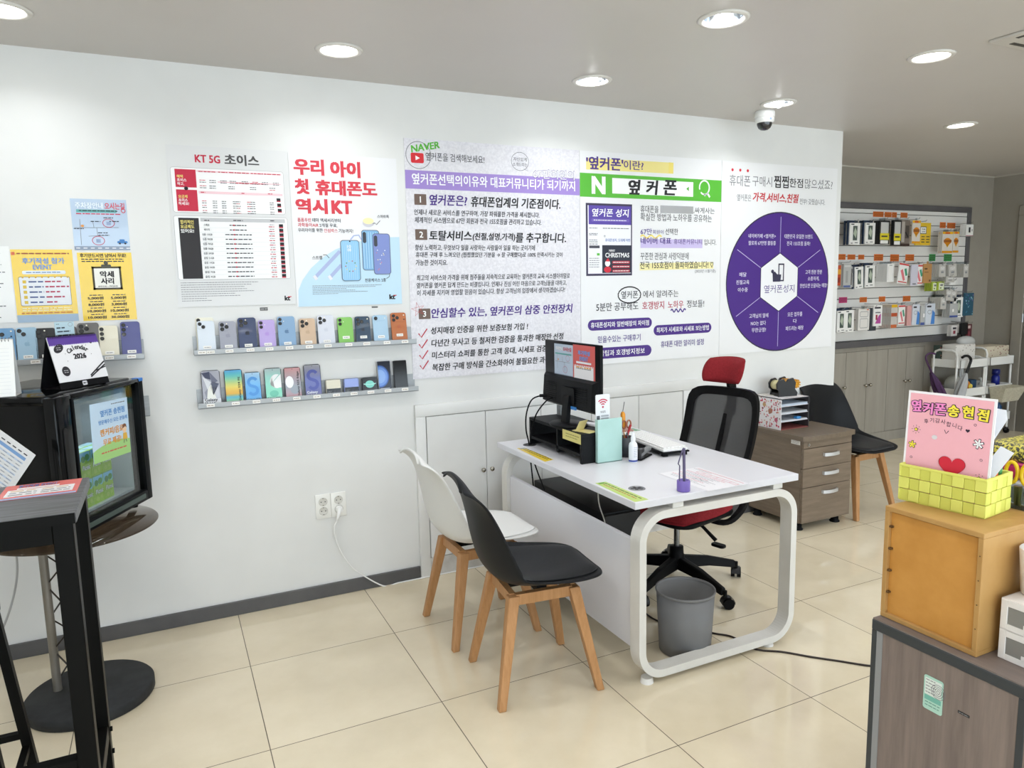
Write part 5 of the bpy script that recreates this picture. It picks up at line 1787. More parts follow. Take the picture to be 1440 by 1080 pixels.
# ================================================================ white built-in cupboard under the boards
CUPW = noise_mat('cupboard_white', '#dcdcda', '#e4e4e2', 2.2, rough=.42, spec=.35)
GAP = mat('#55534f', .7)
KNOB = mat('#a9a397', .25, .9)
t = thing('wall_cupboard', 'long low white built-in wall cupboard with flush doors under the boards', 'cupboard', (1.81, 0, 0))
zt = .853
o = MB()
o.box(.90, 2.72, -.018, 0, zt, .915, CUPW, .003, 2)
o.box(.90, .955, -.018, 0, 0, zt, CUPW, .003, 2)
o.box(2.60, 2.72, -.018, 0, 0, zt, CUPW, .003, 2)
o.box(.955, 2.60, -.004, 0, 0, zt, GAP)
o.box(.955, 2.60, -.014, -.004, 0, .1, noise_mat('scuffed_plinth', '#b9b6b0', '#d4d2ce', 9, rough=.5))
o.build('frame', t)
xs = [.958, 1.288, 1.621, 1.946, 2.272, 2.597]
for i in range(5):
    o = MB(); o.box(xs[i] + .0015, xs[i + 1] - .0015, -.015, -.004, .103, zt - .003, CUPW, .0015, 1)
    d = o.build('door', t)
    kx = xs[i + 1] - .026 if i % 2 == 0 else xs[i] + .024
    o = MB(Matrix.Translation((kx, -.015, .538)) @ Matrix.Rotation(pi / 2, 4, 'X'))
    o.lathe([(.005, 0), (.005, .012), (.0115, .016), (.0125, .022), (.009, .027), (.0001, .028)], KNOB, n=20)
    o.build('knob', d)

# ================================================================ white desk
DW = mat('#d9d9de', .32, spec=.3)
DF = noise_mat('desk_enamel', '#d4d2cc', '#dcdad5', 5, rough=.3, spec=.45)
DZ = .72
desk = thing('office_desk', 'white office desk on rounded loop legs with a front panel', 'desk', (1.668, -.8, 0))
o = MB(); o.box(1.266, 2.07, -1.398, -.205, DZ - .027, DZ, DW, .0015, 1); o.build('table_top', desk)


def loop(y):
    o = MB()
    x0, x1, z0, z1, r = 1.285, 2.066, .02, .672, .115
    w = .03
    outer = rrect_pts(x0, x1, z0, z1, r, 12)
    inner = rrect_pts(x0 + w, x1 - w, z0 + w, z1 - w, r - w, 12)
    K = len(outer)
    vs, fs = [], []
    d = .03
    for (a_, b_), (c_, d_) in zip(outer, inner):
        vs += [(a_, y - d, b_), (a_, y - .0015, b_), (a_, y + .0015, b_), (a_, y + d, b_), (c_, y + d, d_), (c_, y - d, d_)]
    for i in range(K):
        j = (i + 1) % K
        for k in range(6):
            k2 = (k + 1) % 6
            fs.append((i * 6 + k, j * 6 + k, j * 6 + k2, i * 6 + k2))
    o.add(vs, fs, DF, False)
    lg = o.build('leg', desk)
    for p_ in lg.data.polygons: p_.use_smooth = False
    for xx in (1.34, 1.95):
        o = MB(); o.cyl((xx, y, 0), (xx, y, .021), .026, mat('#e4e2de', .4), r1=.022, n=18); o.build('foot_pad', lg)
    for xx in (1.465, 1.965):
        o = MB(); o.box(xx - .025, xx + .025, y - .022, y + .022, .671, DZ - .027, DF, .002, 1); o.build('spacer', lg)


loop(-1.37)
loop(-.24)
o = MB()
for xx in (1.44, 1.9): o.box(xx - .02, xx + .02, -1.34, -.27, .64, .67, DF)
o.build('under_rail', desk)
o = MB(); o.box(1.302, 1.32, -1.338, -.272, .127, .555, DW, .001, 1); o.build('front_panel', desk)
GM = mat('#8c8d90', .4, .3)
for q, c_ in (((1.38, -1.248), GM), ((1.38, -.345), mat('#3a3a3c', .45))):
    o = MB(Matrix.Translation((q[0], q[1], DZ)))
    o.lathe([(.0001, .0006), (.026, .0006), (.0265, .0022), (.032, .0018), (.0335, 0)], c_, n=36)
    for k in range(5):
        th = k * 2 * pi / 5 + .3
        o.box(.004, .024, -.006, .006, .0007, .0011, mat('#2a2a2c', .5), M=Matrix.Rotation(th, 4, 'Z'))
    o.build('grommet', desk)
# coloured strips lettered along the desk edge
for nm, lab, pts, bg, ink, tx in (
        ('label_strip', 'yellow lettered strip stuck at the far left corner of the desk', [(1.279, -.692), (1.331, -.676), (1.327, -.391), (1.291, -.382)], '#e3c63c', '#2a2416', '휴대폰 성지'),
        ('label_strip', 'green and yellow lettered strip stuck at the near corner of the desk', [(1.271, -1.388), (1.332, -1.388), (1.33, -1.108), (1.283, -1.104)], '#b9cf6a', '#3a4a24', '사은품 증정')):
    o = MB()
    k = len(pts)
    o.add([(x, y, DZ + .0002) for x, y in pts] + [(x, y, DZ + .0007) for x, y in pts], [(4, 5, 6, 7), (0, 1, 5, 4), (1, 2, 6, 5), (2, 3, 7, 6), (3, 0, 4, 7)], mat(bg, .35))
    x0, y0, y1 = pts[0][0] + .008, pts[0][1], pts[2][1]
    a = Art(o, (x0 + .004, y1, DZ + .0007), (0, -1, 0), (1, 0, 0))
    L_ = y1 - y0
    a.fine(.02, L_ - .02, .032, .009, mat(ink, .5), 1, 3)
    a.fine(.03, L_ - .03, .017, .008, mat('#b8542c' if bg == '#b9cf6a' else ink, .5), 1, 4)
    a.rect(.004, .02, .006, .034, mat('#7c9ac8' if bg != '#b9cf6a' else '#6a9a3c', .5), 1)
    o.build(nm, None, lab, 'label')

# printed tariff sheet on the desk
t = thing('printed_sheet', 'white printed sheet with red ruled table lying on the desk', 'paper', (1.69, -1.26, DZ))
o = MB(); o.box(1.586, 1.798, -1.412, -1.107, DZ + .0002, DZ + .0006, mat('#e9e8ec', .4))
a = Art(o, (1.586, -1.107, DZ + .0006), (0, -1, 0), (1, 0, 0))
RD = mat('#cf4a58', .4)
a.fine(.01, .12, .18, .004, GR2, 1, 1)
for zz in (.165, .148): a.rect(.06, .295, zz, zz + .002, RD, 1)
for k in range(7): a.rect(.06 + k * .0385, .062 + k * .0385, .148, .167, RD, 1)
a.rect(.02, .29, .19, .193, RD, 1)
for i in range(9):
    a.fine(.02 + .01 * (i % 3), .25 - .02 * (i % 4), .135 - i * .0125, .005, mat('#8c8c96', .4) if i % 3 else RD, 1, 30 + i)
a.line([(.13, .07), (.16, .09), (.18, .075), (.2, .095)], .002, INK, 2)
a.frame(.002, .303, .003, .209, .0012, mat('#c4c4cc', .4), 1)
o.build('paper', t)

# monitor riser
RB = noise_mat('black_ash', '#131416', '#1c1d1f', 20, (6, .6, 6), rough=.5, spec=.12)
rx0, rx1, ry0, ry1, rz1 = 1.393, 1.60, -.82, -.318, .855
t = thing('monitor_riser', 'black open-fronted monitor riser on the desk', 'riser', (1.5, -.57, DZ))
o = MB(); o.box(rx0, rx1, ry0, ry1, rz1 - .014, rz1, RB, .001, 1); o.build('top', t)
for y0 in (ry0, ry1 - .015):
    o = MB(); o.box(rx0, rx1, y0, y0 + .015, DZ, rz1 - .014, RB, .001, 1); o.build('side_panel', t)
o = MB(); o.box(rx0, rx1, -.607, -.593, DZ + .012, rz1 - .014, RB); o.build('divider', t)
o = MB(); o.box(rx0, rx1, ry0 + .015, ry1 - .015, DZ + .03, DZ + .044, RB); o.build('shelf', t)
o = MB(); o.box(1.3915, 1.3925, -.815, -.655, .808, .852, mat('#d9cf80', .5))
a = Art(o, (1.3915, -.655, .808), (0, -1, 0), (0, 0, 1)); a.fine(.03, .15, .03, .006, mat('#8a8040', .5), 1, 4); a.fine(.03, .13, .018, .005, mat('#8a8040', .5), 1, 5)
o.build('label_strip', None, 'pale yellow paper strip stuck on the edge of the black riser', 'label')
t = thing('folded_card', 'folded pale yellow card lying on the black riser', 'card', (1.44, -.77, rz1), .3)
m_ = world_of(t)
o = MB(m_); o.box(-.028, .028, -.05, .05, .0003, .003, mat('#d9cc8a', .5)); o.box(-.028, .026, -.001, .001, 0, .052, mat('#e2d69a', .5), M=Matrix.Translation((0, .03, .002)) @ Matrix.Rotation(.5, 4, 'X')); o.build('leaf', t)

# monitor seen from behind
MK = mat('#121315', .42, spec=.12)
MK2 = mat('#0e0f11', .35, spec=.12)
t = thing('computer_monitor', 'black computer monitor seen from behind with two sheets taped on', 'monitor', (1.46, -.6, rz1 + .0005))
o = MB(); o.box(1.500, 1.518, -.803, -.297, .922, 1.236, MK2, .004, 2); o.build('panel', t)
o = MB(); o.box(1.5175, 1.519, -.795, -.305, .936, 1.228, mat('#0a0a0c', .15)); o.build('screen', t)
o = MB()
o.add([(1.501, -.80, .925), (1.501, -.30, .925), (1.501, -.30, 1.075), (1.501, -.80, 1.075), (1.468, -.775, .94), (1.468, -.325, .94), (1.478, -.325, 1.062), (1.478, -.775, 1.062)],
      [(4, 7, 6, 5), (0, 4, 5, 1), (1, 5, 6, 2), (2, 6, 7, 3), (3, 7, 4, 0)], MK)
for k in range(9):
    for y0 in (-.74, -.46): o.box(1.4685 - .001 + k * .0001, 1.4725, y0 + .0, y0 + .1, .955 + k * .01, .957 + k * .01, MK2)
o.rbox(1.462, 1.469, -.64, -.52, .95, 1.03, .01, MK2, 'x')
o.build('rear_housing', t)
o = MB(); o.bar([(1.466, -.58, .99), (1.455, -.582, .93), (1.445, -.588, .864)], .05, .02, MK, (1, 0, 0)); o.build('neck', t)
o = MB(Matrix.Translation((1.455, -.6, rz1 + .0006))); o.lathe([(.0001, .0), (.1, 0), (.101, .005), (.094, .01), (.0001, .012)], MK, n=48, sx=.82, sy=1.08); o.build('base', t)
o = MB(); o.box(1.462, 1.467, -.655, -.61, .93, .944, mat('#3c86d0', .4)); o.build('tag', t)
TA = lambda: (0, -1, 0)
for lab, y0, y1, z0, z1, kind in (('pale blue map sheet taped to the back of the monitor', -.395, -.572, 1.062, 1.222, 0), ('red and white event sheet taped to the back of the monitor', -.574, -.765, 1.05, 1.228, 1)):
    t = thing('taped_sheet', lab, 'sheet', (1.4995, (y0 + y1) / 2, z0))
    o = MB(); o.box(1.4988, 1.4996, y1, y0, z0, z1, mat(['#b9c8da', '#d65a54'][kind], .3))
    a = Art(o, (1.4988, y0, z0), (0, -1, 0), (0, 0, 1))
    w_, h_ = y0 - y1, z1 - z0
    if kind == 0:
        a.text('주차장안내', .015, .08, h_ - .022, .018, WH, 2, .03); a.text('오시는길', .088, .165, h_ - .022, .02, mat('#cf4a5c', .4), 2, .04)
        a.rect(.01, .165, h_ - .05, h_ - .043, mat('#5fa5a4', .4), 1)
        for l in ([(.01, .075), (.15, .075)], [(.03, .04), (.03, .11)], [(.08, .075), (.08, .1)], [(.1, .03), (.1, .075)]): a.line(l, .0015, GR2, 2)
        a.ring(.13, .095, .017, .014, .002, mat('#b87a94', .4), 2); a.ring(.105, .04, .02, .016, .002, mat('#b87a94', .4), 2)
        a.ell(.04, .085, .005, .005, mat('#e0923c', .4), 3, 12)
        a.rect(0, w_, 0, .015, mat('#7c87a0', .4), 1)
        for i in range(7): a.rect(.006 + .025 * i, .018 + .025 * i, .006, .009, WH, 2)
    else:
        a.rect(0, w_, 0, .018, mat('#5a6fa4', .4), 1)
        a.text('후기작성', .045, .15, h_ - .035, .022, mat('#6f9ad8', .4), 3, .06); a.text('EVENT', .06, .135, h_ - .062, .02, mat('#6f9ad8', .4), 3, .05)
        a.rect(.03, .16, h_ - .085, h_ - .076, mat('#e9eef4', .4), 2)
        a.rect(.01, w_ - .012, .022, h_ - .092, mat('#eceaec', .4), 2)
        for i in range(11): a.rect(.014 + i * .0155, .02 + i * .0155, h_ - .098, h_ - .088, mat('#d65a54', .4), 3)
        a.fine(.03, .16, h_ - .108, .006, GR2, 3, 1); a.fine(.03, .085, .088 - .012, .009, mat('#e0a03c', .4), 3, 2); a.fine(.1, .16, .088 - .012, .009, mat('#e0a03c', .4), 3, 3)
    o.build('paper', t)
# monitor leads
t = thing('monitor_cable', 'black cables looping from the monitor down into the desk grommet', 'cable', (1.40, -.36, DZ))
for pts in ([(1.474, -.36, .965), (1.45, -.345, .962), (1.405, -.325, .94), (1.378, -.318, .87), (1.372, -.325, .79), (1.378, -.342, .723), (1.385, -.35, .6), (1.4, -.37, .35)],
            [(1.474, -.42, .96), (1.44, -.415, .945), (1.4, -.385, .88), (1.385, -.36, .79), (1.385, -.348, .723), (1.4, -.36, .62), (1.42, -.42, .5)]):
    o = MB(); o.tube(smooth_bezier(pts, 6), .0036, MATB, 8); o.build('lead', t)
o = MB(); o.tube([(1.476, -.37, .963), (1.44, -.345, .962)], .008, MATB, 10); o.build('plug', t)

# small white adapter at the back of the riser
t = thing('power_adapter', 'small white and grey adapter box behind the monitor', 'adapter', (1.56, -.352, rz1))
o = MB(); o.box(1.54, 1.58, -.375, -.335, rz1, rz1 + .05, mat('#8f9394', .5), .004, 2); o.box(1.538, 1.582, -.377, -.333, rz1 + .05, rz1 + .075, GLOSSWHITE, .004, 2); o.build('body', t)
# papers and pen on the riser
t = thing('paper_slip', 'white paper slips lying on the riser behind the monitor base', 'paper', (1.56, -.7, rz1), .2)
m_ = world_of(t)
o = MB(m_); o.box(-.03, .035, -.07, .07, .0005, .004, PAPER); o.box(-.02, .03, -.05, .08, .004, .008, mat('#d9dade', .5), M=Matrix.Rotation(.25, 4, 'Z')); o.build('slip', t)

# wi-fi sign
t = thing('sign_card', 'white upright card with a red wireless symbol on the riser end', 'sign', (1.507, -.8125, rz1), -.02)
m_ = world_of(t)
o = MB(m_); o.rbox(-.036, .036, -.002, .002, 0, .166, .007, mat('#e4e6ea', .25), 'y')
a = Art(o, (0, -.002, 0))
WR = mat('#c2455a', .4)
for r0 in (.012, .022, .032): a.line([(r0 * sin(q), .112 + r0 * cos(q)) for q in [(-.78 + 1.56 * i / 12) for i in range(13)]], .006, WR, 1)
a.ell(0, .11, .005, .005, WR, 1, 16)
a.text('WiFi', -.014, .014, .088, .011, GR2, 1, .01)
a.rect(-.032, -.016, .05, .072, mat('#55585e', .4), 1)
for k in range(3): a.rrect(-.01, .03, .066 - k * .012, .074 - k * .012, .003, mat('#a9adb4', .4), 1)
o.build('card', t)
o = MB(m_); o.box(-.036, .036, -.006, .007, 0.0002, .003, mat('#dfe3e6', .2)); o.build('foot', t)

# mint magazine file
MINT = noise_mat('mint_card', '#a9cdc6', '#b2d5ce', 8, rough=.5)
t = thing('document_folder', 'pale mint-green folder standing upright against the end of the riser', 'folder', (1.522, -.835, DZ))
o = MB()
x0, x1, y0, y1, z1 = 1.46, 1.587, -.846, -.8245, DZ + .196
o.box(x0, x1, y0, y0 + .003, DZ + .0005, z1, MINT, .001, 1)
o.box(x0, x0 + .003, y0 + .003, y1, DZ + .0005, z1, MINT); o.box(x1 - .003, x1, y0 + .003, y1, DZ + .0005, z1 - .02, MINT)
o.box(x0, x1, y1 - .003, y1, DZ + .0005, z1 - .05, MINT); o.box(x0, x1, y0, y1, DZ + .0005, DZ + .004, MINT)
o.build('box', t)

# pen pot with tools behind the file box
t = thing('pen_pot', 'dark pen pot behind the mint folder', 'pot', (1.65, -.78, DZ))
m_ = Matrix.Translation((1.65, -.78, DZ)); o = MB(m_)
o.lathe([(.0001, .0005), (.036, .0005), (.038, .09), (.035, .09), (.033, .004), (.0001, .004)], mat('#3c4044', .4), n=28); o.build('cup', t)
for lab, col_, tip, p1, nm in (('orange-handled screwdriver standing in the pen pot', '#e0962c', '#5a5a5a', (1.655, -.75, .935), 'screwdriver'), ('red-handled pen standing in the pen pot', '#b8383c', '#5a5a5a', (1.672, -.79, .865), 'pen'),
                               ('brown-handled scissors standing in the pen pot', '#9a5a3c', '#5a5a5a', (1.66, -.77, .895), 'scissors')):
    p0 = Vector((1.648, -.782, DZ + .008)); p1 = Vector(p1)
    if nm == 'pen': p0 = Vector((1.64, -.765, DZ + .008))
    if nm == 'scissors': p0 = Vector((1.655, -.80, DZ + .008))
    t = thing(nm, lab, nm, p0)
    d = (p1 - p0)
    if nm == 'screwdriver':
        o = MB(); o.tube([p0, p0 + d * .55, p0 + d * .6, p0 + d * .88, p0 + d * .93], [.002, .002, .009, .011, .006], mat(col_, .35), 12); o.build('handle', t)
        o = MB(); o.tube([p0 + d * .93, p1 + Vector((.01, 0, .03))], .0016, mat(tip, .3, .8), 6); o.build('shaft', t)
    elif nm == 'pen':
        o = MB(); o.tube([p0, p1], .0055, mat(col_, .35), 10); o.build('barrel', t)
    else:
        o = MB(); o.tube([p0, p0 + d * .6], .004, mat(tip, .3, .8), 6); o.build('blade', t)
        for s_ in (-1, 1):
            c_ = p0 + d * .82 + Vector((s_ * .013, 0, 0))
            o = MB(); o.tube([c_ + Vector((.011 * cos(q), 0, .018 * sin(q))) for q in [2 * pi * i / 14 for i in range(14)]], .0035, mat(col_, .35), 8, closed=True); o.build('finger_loop', t)

# spray bottle
m_ = Matrix.Translation((1.608, -.9, DZ)); bw = mat('#e6e8ec', .3)
t = thing('spray_bottle', 'small white spray bottle with a blue band beside the mint folder', 'bottle', (1.608, -.9, DZ))
o = MB(m_); o.lathe([(.0001, .0005), (.018, .0005), (.0195, .004), (.0195, .075), (.017, .086), (.0095, .094), (.0095, .1)], bw, n=28)
o.lathe([(.0197, .006), (.0197, .014)], mat('#3a4a9c', .4), n=28)
a = Art(o, (0, -.0197, 0)); 
for k in range(6): a.fine(-.01, .008, .07 - k * .008, .0028, mat('#8a90a8', .5), 1, k)
o.build('bottle', t)
o = MB(m_); o.lathe([(.0105, .098), (.0105, .112), (.008, .118), (.0065, .136), (.0001, .137)], bw, n=20); o.build('spray_cap', t)

# stapler and tape
t = thing('stapler', 'black and grey stapler lying behind the spray bottle', 'stapler', (1.70, -.855, DZ), .55)
m_ = world_of(t)
o = MB(m_); o.box(-.065, .065, -.014, .014, .0005, .008, MATB, .003, 2); o.build('base', t)
o = MB(m_); o.box(-.06, .062, -.013, .013, .02, .04, mat('#77797a', .35), .006, 2, M=Matrix.Rotation(-.08, 4, 'Y')); o.build('arm', t)
o = MB(m_); o.box(-.066, -.02, -.012, .012, .006, .05, mat('#2a2b2d', .4), .006, 2); o.build('hinge', t)
t = thing('tape_roll', 'clear tape roll on edge behind the spray bottle', 'tape', (1.628, -.865, DZ), 1.0)
m_ = world_of(t)
o = MB(m_ @ Matrix.Translation((0, 0, .0265)) @ Matrix.Rotation(pi / 2, 4, 'X')); o.lathe([(.013, -.009), (.026, -.009), (.026, .009), (.013, .009), (.013, -.009)], mat('#a9aaa8', .25), n=28); o.build('roll', t)
t = thing('marker_pen', 'white marker pen with a round yellow cap leaning by the keyboard', 'pen', (1.69, -.66, DZ), 0)
o = MB(); o.tube([(1.66, -.68, DZ + .02), (1.73, -.62, DZ + .045)], .008, GLOSSWHITE, 12); o.build('barrel', t)
o = MB(); o.ball((1.735, -.615, DZ + .05), .013, mat('#e8b41c', .3), 14); o.build('cap', t)
t = thing('pen_stand_block', 'small grey block supporting the marker pen', 'block', (1.68, -.665, DZ))
o = MB(); o.box(1.655, 1.705, -.69, -.64, DZ + .0005, DZ + .014, mat('#5f6265', .4), .003, 2); o.build('body', t)

# keyboard
t = thing('keyboard', 'white computer keyboard on a black tray on the desk', 'keyboard', (1.865, -.69, DZ), -.10)
m_ = world_of(t)
o = MB(m_)
for x0, x1, y0, y1 in ((-.075, .07, -.215, .2),): o.box(x0, x1, y0, y1, .014, .022, MATB, .003, 2)
for yy in (-.195, .17):
    for xx in (-.05, .05): o.box(xx - .012, xx + .012, yy - .01, yy + .01, .0005, .0145, MATB)
o.build('tray', t)
o = MB(m_); o.box(-.068, .062, -.212, .195, .0225, .036, mat('#e2e2e0', .4), .004, 2); o.build('case', t)
o = MB(m_)
KC = mat('#efefee', .35)
for r_ in range(6):
    for k in range(15):
        y0 = -.203 + k * .0262
        o.box(-.06 + r_ * .0195, -.043 + r_ * .0195, y0, y0 + .0235, .0355, .0425, KC, .002, 1)
o.build('key_block', t)

# mouse on a green pad
t = thing('mouse_pad', 'small green pad at the far edge of the desk', 'pad', (1.95, -.36, DZ))
o = MB(); o.rbox(1.85, 2.045, -.44, -.27, DZ + .0004, DZ + .003, .012, mat('#7fa88a', .7)); o.build('mat', t)
t = thing('computer_mouse', 'rose-brown computer mouse on the green pad', 'mouse', (1.93, -.375, DZ + .003), .15)
m_ = world_of(t)
o = MB(m_)
rows = []
for i in range(13):
    u_ = -1 + 2 * i / 12
    w_ = .033 * max(0., 1 - abs(u_) ** 3) ** .5 + .002
    hh_ = .036 * max(.0, 1 - abs(u_ + .1) ** 2.4 * .8)
    rows.append([(u_ * .056, w_ * cos(pi * j / 12), .001 + hh_ * sin(pi * j / 12) ** .8) for j in range(13)])
o.grid(rows, mat('#a98078', .3)); o.build('shell', t)
o = MB(m_); o.cyl((.03, -.003, .033), (.03, .003, .033), .006, mat('#3a3434', .4), n=12); o.build('wheel', t)

# purple pen stand with a strapped pen
PU1, PU2 = mat('#7a66b4', .4), mat('#5f5878', .4)
pc = (1.512, -1.362)
t = thing('tethered_pen', 'purple pen upright in a small purple holder on the desk', 'pen holder', (pc[0], pc[1], DZ))
m_ = Matrix.Translation((pc[0], pc[1], DZ))
o = MB(m_); o.lathe([(.0001, .0005), (.0235, .0005), (.025, .002), (.025, .04), (.0235, .042), (.019, .042), (.018, .02), (.0001, .02)], PU1, n=36); o.build('holder', t)
o = MB(m_); o.tube([(0.004, 0, .021), (.0, 0, .165)], .0056, PU2, 12); o.build('pen', t)
o = MB(m_); o.tube([(-.02, -.004, .005), (-.021, -.002, .05), (-.019, 0, .1), (-.026, 0, .108), (-.022, 0, .12), (-.006, 0, .16), (0, 0, .166)], .0024, PU2, 8); o.build('strap', t)

# PC tower under the desk, leads
t = thing('computer_tower', 'black computer tower lying in the shade under the desk', 'computer', (1.6, -.48, 0))
o = MB(); o.box(1.50, 1.70, -.815, -.15, .0185, .478, mat('#0f1012', .45, spec=.25), .005, 2); o.build('case', t)
o = MB()
for xx in (1.53, 1.67):
    for yy in (-.75, -.22): o.cyl((xx, yy, .0002), (xx, yy, .019), .016, MATB, n=14)
o.build('foot', t)
o = MB(); o.box(1.5, 1.7, -.83, -.815, .0185, .47, mat('#191a1c', .25, spec=.3), .003, 1); o.build('front_bezel', t)
t = thing('power_cable', 'thin pale cord hanging beside the computer tower', 'cord', (1.47, -.9, 0))
o = MB(); o.tube(smooth_bezier([(1.45, -.86, .69), (1.46, -.85, .55), (1.475, -.88, .45), (1.465, -.92, .3), (1.5, -.97, .1), (1.56, -.95, .004)], 6), .0028, mat('#b9b7b0', .4), 7); o.build('lead', t)
t = thing('power_cable', 'black cord running across the floor behind the waste bin', 'cord', (2.2, -1.3, 0))
w = [(x, y, .0042) for x, y in ((1.6748, -0.8886), (1.6853, -1.0068), (1.8115, -1.1877), (1.865, -1.2595), (1.8744, -1.3813), (1.9533, -1.4496), (2.0224, -1.5313), (2.0939, -1.6069), (2.1662, -1.6849), (2.2457, -1.7421))]
o = MB(); o.tube(smooth_bezier(w, 6), .004, mat('#2a1f1c', .4), 8); o.build('lead', t)

# waste bin
BG = mat('#737374', .5)
t = thing('waste_bin', 'grey round plastic waste bin on the floor under the desk end', 'bin', (1.628, -1.238, 0))
m_ = Matrix.Translation((1.628, -1.238, 0))
o = MB(m_); o.lathe([(.0001, .0005), (.098, .0005), (.104, .004), (.117, .252), (.1135, .252), (.1, .008), (.0001, .008)], BG, n=56); o.build('body', t)
o = MB(m_); o.lathe([(.1135, .2525), (.1145, .262), (.1205, .264), (.1215, .258), (.119, .2525)], BG, n=56); o.build('rim', t)

# ================================================================ shell chairs
BEECH = noise_mat('beech_wood', '#ac7d50', '#ba8b5e', 9, (8, 8, .9), rough=.45, spec=.3)


def cr(P, t):
    """Catmull-Rom through a list of tuples, t in 0..1"""
    n = len(P) - 1
    f = min(t * n, n - 1e-6)
    i = int(f)
    f -= i
    g = lambda k: Vector(P[max(0, min(n, k))])
    p0, p1, p2, p3 = g(i - 1), g(i), g(i + 1), g(i + 2)
    return .5 * ((2 * p1) + (-p0 + p2) * f + (2 * p0 - 5 * p1 + 4 * p2 - p3) * f * f + (-p0 + 3 * p1 - 3 * p2 + p3) * f ** 3)


#        x forward, z up, half width, edge lift (along the surface normal)
PROF = [(.246, .428, .055, .0), (.240, .433, .115, .002), (.215, .437, .172, .006), (.165, .436, .206, .012), (.09, .432, .226, .022), (-.02, .424, .235, .045), (-.125, .432, .238, .062), (-.182, .475, .236, .078),
        (-.21, .56, .228, .07), (-.228, .66, .212, .048), (-.246, .745, .198, .022), (-.262, .80, .188, -.014), (-.282, .828, .165, -.034), (-.298, .834, .125, -.038)]


def shell_rows(nv=44, nu=24, t0=0., t1=1., wide=1., off=0.):
    rows = []
    for i in range(nv + 1):
        t = t0 + (t1 - t0) * i / nv
        p = [(a, b) for a, b, c, d in PROF]
        q = cr([(a, b, 0) for a, b in p], t)
        q2 = cr([(a, b, 0) for a, b in p], min(1, t + .004))
        q1 = cr([(a, b, 0) for a, b in p], max(0, t - .004))
        tan = (q2 - q1).normalized()
        nrm = Vector((tan.y, -tan.x, 0))          # up on the seat, forward on the back
        wl = cr([(c, d, 0) for a, b, c, d in PROF], t)
        row = []
        for j in range(nu + 1):
            u = -1 + 2 * j / nu
            s = (u * u) ** 1.25 * wl.y
            lat = u * wl.x * wide * .96
            pt = q + nrm * (s * wide * wide + off)
            row.append((pt.x, lat, pt.y))
        rows.append(row)
    return rows


def solid(th, sub=1):
    def f(o):
        m = o.modifiers.new('thickness', 'SOLIDIFY'); m.thickness = th; m.offset = -1
        if sub:
            m = o.modifiers.new('smooth', 'SUBSURF'); m.levels = sub; m.render_levels = sub
    return f


def shell_chair(label, loc, rz, shell_m, pad_m):
    t = thing('shell_chair', label, 'chair', loc, rz, 'plastic shell chairs with beech legs')
    M = world_of(t)
    o = MB(M); o.grid(shell_rows(), shell_m)
    o.build('shell', t, mods=solid(.009))
    # cushion: closed slab with puffed top
    top = shell_rows(16, 16, .13, .49, .82, .017)
    bot = shell_rows(16, 16, .13, .49, .82, .0005)
    for i in range(17):
        for j in range(17):
            e = max(abs(-1 + i / 8), abs(-1 + j / 8))
            k = max(0., 1 - e ** 6)
            a_, b_ = Vector(bot[i][j]), Vector(top[i][j])
            top[i][j] = tuple(a_ + (b_ - a_) * (.25 + .75 * k))
    # round the plan
    for rows in (top, bot):
        for i in range(17):
            for j in range(17):
                u = -1 + j / 8
                v = -1 + i / 8
                f = 1 - .22 * max(0, abs(v) - .3) ** 2 * abs(u)
                x, y, z = rows[i][j]
                rows[i][j] = (x, y * f, z)
    o = MB(M); o.grid(top, pad_m)
    rim = [top[0][j] for j in range(17)] + [top[i][16] for i in range(1, 17)] + [top[16][j] for j in range(15, -1, -1)] + [top[i][0] for i in range(15, 0, -1)]
    rimb = [bot[0][j] for j in range(17)] + [bot[i][16] for i in range(1, 17)] + [bot[16][j] for j in range(15, -1, -1)] + [bot[i][0] for i in range(15, 0, -1)]
    k = len(rim)
    o.add(rim + rimb, [(i, (i + 1) % k, k + (i + 1) % k, k + i) for i in range(k)], pad_m, True)
    o.build('seat_cushion', t)
    # beech under-frame
    zs = .392
    for sx in (-1, 1):
        for sy in (-1, 1):
            o = MB(M)
            p0, p1 = Vector((sx * .118, sy * .118, zs)), Vector((sx * .194, sy * .186, 0))
            vs = []
            for p_, w_ in ((p0, .021), (p1, .0145)):
                a_ = Vector((sx, sy, 0)).normalized(); b_ = Vector((-a_.y, a_.x, 0))
                for q in ((1, 1), (-1, 1), (-1, -1), (1, -1)):
                    vs.append(tuple(p_ + Vector((q[0] * w_, q[1] * w_, 0))))
            o.add(vs, [(0, 1, 5, 4), (1, 2, 6, 5), (2, 3, 7, 6), (3, 0, 4, 7), (0, 3, 2, 1), (4, 5, 6, 7)], BEECH)
            lg = o.build('leg', t)
            mm = lg.modifiers.new('bevel', 'BEVEL'); mm.width = .004; mm.segments = 2
    for a_, b_ in (((-.11, -.117), (.11, -.117)), ((-.11, .117), (.11, .117)), ((-.117, -.11), (-.117, .11)), ((.117, -.11), (.117, .11))):
        o = MB(M); o.bar([(a_[0], a_[1], zs - .016), (b_[0], b_[1], zs - .016)], .024, .04, BEECH); o.build('seat_rail', t)
    o = MB(M); o.box(-.1, .1, -.02, .02, zs - .012, zs + .016, MATB); o.box(-.02, .02, -.1, .1, zs - .012, zs + .016, MATB); o.build('mount_plate', t)
    return t


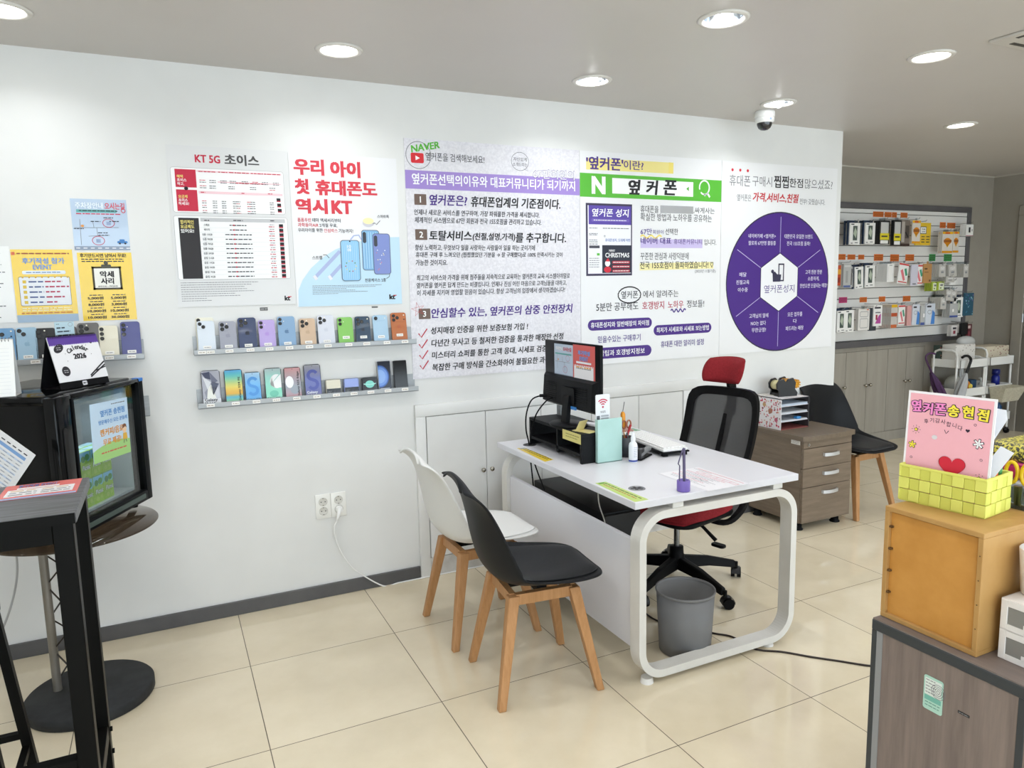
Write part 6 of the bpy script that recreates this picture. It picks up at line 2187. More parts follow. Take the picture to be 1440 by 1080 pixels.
SHW = mat('#dcdcda', .38, spec=.4)
SHK = mat('#1e1f21', .45, spec=.15)
PADK = noise_mat('black_leatherette', '#202123', '#252628', 60, rough=.42, spec=.2)
shell_chair('white shell chair with beech legs, left of the black chair at the desk', (.974, -.622, 0), 0., SHW, mat('#e4e4e2', .42, spec=.35))
shell_chair('black shell chair with beech legs drawn up to the desk front', (.984, -1.122, 0), -.11, SHK, PADK)
shell_chair('black shell chair with beech legs standing beside the drawer pedestal', (3.778, -.262, 0), -pi / 2 + .05, mat('#1a1b1d', .42, spec=.18), PADK)

# ================================================================ swivel chair
SK = mat('#121213', .5, spec=.12)
REDF = noise_mat('red_fabric', '#7c1c22', '#8a2229', 120, rough=.8, spec=.2)
t = thing('office_chair', 'black mesh swivel chair with red headrest and seat behind the desk', 'office chair', (2.012, -.70, 0), pi + .25)
M = world_of(t)
for k in range(5):
    th = radians(-14 + 72 * k) - (pi + .25)
    c_, s_ = cos(th), sin(th)
    o = MB(M)
    P0, P1, P2 = Vector((c_ * .03, s_ * .03, .125)), Vector((c_ * .17, s_ * .17, .112)), Vector((c_ * .318, s_ * .318, .078))
    sd = Vector((-s_, c_, 0))
    vs = []
    for p_, w_, h_ in ((P0, .03, .032), (P1, .024, .026), (P2, .017, .02)):
        vs += [tuple(p_ + sd * w_ - Vector((0, 0, h_))), tuple(p_ - sd * w_ - Vector((0, 0, h_))), tuple(p_ - sd * w_ * .6 + Vector((0, 0, h_ * .8))), tuple(p_ + sd * w_ * .6 + Vector((0, 0, h_ * .8)))]
    fs = []
    for i in range(2):
        for j in range(4):
            fs.append((i * 4 + j, i * 4 + (j + 1) % 4, i * 4 + 4 + (j + 1) % 4, i * 4 + 4 + j))
    fs += [(0, 3, 2, 1), (8, 9, 10, 11)]
    o.add(vs, fs, SK)
    lg = o.build('base_arm', t)
    mm = lg.modifiers.new('bevel', 'BEVEL'); mm.width = .006; mm.segments = 2
    o = MB(M)
    cc = P2 + Vector((c_ * .008, s_ * .008, 0))
    tr_ = Vector((cos(th + 1.1), sin(th + 1.1), 0)); ax = Vector((-tr_.y, tr_.x, 0))
    o.cyl((cc.x, cc.y, .05), (cc.x, cc.y, .085), .009, SK, n=10)
    for s2 in (-1, 1):
        a_ = Vector((cc.x, cc.y, .0262)) + tr_ * .012
        o.cyl(a_ + ax * (s2 * .006), a_ + ax * (s2 * .024), .0258, SK, n=22)
    hood = []
    for i in range(9):
        q = pi * (-.05 + 1.05 * i / 8)
        hood.append([tuple(Vector((cc.x, cc.y, .0262)) + tr_ * (.012 + .031 * cos(q)) + Vector((0, 0, .031 * sin(q))) + ax * e) for e in (-.02, .02)])
    o.grid(hood, mat('#1b1b1c', .45))
    o.build('caster', t)
o = MB(M); o.lathe([(.0001, .09), (.036, .09), (.04, .1), (.04, .15), (.035, .165), (.033, .2), (.0001, .2)], SK, n=28); o.build('hub', t)
o = MB(M); o.cyl((0, 0, .195), (0, 0, .35), .0145, mat('#8d8f92', .25, .9), n=20); o.build('gas_lift', t)
o = MB(M); o.box(-.11, .12, -.065, .065, .335, .385, SK, .012, 3); o.cyl((.0, -.07, .335), (.0, -.135, .335), .03, SK, n=18); o.build('tilt_mechanism', t)
o = MB(M); o.tube([(-.02, .07, .345), (-.03, .13, .325), (-.04, .20, .27)], [.007, .008, .01], SK, 10); o.rbox(-.06, -.02, .18, .25, .243, .257, .015, SK, 'z', .004, M=Matrix.Translation((0, 0, 0))); o.build('lever', t)


def slab(pts_fn, nu, nv, m1, name):
    o = MB(M); o.grid([[pts_fn(i / nu, j / nv) for j in range(nv + 1)] for i in range(nu + 1)], m1)
    return o


def superell(u, v, hx, hy, n_=4.):
    a_, b_ = 2 * u - 1, 2 * v - 1
    # square-to-squircle keeping the grid
    k = (1 - .16 * (a_ * a_ * b_ * b_))
    return a_ * hx * k, b_ * hy * k


def seat_pt(top):
    def f(u, v):
        x, y = superell(u, v, .235, .24)
        e = max(abs(2 * u - 1), abs(2 * v - 1))
        z = .41
        if top: z += .05 * (1 - e ** 8) - .012 * (1 - e * e) - .02 * max(0, u - .8) * 5 * .5
        return (x + .02, y, z + (0 if top else -.012 * (1 - e ** 6)))
    return f


o = slab(seat_pt(True), 18, 18, REDF, 'seat'); o.grid([[seat_pt(False)(i / 18, j / 18) for j in range(19)] for i in range(19)][::-1], REDF); o.build('seat', t)
o = MB(M); o.rbox(-.2, .235, -.225, .225, .378, .404, .08, SK, 'z', .01); o.build('seat_pan', t)
# upright behind the seat
o = MB(M)
o.bar(smooth_bezier([(-.05, 0, .36), (-.2, 0, .36), (-.29, 0, .4), (-.315, 0, .5), (-.355, 0, .62), (-.445, 0, .86)], 6), .055, .022, SK, (0, 1, 0))
o.build('back_upright', t)
for s_ in (-1, 1):
    o = MB(M); o.bar(smooth_bezier([(-.06, s_ * .06, .365), (-.1, s_ * .2, .345), (-.16, s_ * .245, .39), (-.22, s_ * .245, .46), (-.305, s_ * .2, .55)], 6), .03, .02, SK, (0, 0, 1)); o.build('back_bracket', t)


BX0, BZ0, BX1, BZ1 = -.275, .50, -.425, .955


def back_pt(u, v, off=0.):
    """u across -1..1, v up 0..1"""
    x = BX0 + (BX1 - BX0) * v + .045 * u * u - .03 * sin(pi * v) + off
    w = .208 + .006 * sin(pi * v)
    return Vector((x, u * w, BZ0 + (BZ1 - BZ0) * v))


K = 56
outer, inner = [], []
for i in range(K):
    th = 2 * pi * i / K
    c_, s_ = cos(th), sin(th)
    n_ = 7.
    r_ = 1 / ((abs(c_) ** n_ + abs(s_) ** n_) ** (1 / n_))
    uu, vv = c_ * r_, .5 + .5 * s_ * r_
    outer.append((uu, vv)); inner.append((uu * .84, .5 + (vv - .5) * .82))
o = MB(M)
vs, fs = [], []
for (a_, b_), (c_, d_) in zip(outer, inner):
    vs += [tuple(back_pt(a_, b_, .012)), tuple(back_pt(c_, d_, .012)), tuple(back_pt(c_, d_, -.014)), tuple(back_pt(a_, b_, -.014))]
for i in range(K):
    j = (i + 1) % K
    for k in range(4): fs.append((i * 4 + k, j * 4 + k, j * 4 + (k + 1) % 4, i * 4 + (k + 1) % 4))
o.add(vs, fs, SK, False)
o.build('back_frame', t)
MESH = bpy.data.materials.new('chair_mesh')
MESH.use_nodes = True
nt = MESH.node_tree
pb = nt.nodes['Principled BSDF']
pb.inputs['Base Color'].default_value = (*hexc('#333334'), 1)
pb.inputs['Roughness'].default_value = .7
tc = N(nt, 'ShaderNodeTexCoord'); wv = N(nt, 'ShaderNodeTexWave', i_Scale=45., i_Distortion=1.5)
wv.bands_direction = 'Z'
nt.links.new(tc.outputs['Object'], wv.inputs['Vector'])
mr = N(nt, 'ShaderNodeMapRange'); mr.inputs[3].default_value = .86; mr.inputs[4].default_value = .99
nt.links.new(wv.outputs['Fac'], mr.inputs[0])
nt.links.new(mr.outputs[0], pb.inputs['Alpha'])
o = MB(M)
o.grid([[tuple(back_pt(-.85 + 1.7 * j / 14, .08 + .84 * i / 14, .004)) for j in range(15)] for i in range(15)], MESH)
o.build('back_mesh', t)
o = MB(M); o.bar([(-.46, 0, .80), (-.455, 0, .95), (-.445, 0, 1.0)], .06, .018, SK, (0, 1, 0)); o.build('headrest_post', t)


def head_pt(u, v, front):
    a_, b_ = 2 * u - 1, 2 * v - 1
    k = 1 - .14 * (a_ * a_) * (b_ * b_)
    e = max(abs(a_), abs(b_))
    y, z = a_ * .122 * k, b_ * .068 * k
    x = -.425 + .055 * a_ * a_ - .03 * b_ - .012 * b_ * b_
    return (x + (.035 * (1 - e ** 6) if front else -.014 * (1 - e ** 6)), y, 1.045 + z)


o = MB(M); o.grid([[head_pt(i / 20, j / 12, True) for j in range(13)] for i in range(21)], REDF)
o.build('headrest', t)
o = MB(M); o.grid([[head_pt(i / 20, j / 12, False) for j in range(13)] for i in range(21)][::-1], SK)
o.build('headrest_shell', t)

# ================================================================ drawer pedestal by the wall
WOODP = noise_mat('taupe_laminate', '#6f6152', '#7f7060', 5, (.9, 9, 9), rough=.42, spec=.35, detail=6)
WOODT = noise_mat('taupe_top', '#6a5d50', '#766857', 5, (9, .9, 9), rough=.4, spec=.35, detail=6)
EDGEP = mat('#55493f', .45)
t = thing('drawer_pedestal', 'taupe wood-grain drawer pedestal with silver handles by the wall', 'drawers', (3.35, -.23, 0))
px0, px1, py0, py1 = 3.14, 3.555, -.45, -.02
WOODS = noise_mat('taupe_side', '#6f6152', '#7f7060', 5, (9, .9, 9), rough=.42, spec=.35, detail=6)
o = MB(); o.box(px0, px1, py0 + .02, py1, .048, .556, WOODS, .0015, 1); o.build('body', t)
o = MB()
pts = [(px0 - .012, py1 + .005), (px0 - .012, py0 - .004)] + [(px0 - .012 + (px1 - px0 + .024) * i / 12, py0 - .008 - .018 * sin(pi * i / 12)) for i in range(13)] + [(px1 + .012, py1 + .005)]
o.prism(pts, .556, .585, WOODT, smooth=False); tp = o.build('top', t)
o = MB(); o.box(px0 + .004, px1 - .004, py0 + .001, py0 + .02, .509, .553, WOODP, .0015, 1)
o.cyl((px0 + .045, py0 + .002, .53), (px0 + .045, py0 - .003, .53), .0085, STEEL, n=18); o.cyl((px0 + .045, py0 - .0028, .53), (px0 + .045, py0 - .0034, .53), .004, MATB, n=10); o.build('lock_strip', t)
for z0, z1, hz in ((.387, .506, .459), (.27, .384, .345), (.05, .267, .228)):
    o = MB(); o.box(px0 + .004, px1 - .004, py0 - .001, py0 + .02, z0, z1, WOODP, .0015, 1); d = o.build('drawer', t)
    o = MB(); hx0, hx1 = 3.305, 3.43
    o.bar([(hx0, py0 - .001, hz), (hx0 + .004, py0 - .014, hz)] + [(hx0 + .01 + (hx1 - hx0 - .02) * i / 8, py0 - .016 - .007 * sin(pi * i / 8), hz) for i in range(9)] + [(hx1 - .004, py0 - .014, hz), (hx1, py0 - .001, hz)], .007, .02, mat('#c9cacc', .35, .5), (0, 0, 1)); o.build('handle', d)
for xx in (px0 + .03, px1 - .07):
    for yy in (py0 + .05, py1 - .05):
        o = MB(); o.lathe([(.0001, 0), (.03, 0), (.031, .006), (.023, .012), (.022, .048), (.0001, .048)], MATB, (xx, yy, 0), n=20); o.build('foot', t)
o = MB(); o.box(px0 - .0008, px0, -.426, -.358, .529, .556, mat('#e4e2dc', .5)); a = Art(o, (px0 - .0008, -.358, .529), (0, -1, 0), (0, 0, 1))
for k in range(3): a.fine(.006, .06, .021 - .007 * k, .003, GR2, 1, k)
o.build('label_sticker', None, 'small white label sticker on the side of the drawer pedestal', 'label')

# paper organiser
ox0, ox1, oy0, oy1, oz0, oz1 = 3.165, 3.402, -.247, -.02, .5855, .78
t = thing('paper_organizer', 'white desktop paper organizer with pink-printed side on the pedestal', 'organizer', ((ox0 + ox1) / 2, -.13, oz0))
OW = mat('#e4e1e3', .4)
o = MB()
o.box(ox0, ox0 + .004, oy0, oy1, oz0, oz1, OW); o.box(ox1 - .004, ox1, oy0, oy1, oz0, oz1, mat('#4a4648', .4)); o.box(ox0, ox1, oy1 - .004, oy1, oz0, oz1, OW)
o.box(ox0 + .004, ox1 - .004, oy0, oy1 - .004, oz0, oz0 + .004, mat('#8a4a48', .5)); o.box(ox0, ox1, oy0, oy1, oz1 - .005, oz1, OW)
o.box(ox0, ox1, oy0 - .001, oy0, oz1 - .005, oz1, mat('#3f3f45', .4)); o.box(ox1 - .003, ox1 + .0005, oy0 - .001, oy0, oz0, oz1, mat('#3f3f45', .4))
a = Art(o, (ox0, oy1, oz0), (0, -1, 0), (0, 0, 1))
rnd = random.Random(4)
for i in range(120):
    a.ell(rnd.uniform(.008, .22), rnd.uniform(.008, .186), rnd.uniform(.003, .007), rnd.uniform(.003, .007), mat(['#c4506a', '#b83a4c', '#d88a98', '#7a3a44', '#cfa08a'][i % 5], .5), 1 + (i % 4) * .3, 10)
for q in ((.14, .11, .017, '#a8705a'), (.09, .145, .014, '#b8946a'), (.19, .06, .014, '#b85a70')): a.ell(q[0], q[1], q[2], q[2], mat(q[3], .5), 3, 18)
o.build('box', t)
for k in range(3):
    z = oz0 + .048 * (k + 1)
    o = MB(); o.box(ox0 + .004, ox1 - .004, oy0 + .002, oy1 - .004, z, z + .003, OW); o.build('shelf', t)
for k, (col_, lab) in enumerate((('#c9cdd4', 'stack of white paper in the second slot from the bottom of the organizer'), ('#c3c8ce', 'stack of white paper in the third slot from the bottom of the organizer'), ('#b9c6d6', 'stack of bluish paper in the top slot of the organizer'))):
    z = oz0 + .048 * (k + 1) + .0033
    o = MB(); o.box(ox0 + .008, ox1 - .01, oy0 + .004, oy1 - .01, z, z + .007 + .003 * k, mat(col_, .6)); o.build('paper_stack', None, lab, 'paper')
o = MB(); o.box(3.30, 3.335, oy0 - .003, oy0 + .03, oz0 + .059, oz0 + .073, mat('#3f8fd0', .4), .003, 1); o.build('blue_clip', None, 'small bright blue clip on the papers in the organizer', 'clip')

# tape dispenser
t = thing('tape_dispenser', 'black tape dispenser with amber tape rolls on top of the organizer', 'tape dispenser', (3.30, -.14, oz1), -.15)
m_ = world_of(t) @ Matrix.Rotation(0, 4, 'Z')
TK = mat('#1d1d1f', .35)
prof = [(-.075, 0), (.06, 0), (.065, .02), (.045, .045), (.05, .085), (.03, .115), (-.005, .108), (-.02, .085), (-.04, .11), (-.07, .105), (-.088, .08), (-.085, .05), (-.07, .035)]
o = MB(m_)
for y0 in (-.045, .033): o.prism(prof, y0, y0 + .012, TK, to=lambda u, v, w: (u, w, v), smooth=False)
o.box(-.07, .06, -.034, .034, .0005, .022, TK, .004, 2); o.build('body', t)
AM = mat('#c88a1c', .2, coat=.4)
for (xx, zz, r_) in ((.02, .072, .036), (-.052, .07, .03)):
    o = MB(m_ @ Matrix.Translation((xx, 0, zz)) @ Matrix.Rotation(pi / 2, 4, 'X')); o.lathe([(r_ * .45, -.03), (r_, -.03), (r_, .03), (r_ * .45, .03), (r_ * .45, -.03)], AM if xx > 0 else mat('#d8cf9c', .3), n=28); o.build('tape_roll', t)
o = MB(m_ @ Matrix.Translation((.075, 0, .072)) @ Matrix.Rotation(pi / 2, 4, 'X'))
for k in range(10):
    q = 2 * pi * k / 10
    o.box(-.004, .004, .012, .028, -.025, .025, mat('#d89a24', .3), M=Matrix.Rotation(q, 4, 'Z'))
o.lathe([(.0001, -.022), (.014, -.022), (.014, .022), (.0001, .022)], mat('#d89a24', .3), n=16); o.build('guide_wheel', t)
o = MB(); o.box(3.19, 3.25, -.12, -.03, oz1 + .0004, oz1 + .004, mat('#d9d4cc', .5)); o.build('note_pad', None, 'pale note pad lying on the organizer left of the tape dispenser', 'note pad')

# ================================================================ counter at the right
CWD = noise_mat('grey_oak', '#6f635d', '#85776f', 6, (7, 7, .55), rough=.5, spec=.3, detail=8)
CWT = noise_mat('grey_oak_top', '#6f645f', '#80736c', 6, (7, .6, 7), rough=.45, spec=.35, detail=8)
CDK = mat('#3a3d3f', .4, spec=.3)
CZ = .72
t = thing('display_counter', 'grey-oak counter with dark metal edges at the right', 'counter', (1.55, -2.75, 0))
o = MB(); o.box(1.222, 1.9, -3.2, -2.402, CZ - .003, CZ, CWT); o.build('counter_top', t)
o = MB(); o.box(1.22, 1.9, -3.2, -2.40, CZ - .028, CZ - .003, CDK, .002, 1); o.build('edge_band', t)
o = MB(); o.box(1.2235, 1.24, -2.722, -2.428, .02, CZ - .028, CWD); o.build('side_panel', t)
o = MB(); o.box(1.2215, 1.25, -2.413, -2.40, 0, CZ - .028, CDK, .001, 1); o.build('corner_post', t)
o = MB(); o.box(1.2215, 1.25, -2.736, -2.722, 0, CZ - .028, CDK, .001, 1); o.build('corner_post', t)
o = MB(); o.box(1.2225, 1.245, -2.428, -2.413, 0, CZ - .028, mat('#8f9194', .4, .3)); o.build('edge_strip', t)
o = MB(); o.box(1.224, 1.245, -3.19, -2.736, .02, CZ - .028, CWD); o.build('side_panel', t)
o = MB(); o.box(1.25, 1.9, -2.425, -2.405, .02, CZ - .028, CWD); o.build('back_panel', t)
o = MB(); o.box(1.25, 1.88, -3.18, -2.43, .0, .05, CDK); o.build('plinth', t)
o = MB(); o.rbox(1.2222, 1.2232, -2.575, -2.532, .569, .646, .005, mat('#a9cfbf', .4), 'x')
a = Art(o, (1.2222, -2.532, .569), (0, -1, 0), (0, 0, 1))
a.rect(.003, .04, .034, .072, mat('#d9e0d9', .4), 1)
for k in range(5): a.fine(.005, .026, .068 - .007 * k, .0028, GR2, 2, k)
for k in range(4): a.ring(.033, .05, .003 + .004 * k, .004 + .004 * k, .0012, GR2, 2, 20)
a.rect(.003, .04, .022, .033, mat('#6fb0a0', .4), 1)
for k in range(2): a.fine(.005, .038, .017 - .007 * k, .003, mat('#5a8a7c', .5), 1, 10 + k)
o.build('sticker', None, 'pale mint certificate sticker on the grey-oak counter side', 'sticker')
o = MB(); o.box(1.2228, 1.2234, -2.632, -2.608, .597, .6025, INK); a = Art(o, (1.2228, -2.608, .597), (0, -1, 0), (0, 0, 1)); a.fine(.002, .022, .0027, .0025, GREY, 1, 3); o.build('label_strip', None, 'tiny black lettered strip on the counter side, right of the mint sticker', 'label')

# wooden box
MDF = noise_mat('pale_plywood', '#a98049', '#b58d55', 7, (1, 1, 1), rough=.5, spec=.3)
MDF2 = noise_mat('orange_hardboard', '#bb833c', '#c68e46', 14, rough=.5, spec=.3)
t = thing('wooden_box', 'pale plywood box with an orange hardboard panel on the counter', 'box', (1.375, -2.513, CZ))
wx0, wx1, wy0, wy1, wz0, wz1 = 1.245, 1.505, -2.624, -2.402, CZ + .0005, .985
o = MB(); o.box(wx0, wx1, wy0, wy1, wz1 - .011, wz1, MDF, .001, 1); o.build('lid', t)
o = MB(); o.box(wx0, wx1, wy0, wy1, wz0, wz0 + .011, MDF, .001, 1); o.build('bottom_board', t)
for y0, y1 in ((wy0, wy0 + .011), (wy1 - .011, wy1)):
    o = MB(); o.box(wx0, wx1, y0, y1, wz0 + .011, wz1 - .011, MDF, .001, 1); o.build('side_board', t)
o = MB(); o.box(wx1 - .011, wx1, wy0 + .011, wy1 - .011, wz0 + .011, wz1 - .011, MDF); o.build('end_board', t)
o = MB(); o.box(wx0 + .009, wx0 + .014, wy0 + .0112, wy1 - .0112, wz0 + .0112, wz1 - .0145, MDF2); o.build('front_panel', t)
NAIL = mat('#5a4022', .5)
for k in range(4):
    z = wz0 + .06 + .052 * k
    o = MB(); o.box(wx0 + .001, wx0 + .009, wy1 - .018, wy1 - .0105, z, z + .004, NAIL); o.build('dowel', t)
    o = MB(); o.cyl((wx0 - .0004, wy0 + .0055, z), (wx0 + .002, wy0 + .0055, z), .0015, NAIL, n=8); o.build('dowel', t)

# woven yellow basket
YB_ = mat('#d9d96a', .6)
YB2 = mat('#cdcd5c', .6)
RZB = math.atan2(-.125, .992) * 0 + math.atan2(.992, -.125) - pi / 2      # local y runs along the long side
bl, bw_, bh = .188, .115, .084
bc = Vector((1.334, -2.571, .9853))
t = thing('woven_basket', 'yellow-green woven strip basket on top of the plywood box', 'basket', tuple(bc), RZB)
m_ = world_of(t)
o = MB(m_)
o.box(.002, bw_ - .002, .002, bl - .002, .0, .003, YB2)
for (u0, u1, fixed, ax) in ((0, bl, .002, 'y'), (0, bl, bw_ - .002, 'y'), (0, bw_, .002, 'x'), (0, bw_, bl - .002, 'x')):
    n_ = 8 if ax == 'y' else 5
    st = (u1 - u0) / n_
    for r_ in range(3):
        z0, z1 = .002 + r_ * .0275, .0285 + r_ * .0275
        for k in range(n_):
            front = (k + r_) % 2 == 0
            e = .0022 if front else .0008
            g_ = .0008
            a0, a1 = u0 + k * st + (0 if front else g_), u0 + (k + 1) * st - (0 if front else g_)
            if ax == 'y': o.box(fixed - e, fixed + e, a0, a1, z0 + (0 if not front else .0006), z1, YB_ if front else YB2, .0006, 1)
            else: o.box(a0, a1, fixed - e, fixed + e, z0 + (0 if not front else .0006), z1, YB_ if front else YB2, .0006, 1)
o.build('weave', t)
o = MB(m_)
for b_ in ((-.001, .005, 0, bl), (bw_ - .005, bw_ + .001, 0, bl), (.005, bw_ - .005, -.001, .005), (.005, bw_ - .005, bl - .005, bl + .001)): o.box(*b_, bh - .003, bh + .003, YB_, .001, 1)
o.build('rim', t)

# pink review sign standing in the basket
t = thing('sign_card', 'pink sign with yellow and pink Korean lettering standing in the basket', 'sign', tuple(m_ @ Vector((.022, .098, .004))), RZB)
S = m_ @ Matrix.Translation((.014, .0, .004)) @ Matrix.Rotation(.06, 4, 'Y')
o = MB(S)
sy0, sy1, sz = .004, .190, .252
o.box(0, .0025, sy0, sy1, 0, sz, mat('#eeecee', .35))
a = Art(o, (0, sy1, 0), (0, -1, 0), (0, 0, 1))
w_ = sy1 - sy0
PKS = mat('#eeb0ba', .4)
a.rect(.005, w_ - .005, .005, sz - .005, PKS, 1)
KD = mat('#2e2436', .4)
PL, YL = mat('#ee8cc8', .4), mat('#f2e04a', .4)
for i, (ch, cc, u_, v_, r_) in enumerate((('옆', PL, .0205, .2185, .08), ('커', PL, .0465, .2155, -.03), ('폰', PL, .0735, .2165, .05), ('송', YL, .1015, .2165, .04), ('현', YL, .1315, .2175, -.02), ('점', YL, .162, .2155, -.08))):
    for k in range(8): a.textc(ch, u_ + .0014 * cos(k * pi / 4), v_ + .0014 * sin(k * pi / 4), .0262, KD, 2 + .12 * k, .05, rot=r_)
    a.textc(ch, u_ + .0014, v_ - .0016, .0262, KD, 3.2, .05, rot=r_)
    a.textc(ch, u_, v_, .0262, cc, 4.6, .04, rot=r_)
for i, ch in enumerate('후기감사합니다'):
    a.textc(ch, .045 + i * .0122, .1905 - .0024 * abs(i - 2) + (.0015 if i % 2 else 0), .0105, KD, 3, 0, rot=-.05 * (i - 3))
def heart(cu, cv, s_, m__, L):
    a.poly([(cu + s_ * 1.05 * sin(q) ** 3, cv + s_ * (.82 * cos(q) - .32 * cos(2 * q) - .13 * cos(3 * q) - .06 * cos(4 * q))) for q in [2 * pi * k / 40 for k in range(40)]], m__, L)
heart(.134, .177, .0042, KD, 3)
a.line([(.086, .172), (.09, .164), (.095, .171)], .0014, KD, 3)
def flower(cu, cv, r_, m__, n_, star=False):
    for k in range(n_):
        q = 2 * pi * k / n_ + .3
        a.line([(cu, cv), (cu + r_ * cos(q), cv + r_ * sin(q))], .0052, KD, 3); a.line([(cu, cv), (cu + r_ * .86 * cos(q), cv + r_ * .86 * sin(q))], .0034, m__, 4)
def star(cu, cv, r_):
    a.poly([(cu + (r_ if k % 2 == 0 else r_ * .5) * cos(pi / 2 + k * pi / 5), cv + (r_ if k % 2 == 0 else r_ * .5) * sin(pi / 2 + k * pi / 5)) for k in range(10)], KD, 3)
    a.poly([(cu + (r_ * .7 if k % 2 == 0 else r_ * .34) * cos(pi / 2 + k * pi / 5), cv + (r_ * .7 if k % 2 == 0 else r_ * .34) * sin(pi / 2 + k * pi / 5)) for k in range(10)], YL, 4)
    for k in range(8): a.ell(cu + r_ * 1.5 * cos(k * pi / 4), cv + r_ * 1.5 * sin(k * pi / 4), .0009, .0009, KD, 3, 8)
flower(.158, .152, .0115, WH, 6); flower(.018, .128, .009, YL, 5); star(.024, .164, .006); star(.165, .078, .006)
for q in ((.148, .192), (.166, .118), (.018, .098)): a.ring(q[0], q[1], .0024, .0024, .0008, KD, 3, 14)
heart(.108, .093, .026, mat('#d0283c', .4), 5)
heart(.108, .093, .0272, mat('#a81e30', .4), 4.8)
a.ell(.066, .152, .006, .005, mat('#d9d3d6', .3), 3, 16)
o.build('card', t)

# loose white papers behind the sign
for lab, quad_, ofs in (('large white paper leaning behind the pink sign', [(.022, .11), (-.004, .155), (-.03, .145), (.018, .06)], .034), ('upper white paper fanned out behind the pink sign', [(.05, .15), (.045, .236), (-.006, .232), (-.010, .212), (.012, .165)], .038)):
    t = thing('paper_sheet', lab, 'paper', tuple(m_ @ Vector((ofs, .02, .06))), RZB)
    o = MB(m_)
    f_ = [(ofs + (z - .06) * .05, max(y, -.04), z) for y, z in quad_]
    k = len(f_)
    vs = f_ + [(x + .0015, y, z) for x, y, z in f_]
    o.add(vs, [tuple(range(k))[::-1], tuple(range(k, 2 * k))] + [(i, (i + 1) % k, k + (i + 1) % k, k + i) for i in range(k)], mat('#e6e8ee', .5)); o.build('sheet', t)
# bits in the basket
t = thing('glue_stick', 'small orange glue stick at the right end of the yellow basket', 'glue stick', tuple(m_ @ Vector((.062, .02, .004))), RZB)
o = MB(m_); o.cyl((.062, .02, .004), (.058, .012, .1), .007, mat('#e0672c', .4), n=14); o.build('tube', t)
o = MB(m_); o.cyl((.058, .012, .1), (.0575, .011, .112), .0072, mat('#e6e4de', .4), n=14); o.build('cap', t)
t = thing('glue_stick', 'small green glue stick beside the orange one in the yellow basket', 'glue stick', tuple(m_ @ Vector((.085, .02, .004))), RZB)
o = MB(m_); o.cyl((.084, .02, .004), (.082, .014, .105), .007, mat('#3f8a4c', .4), n=14); o.build('tube', t)
o = MB(m_); o.cyl((.082, .014, .105), (.0815, .013, .117), .0072, mat('#e6e4de', .4), n=14); o.build('cap', t)

# clear caddy with scissors behind the basket, pouch and drawers
CLR = glassmat('clear_plastic', (.9, .92, .93), .05)
t = thing('clear_box', 'clear plastic box on the plywood box behind the yellow basket', 'plastic box', (1.478, -2.553, .9855))
o = MB()
for b_ in ((1.463, 1.466, -2.59, -2.52), (1.489, 1.492, -2.59, -2.52), (1.466, 1.489, -2.59, -2.587), (1.466, 1.489, -2.523, -2.52)): o.box(*b_, .9855, 1.035, CLR)
o.box(1.463, 1.492, -2.59, -2.52, .9852, .9875, CLR); o.build('box', t)
t = thing('scissors', 'scissors with bright yellow handles standing behind the yellow basket', 'scissors', (1.478, -2.555, .99))
YH = mat('#e2bc18', .35)
for s_ in (-1, 1):
    o = MB(); o.bar([(1.476, -2.555 + s_ * .002, .99), (1.476, -2.555 + s_ * .005, 1.035)], .004, .009, STEEL, (0, 1, 0)); o.build('blade', t)
    c_ = Vector((1.476, -2.555 + s_ * .0165, 1.063))
    o = MB(); o.tube([c_ + Vector((0, .0125 * cos(q), .0235 * sin(q))) for q in [2 * pi * i / 18 for i in range(18)]], .0042, YH, 8, closed=True); o.build('finger_loop', t)
t = thing('plastic_bag', 'small blue plastic bundle right of the yellow basket', 'bundle', (1.49, -2.61, .986))
o = MB(); o.ball((1.488, -2.607, 1.0035), .0175, mat('#4a70b4', .3), 16, (.8, .9, 1)); o.build('bundle', t)

t = thing('storage_drawers', 'tall clear storage drawers behind the plywood box, mostly hidden', 'drawers', (1.64, -2.52, CZ))
o = MB(); o.box(1.53, 1.76, -2.66, -2.425, CZ + .0005, 1.03, mat('#c9ccd0', .3), .006, 2); o.build('case', t)
for k in range(3):
    o = MB(); o.box(1.524, 1.53, -2.65, -2.435, CZ + .012 + k * .1, CZ + .1 + k * .1, mat('#b4b9be', .3), .003, 1); d = o.build('drawer', t)
    o = MB(); o.box(1.516, 1.524, -2.57, -2.51, CZ + .05 + k * .1, CZ + .062 + k * .1, GLOSSWHITE); o.build('handle', d)
LEO = noise_mat('leopard_print', '#3a3a30', '#cfc452', 150, (1, 1, 1), rough=.4, lo=.45, hi=.52, detail=2)
t = thing('zip_pouch', 'yellow and black patterned pouch with a magenta side at the right edge', 'pouch', (1.64, -2.53, 1.0305))
o = MB(); o.box(1.535, 1.75, -2.64, -2.435, 1.031, 1.07, mat('#b81e62', .3), .012, 3); o.build('base', t)
o = MB(); o.box(1.537, 1.748, -2.638, -2.437, 1.068, 1.112, LEO, .02, 4); o.build('top', t)
o = MB(); o.box(1.533, 1.752, -2.642, -2.433, 1.066, 1.071, mat('#d24a84', .3), .002, 1); o.build('zip', t)

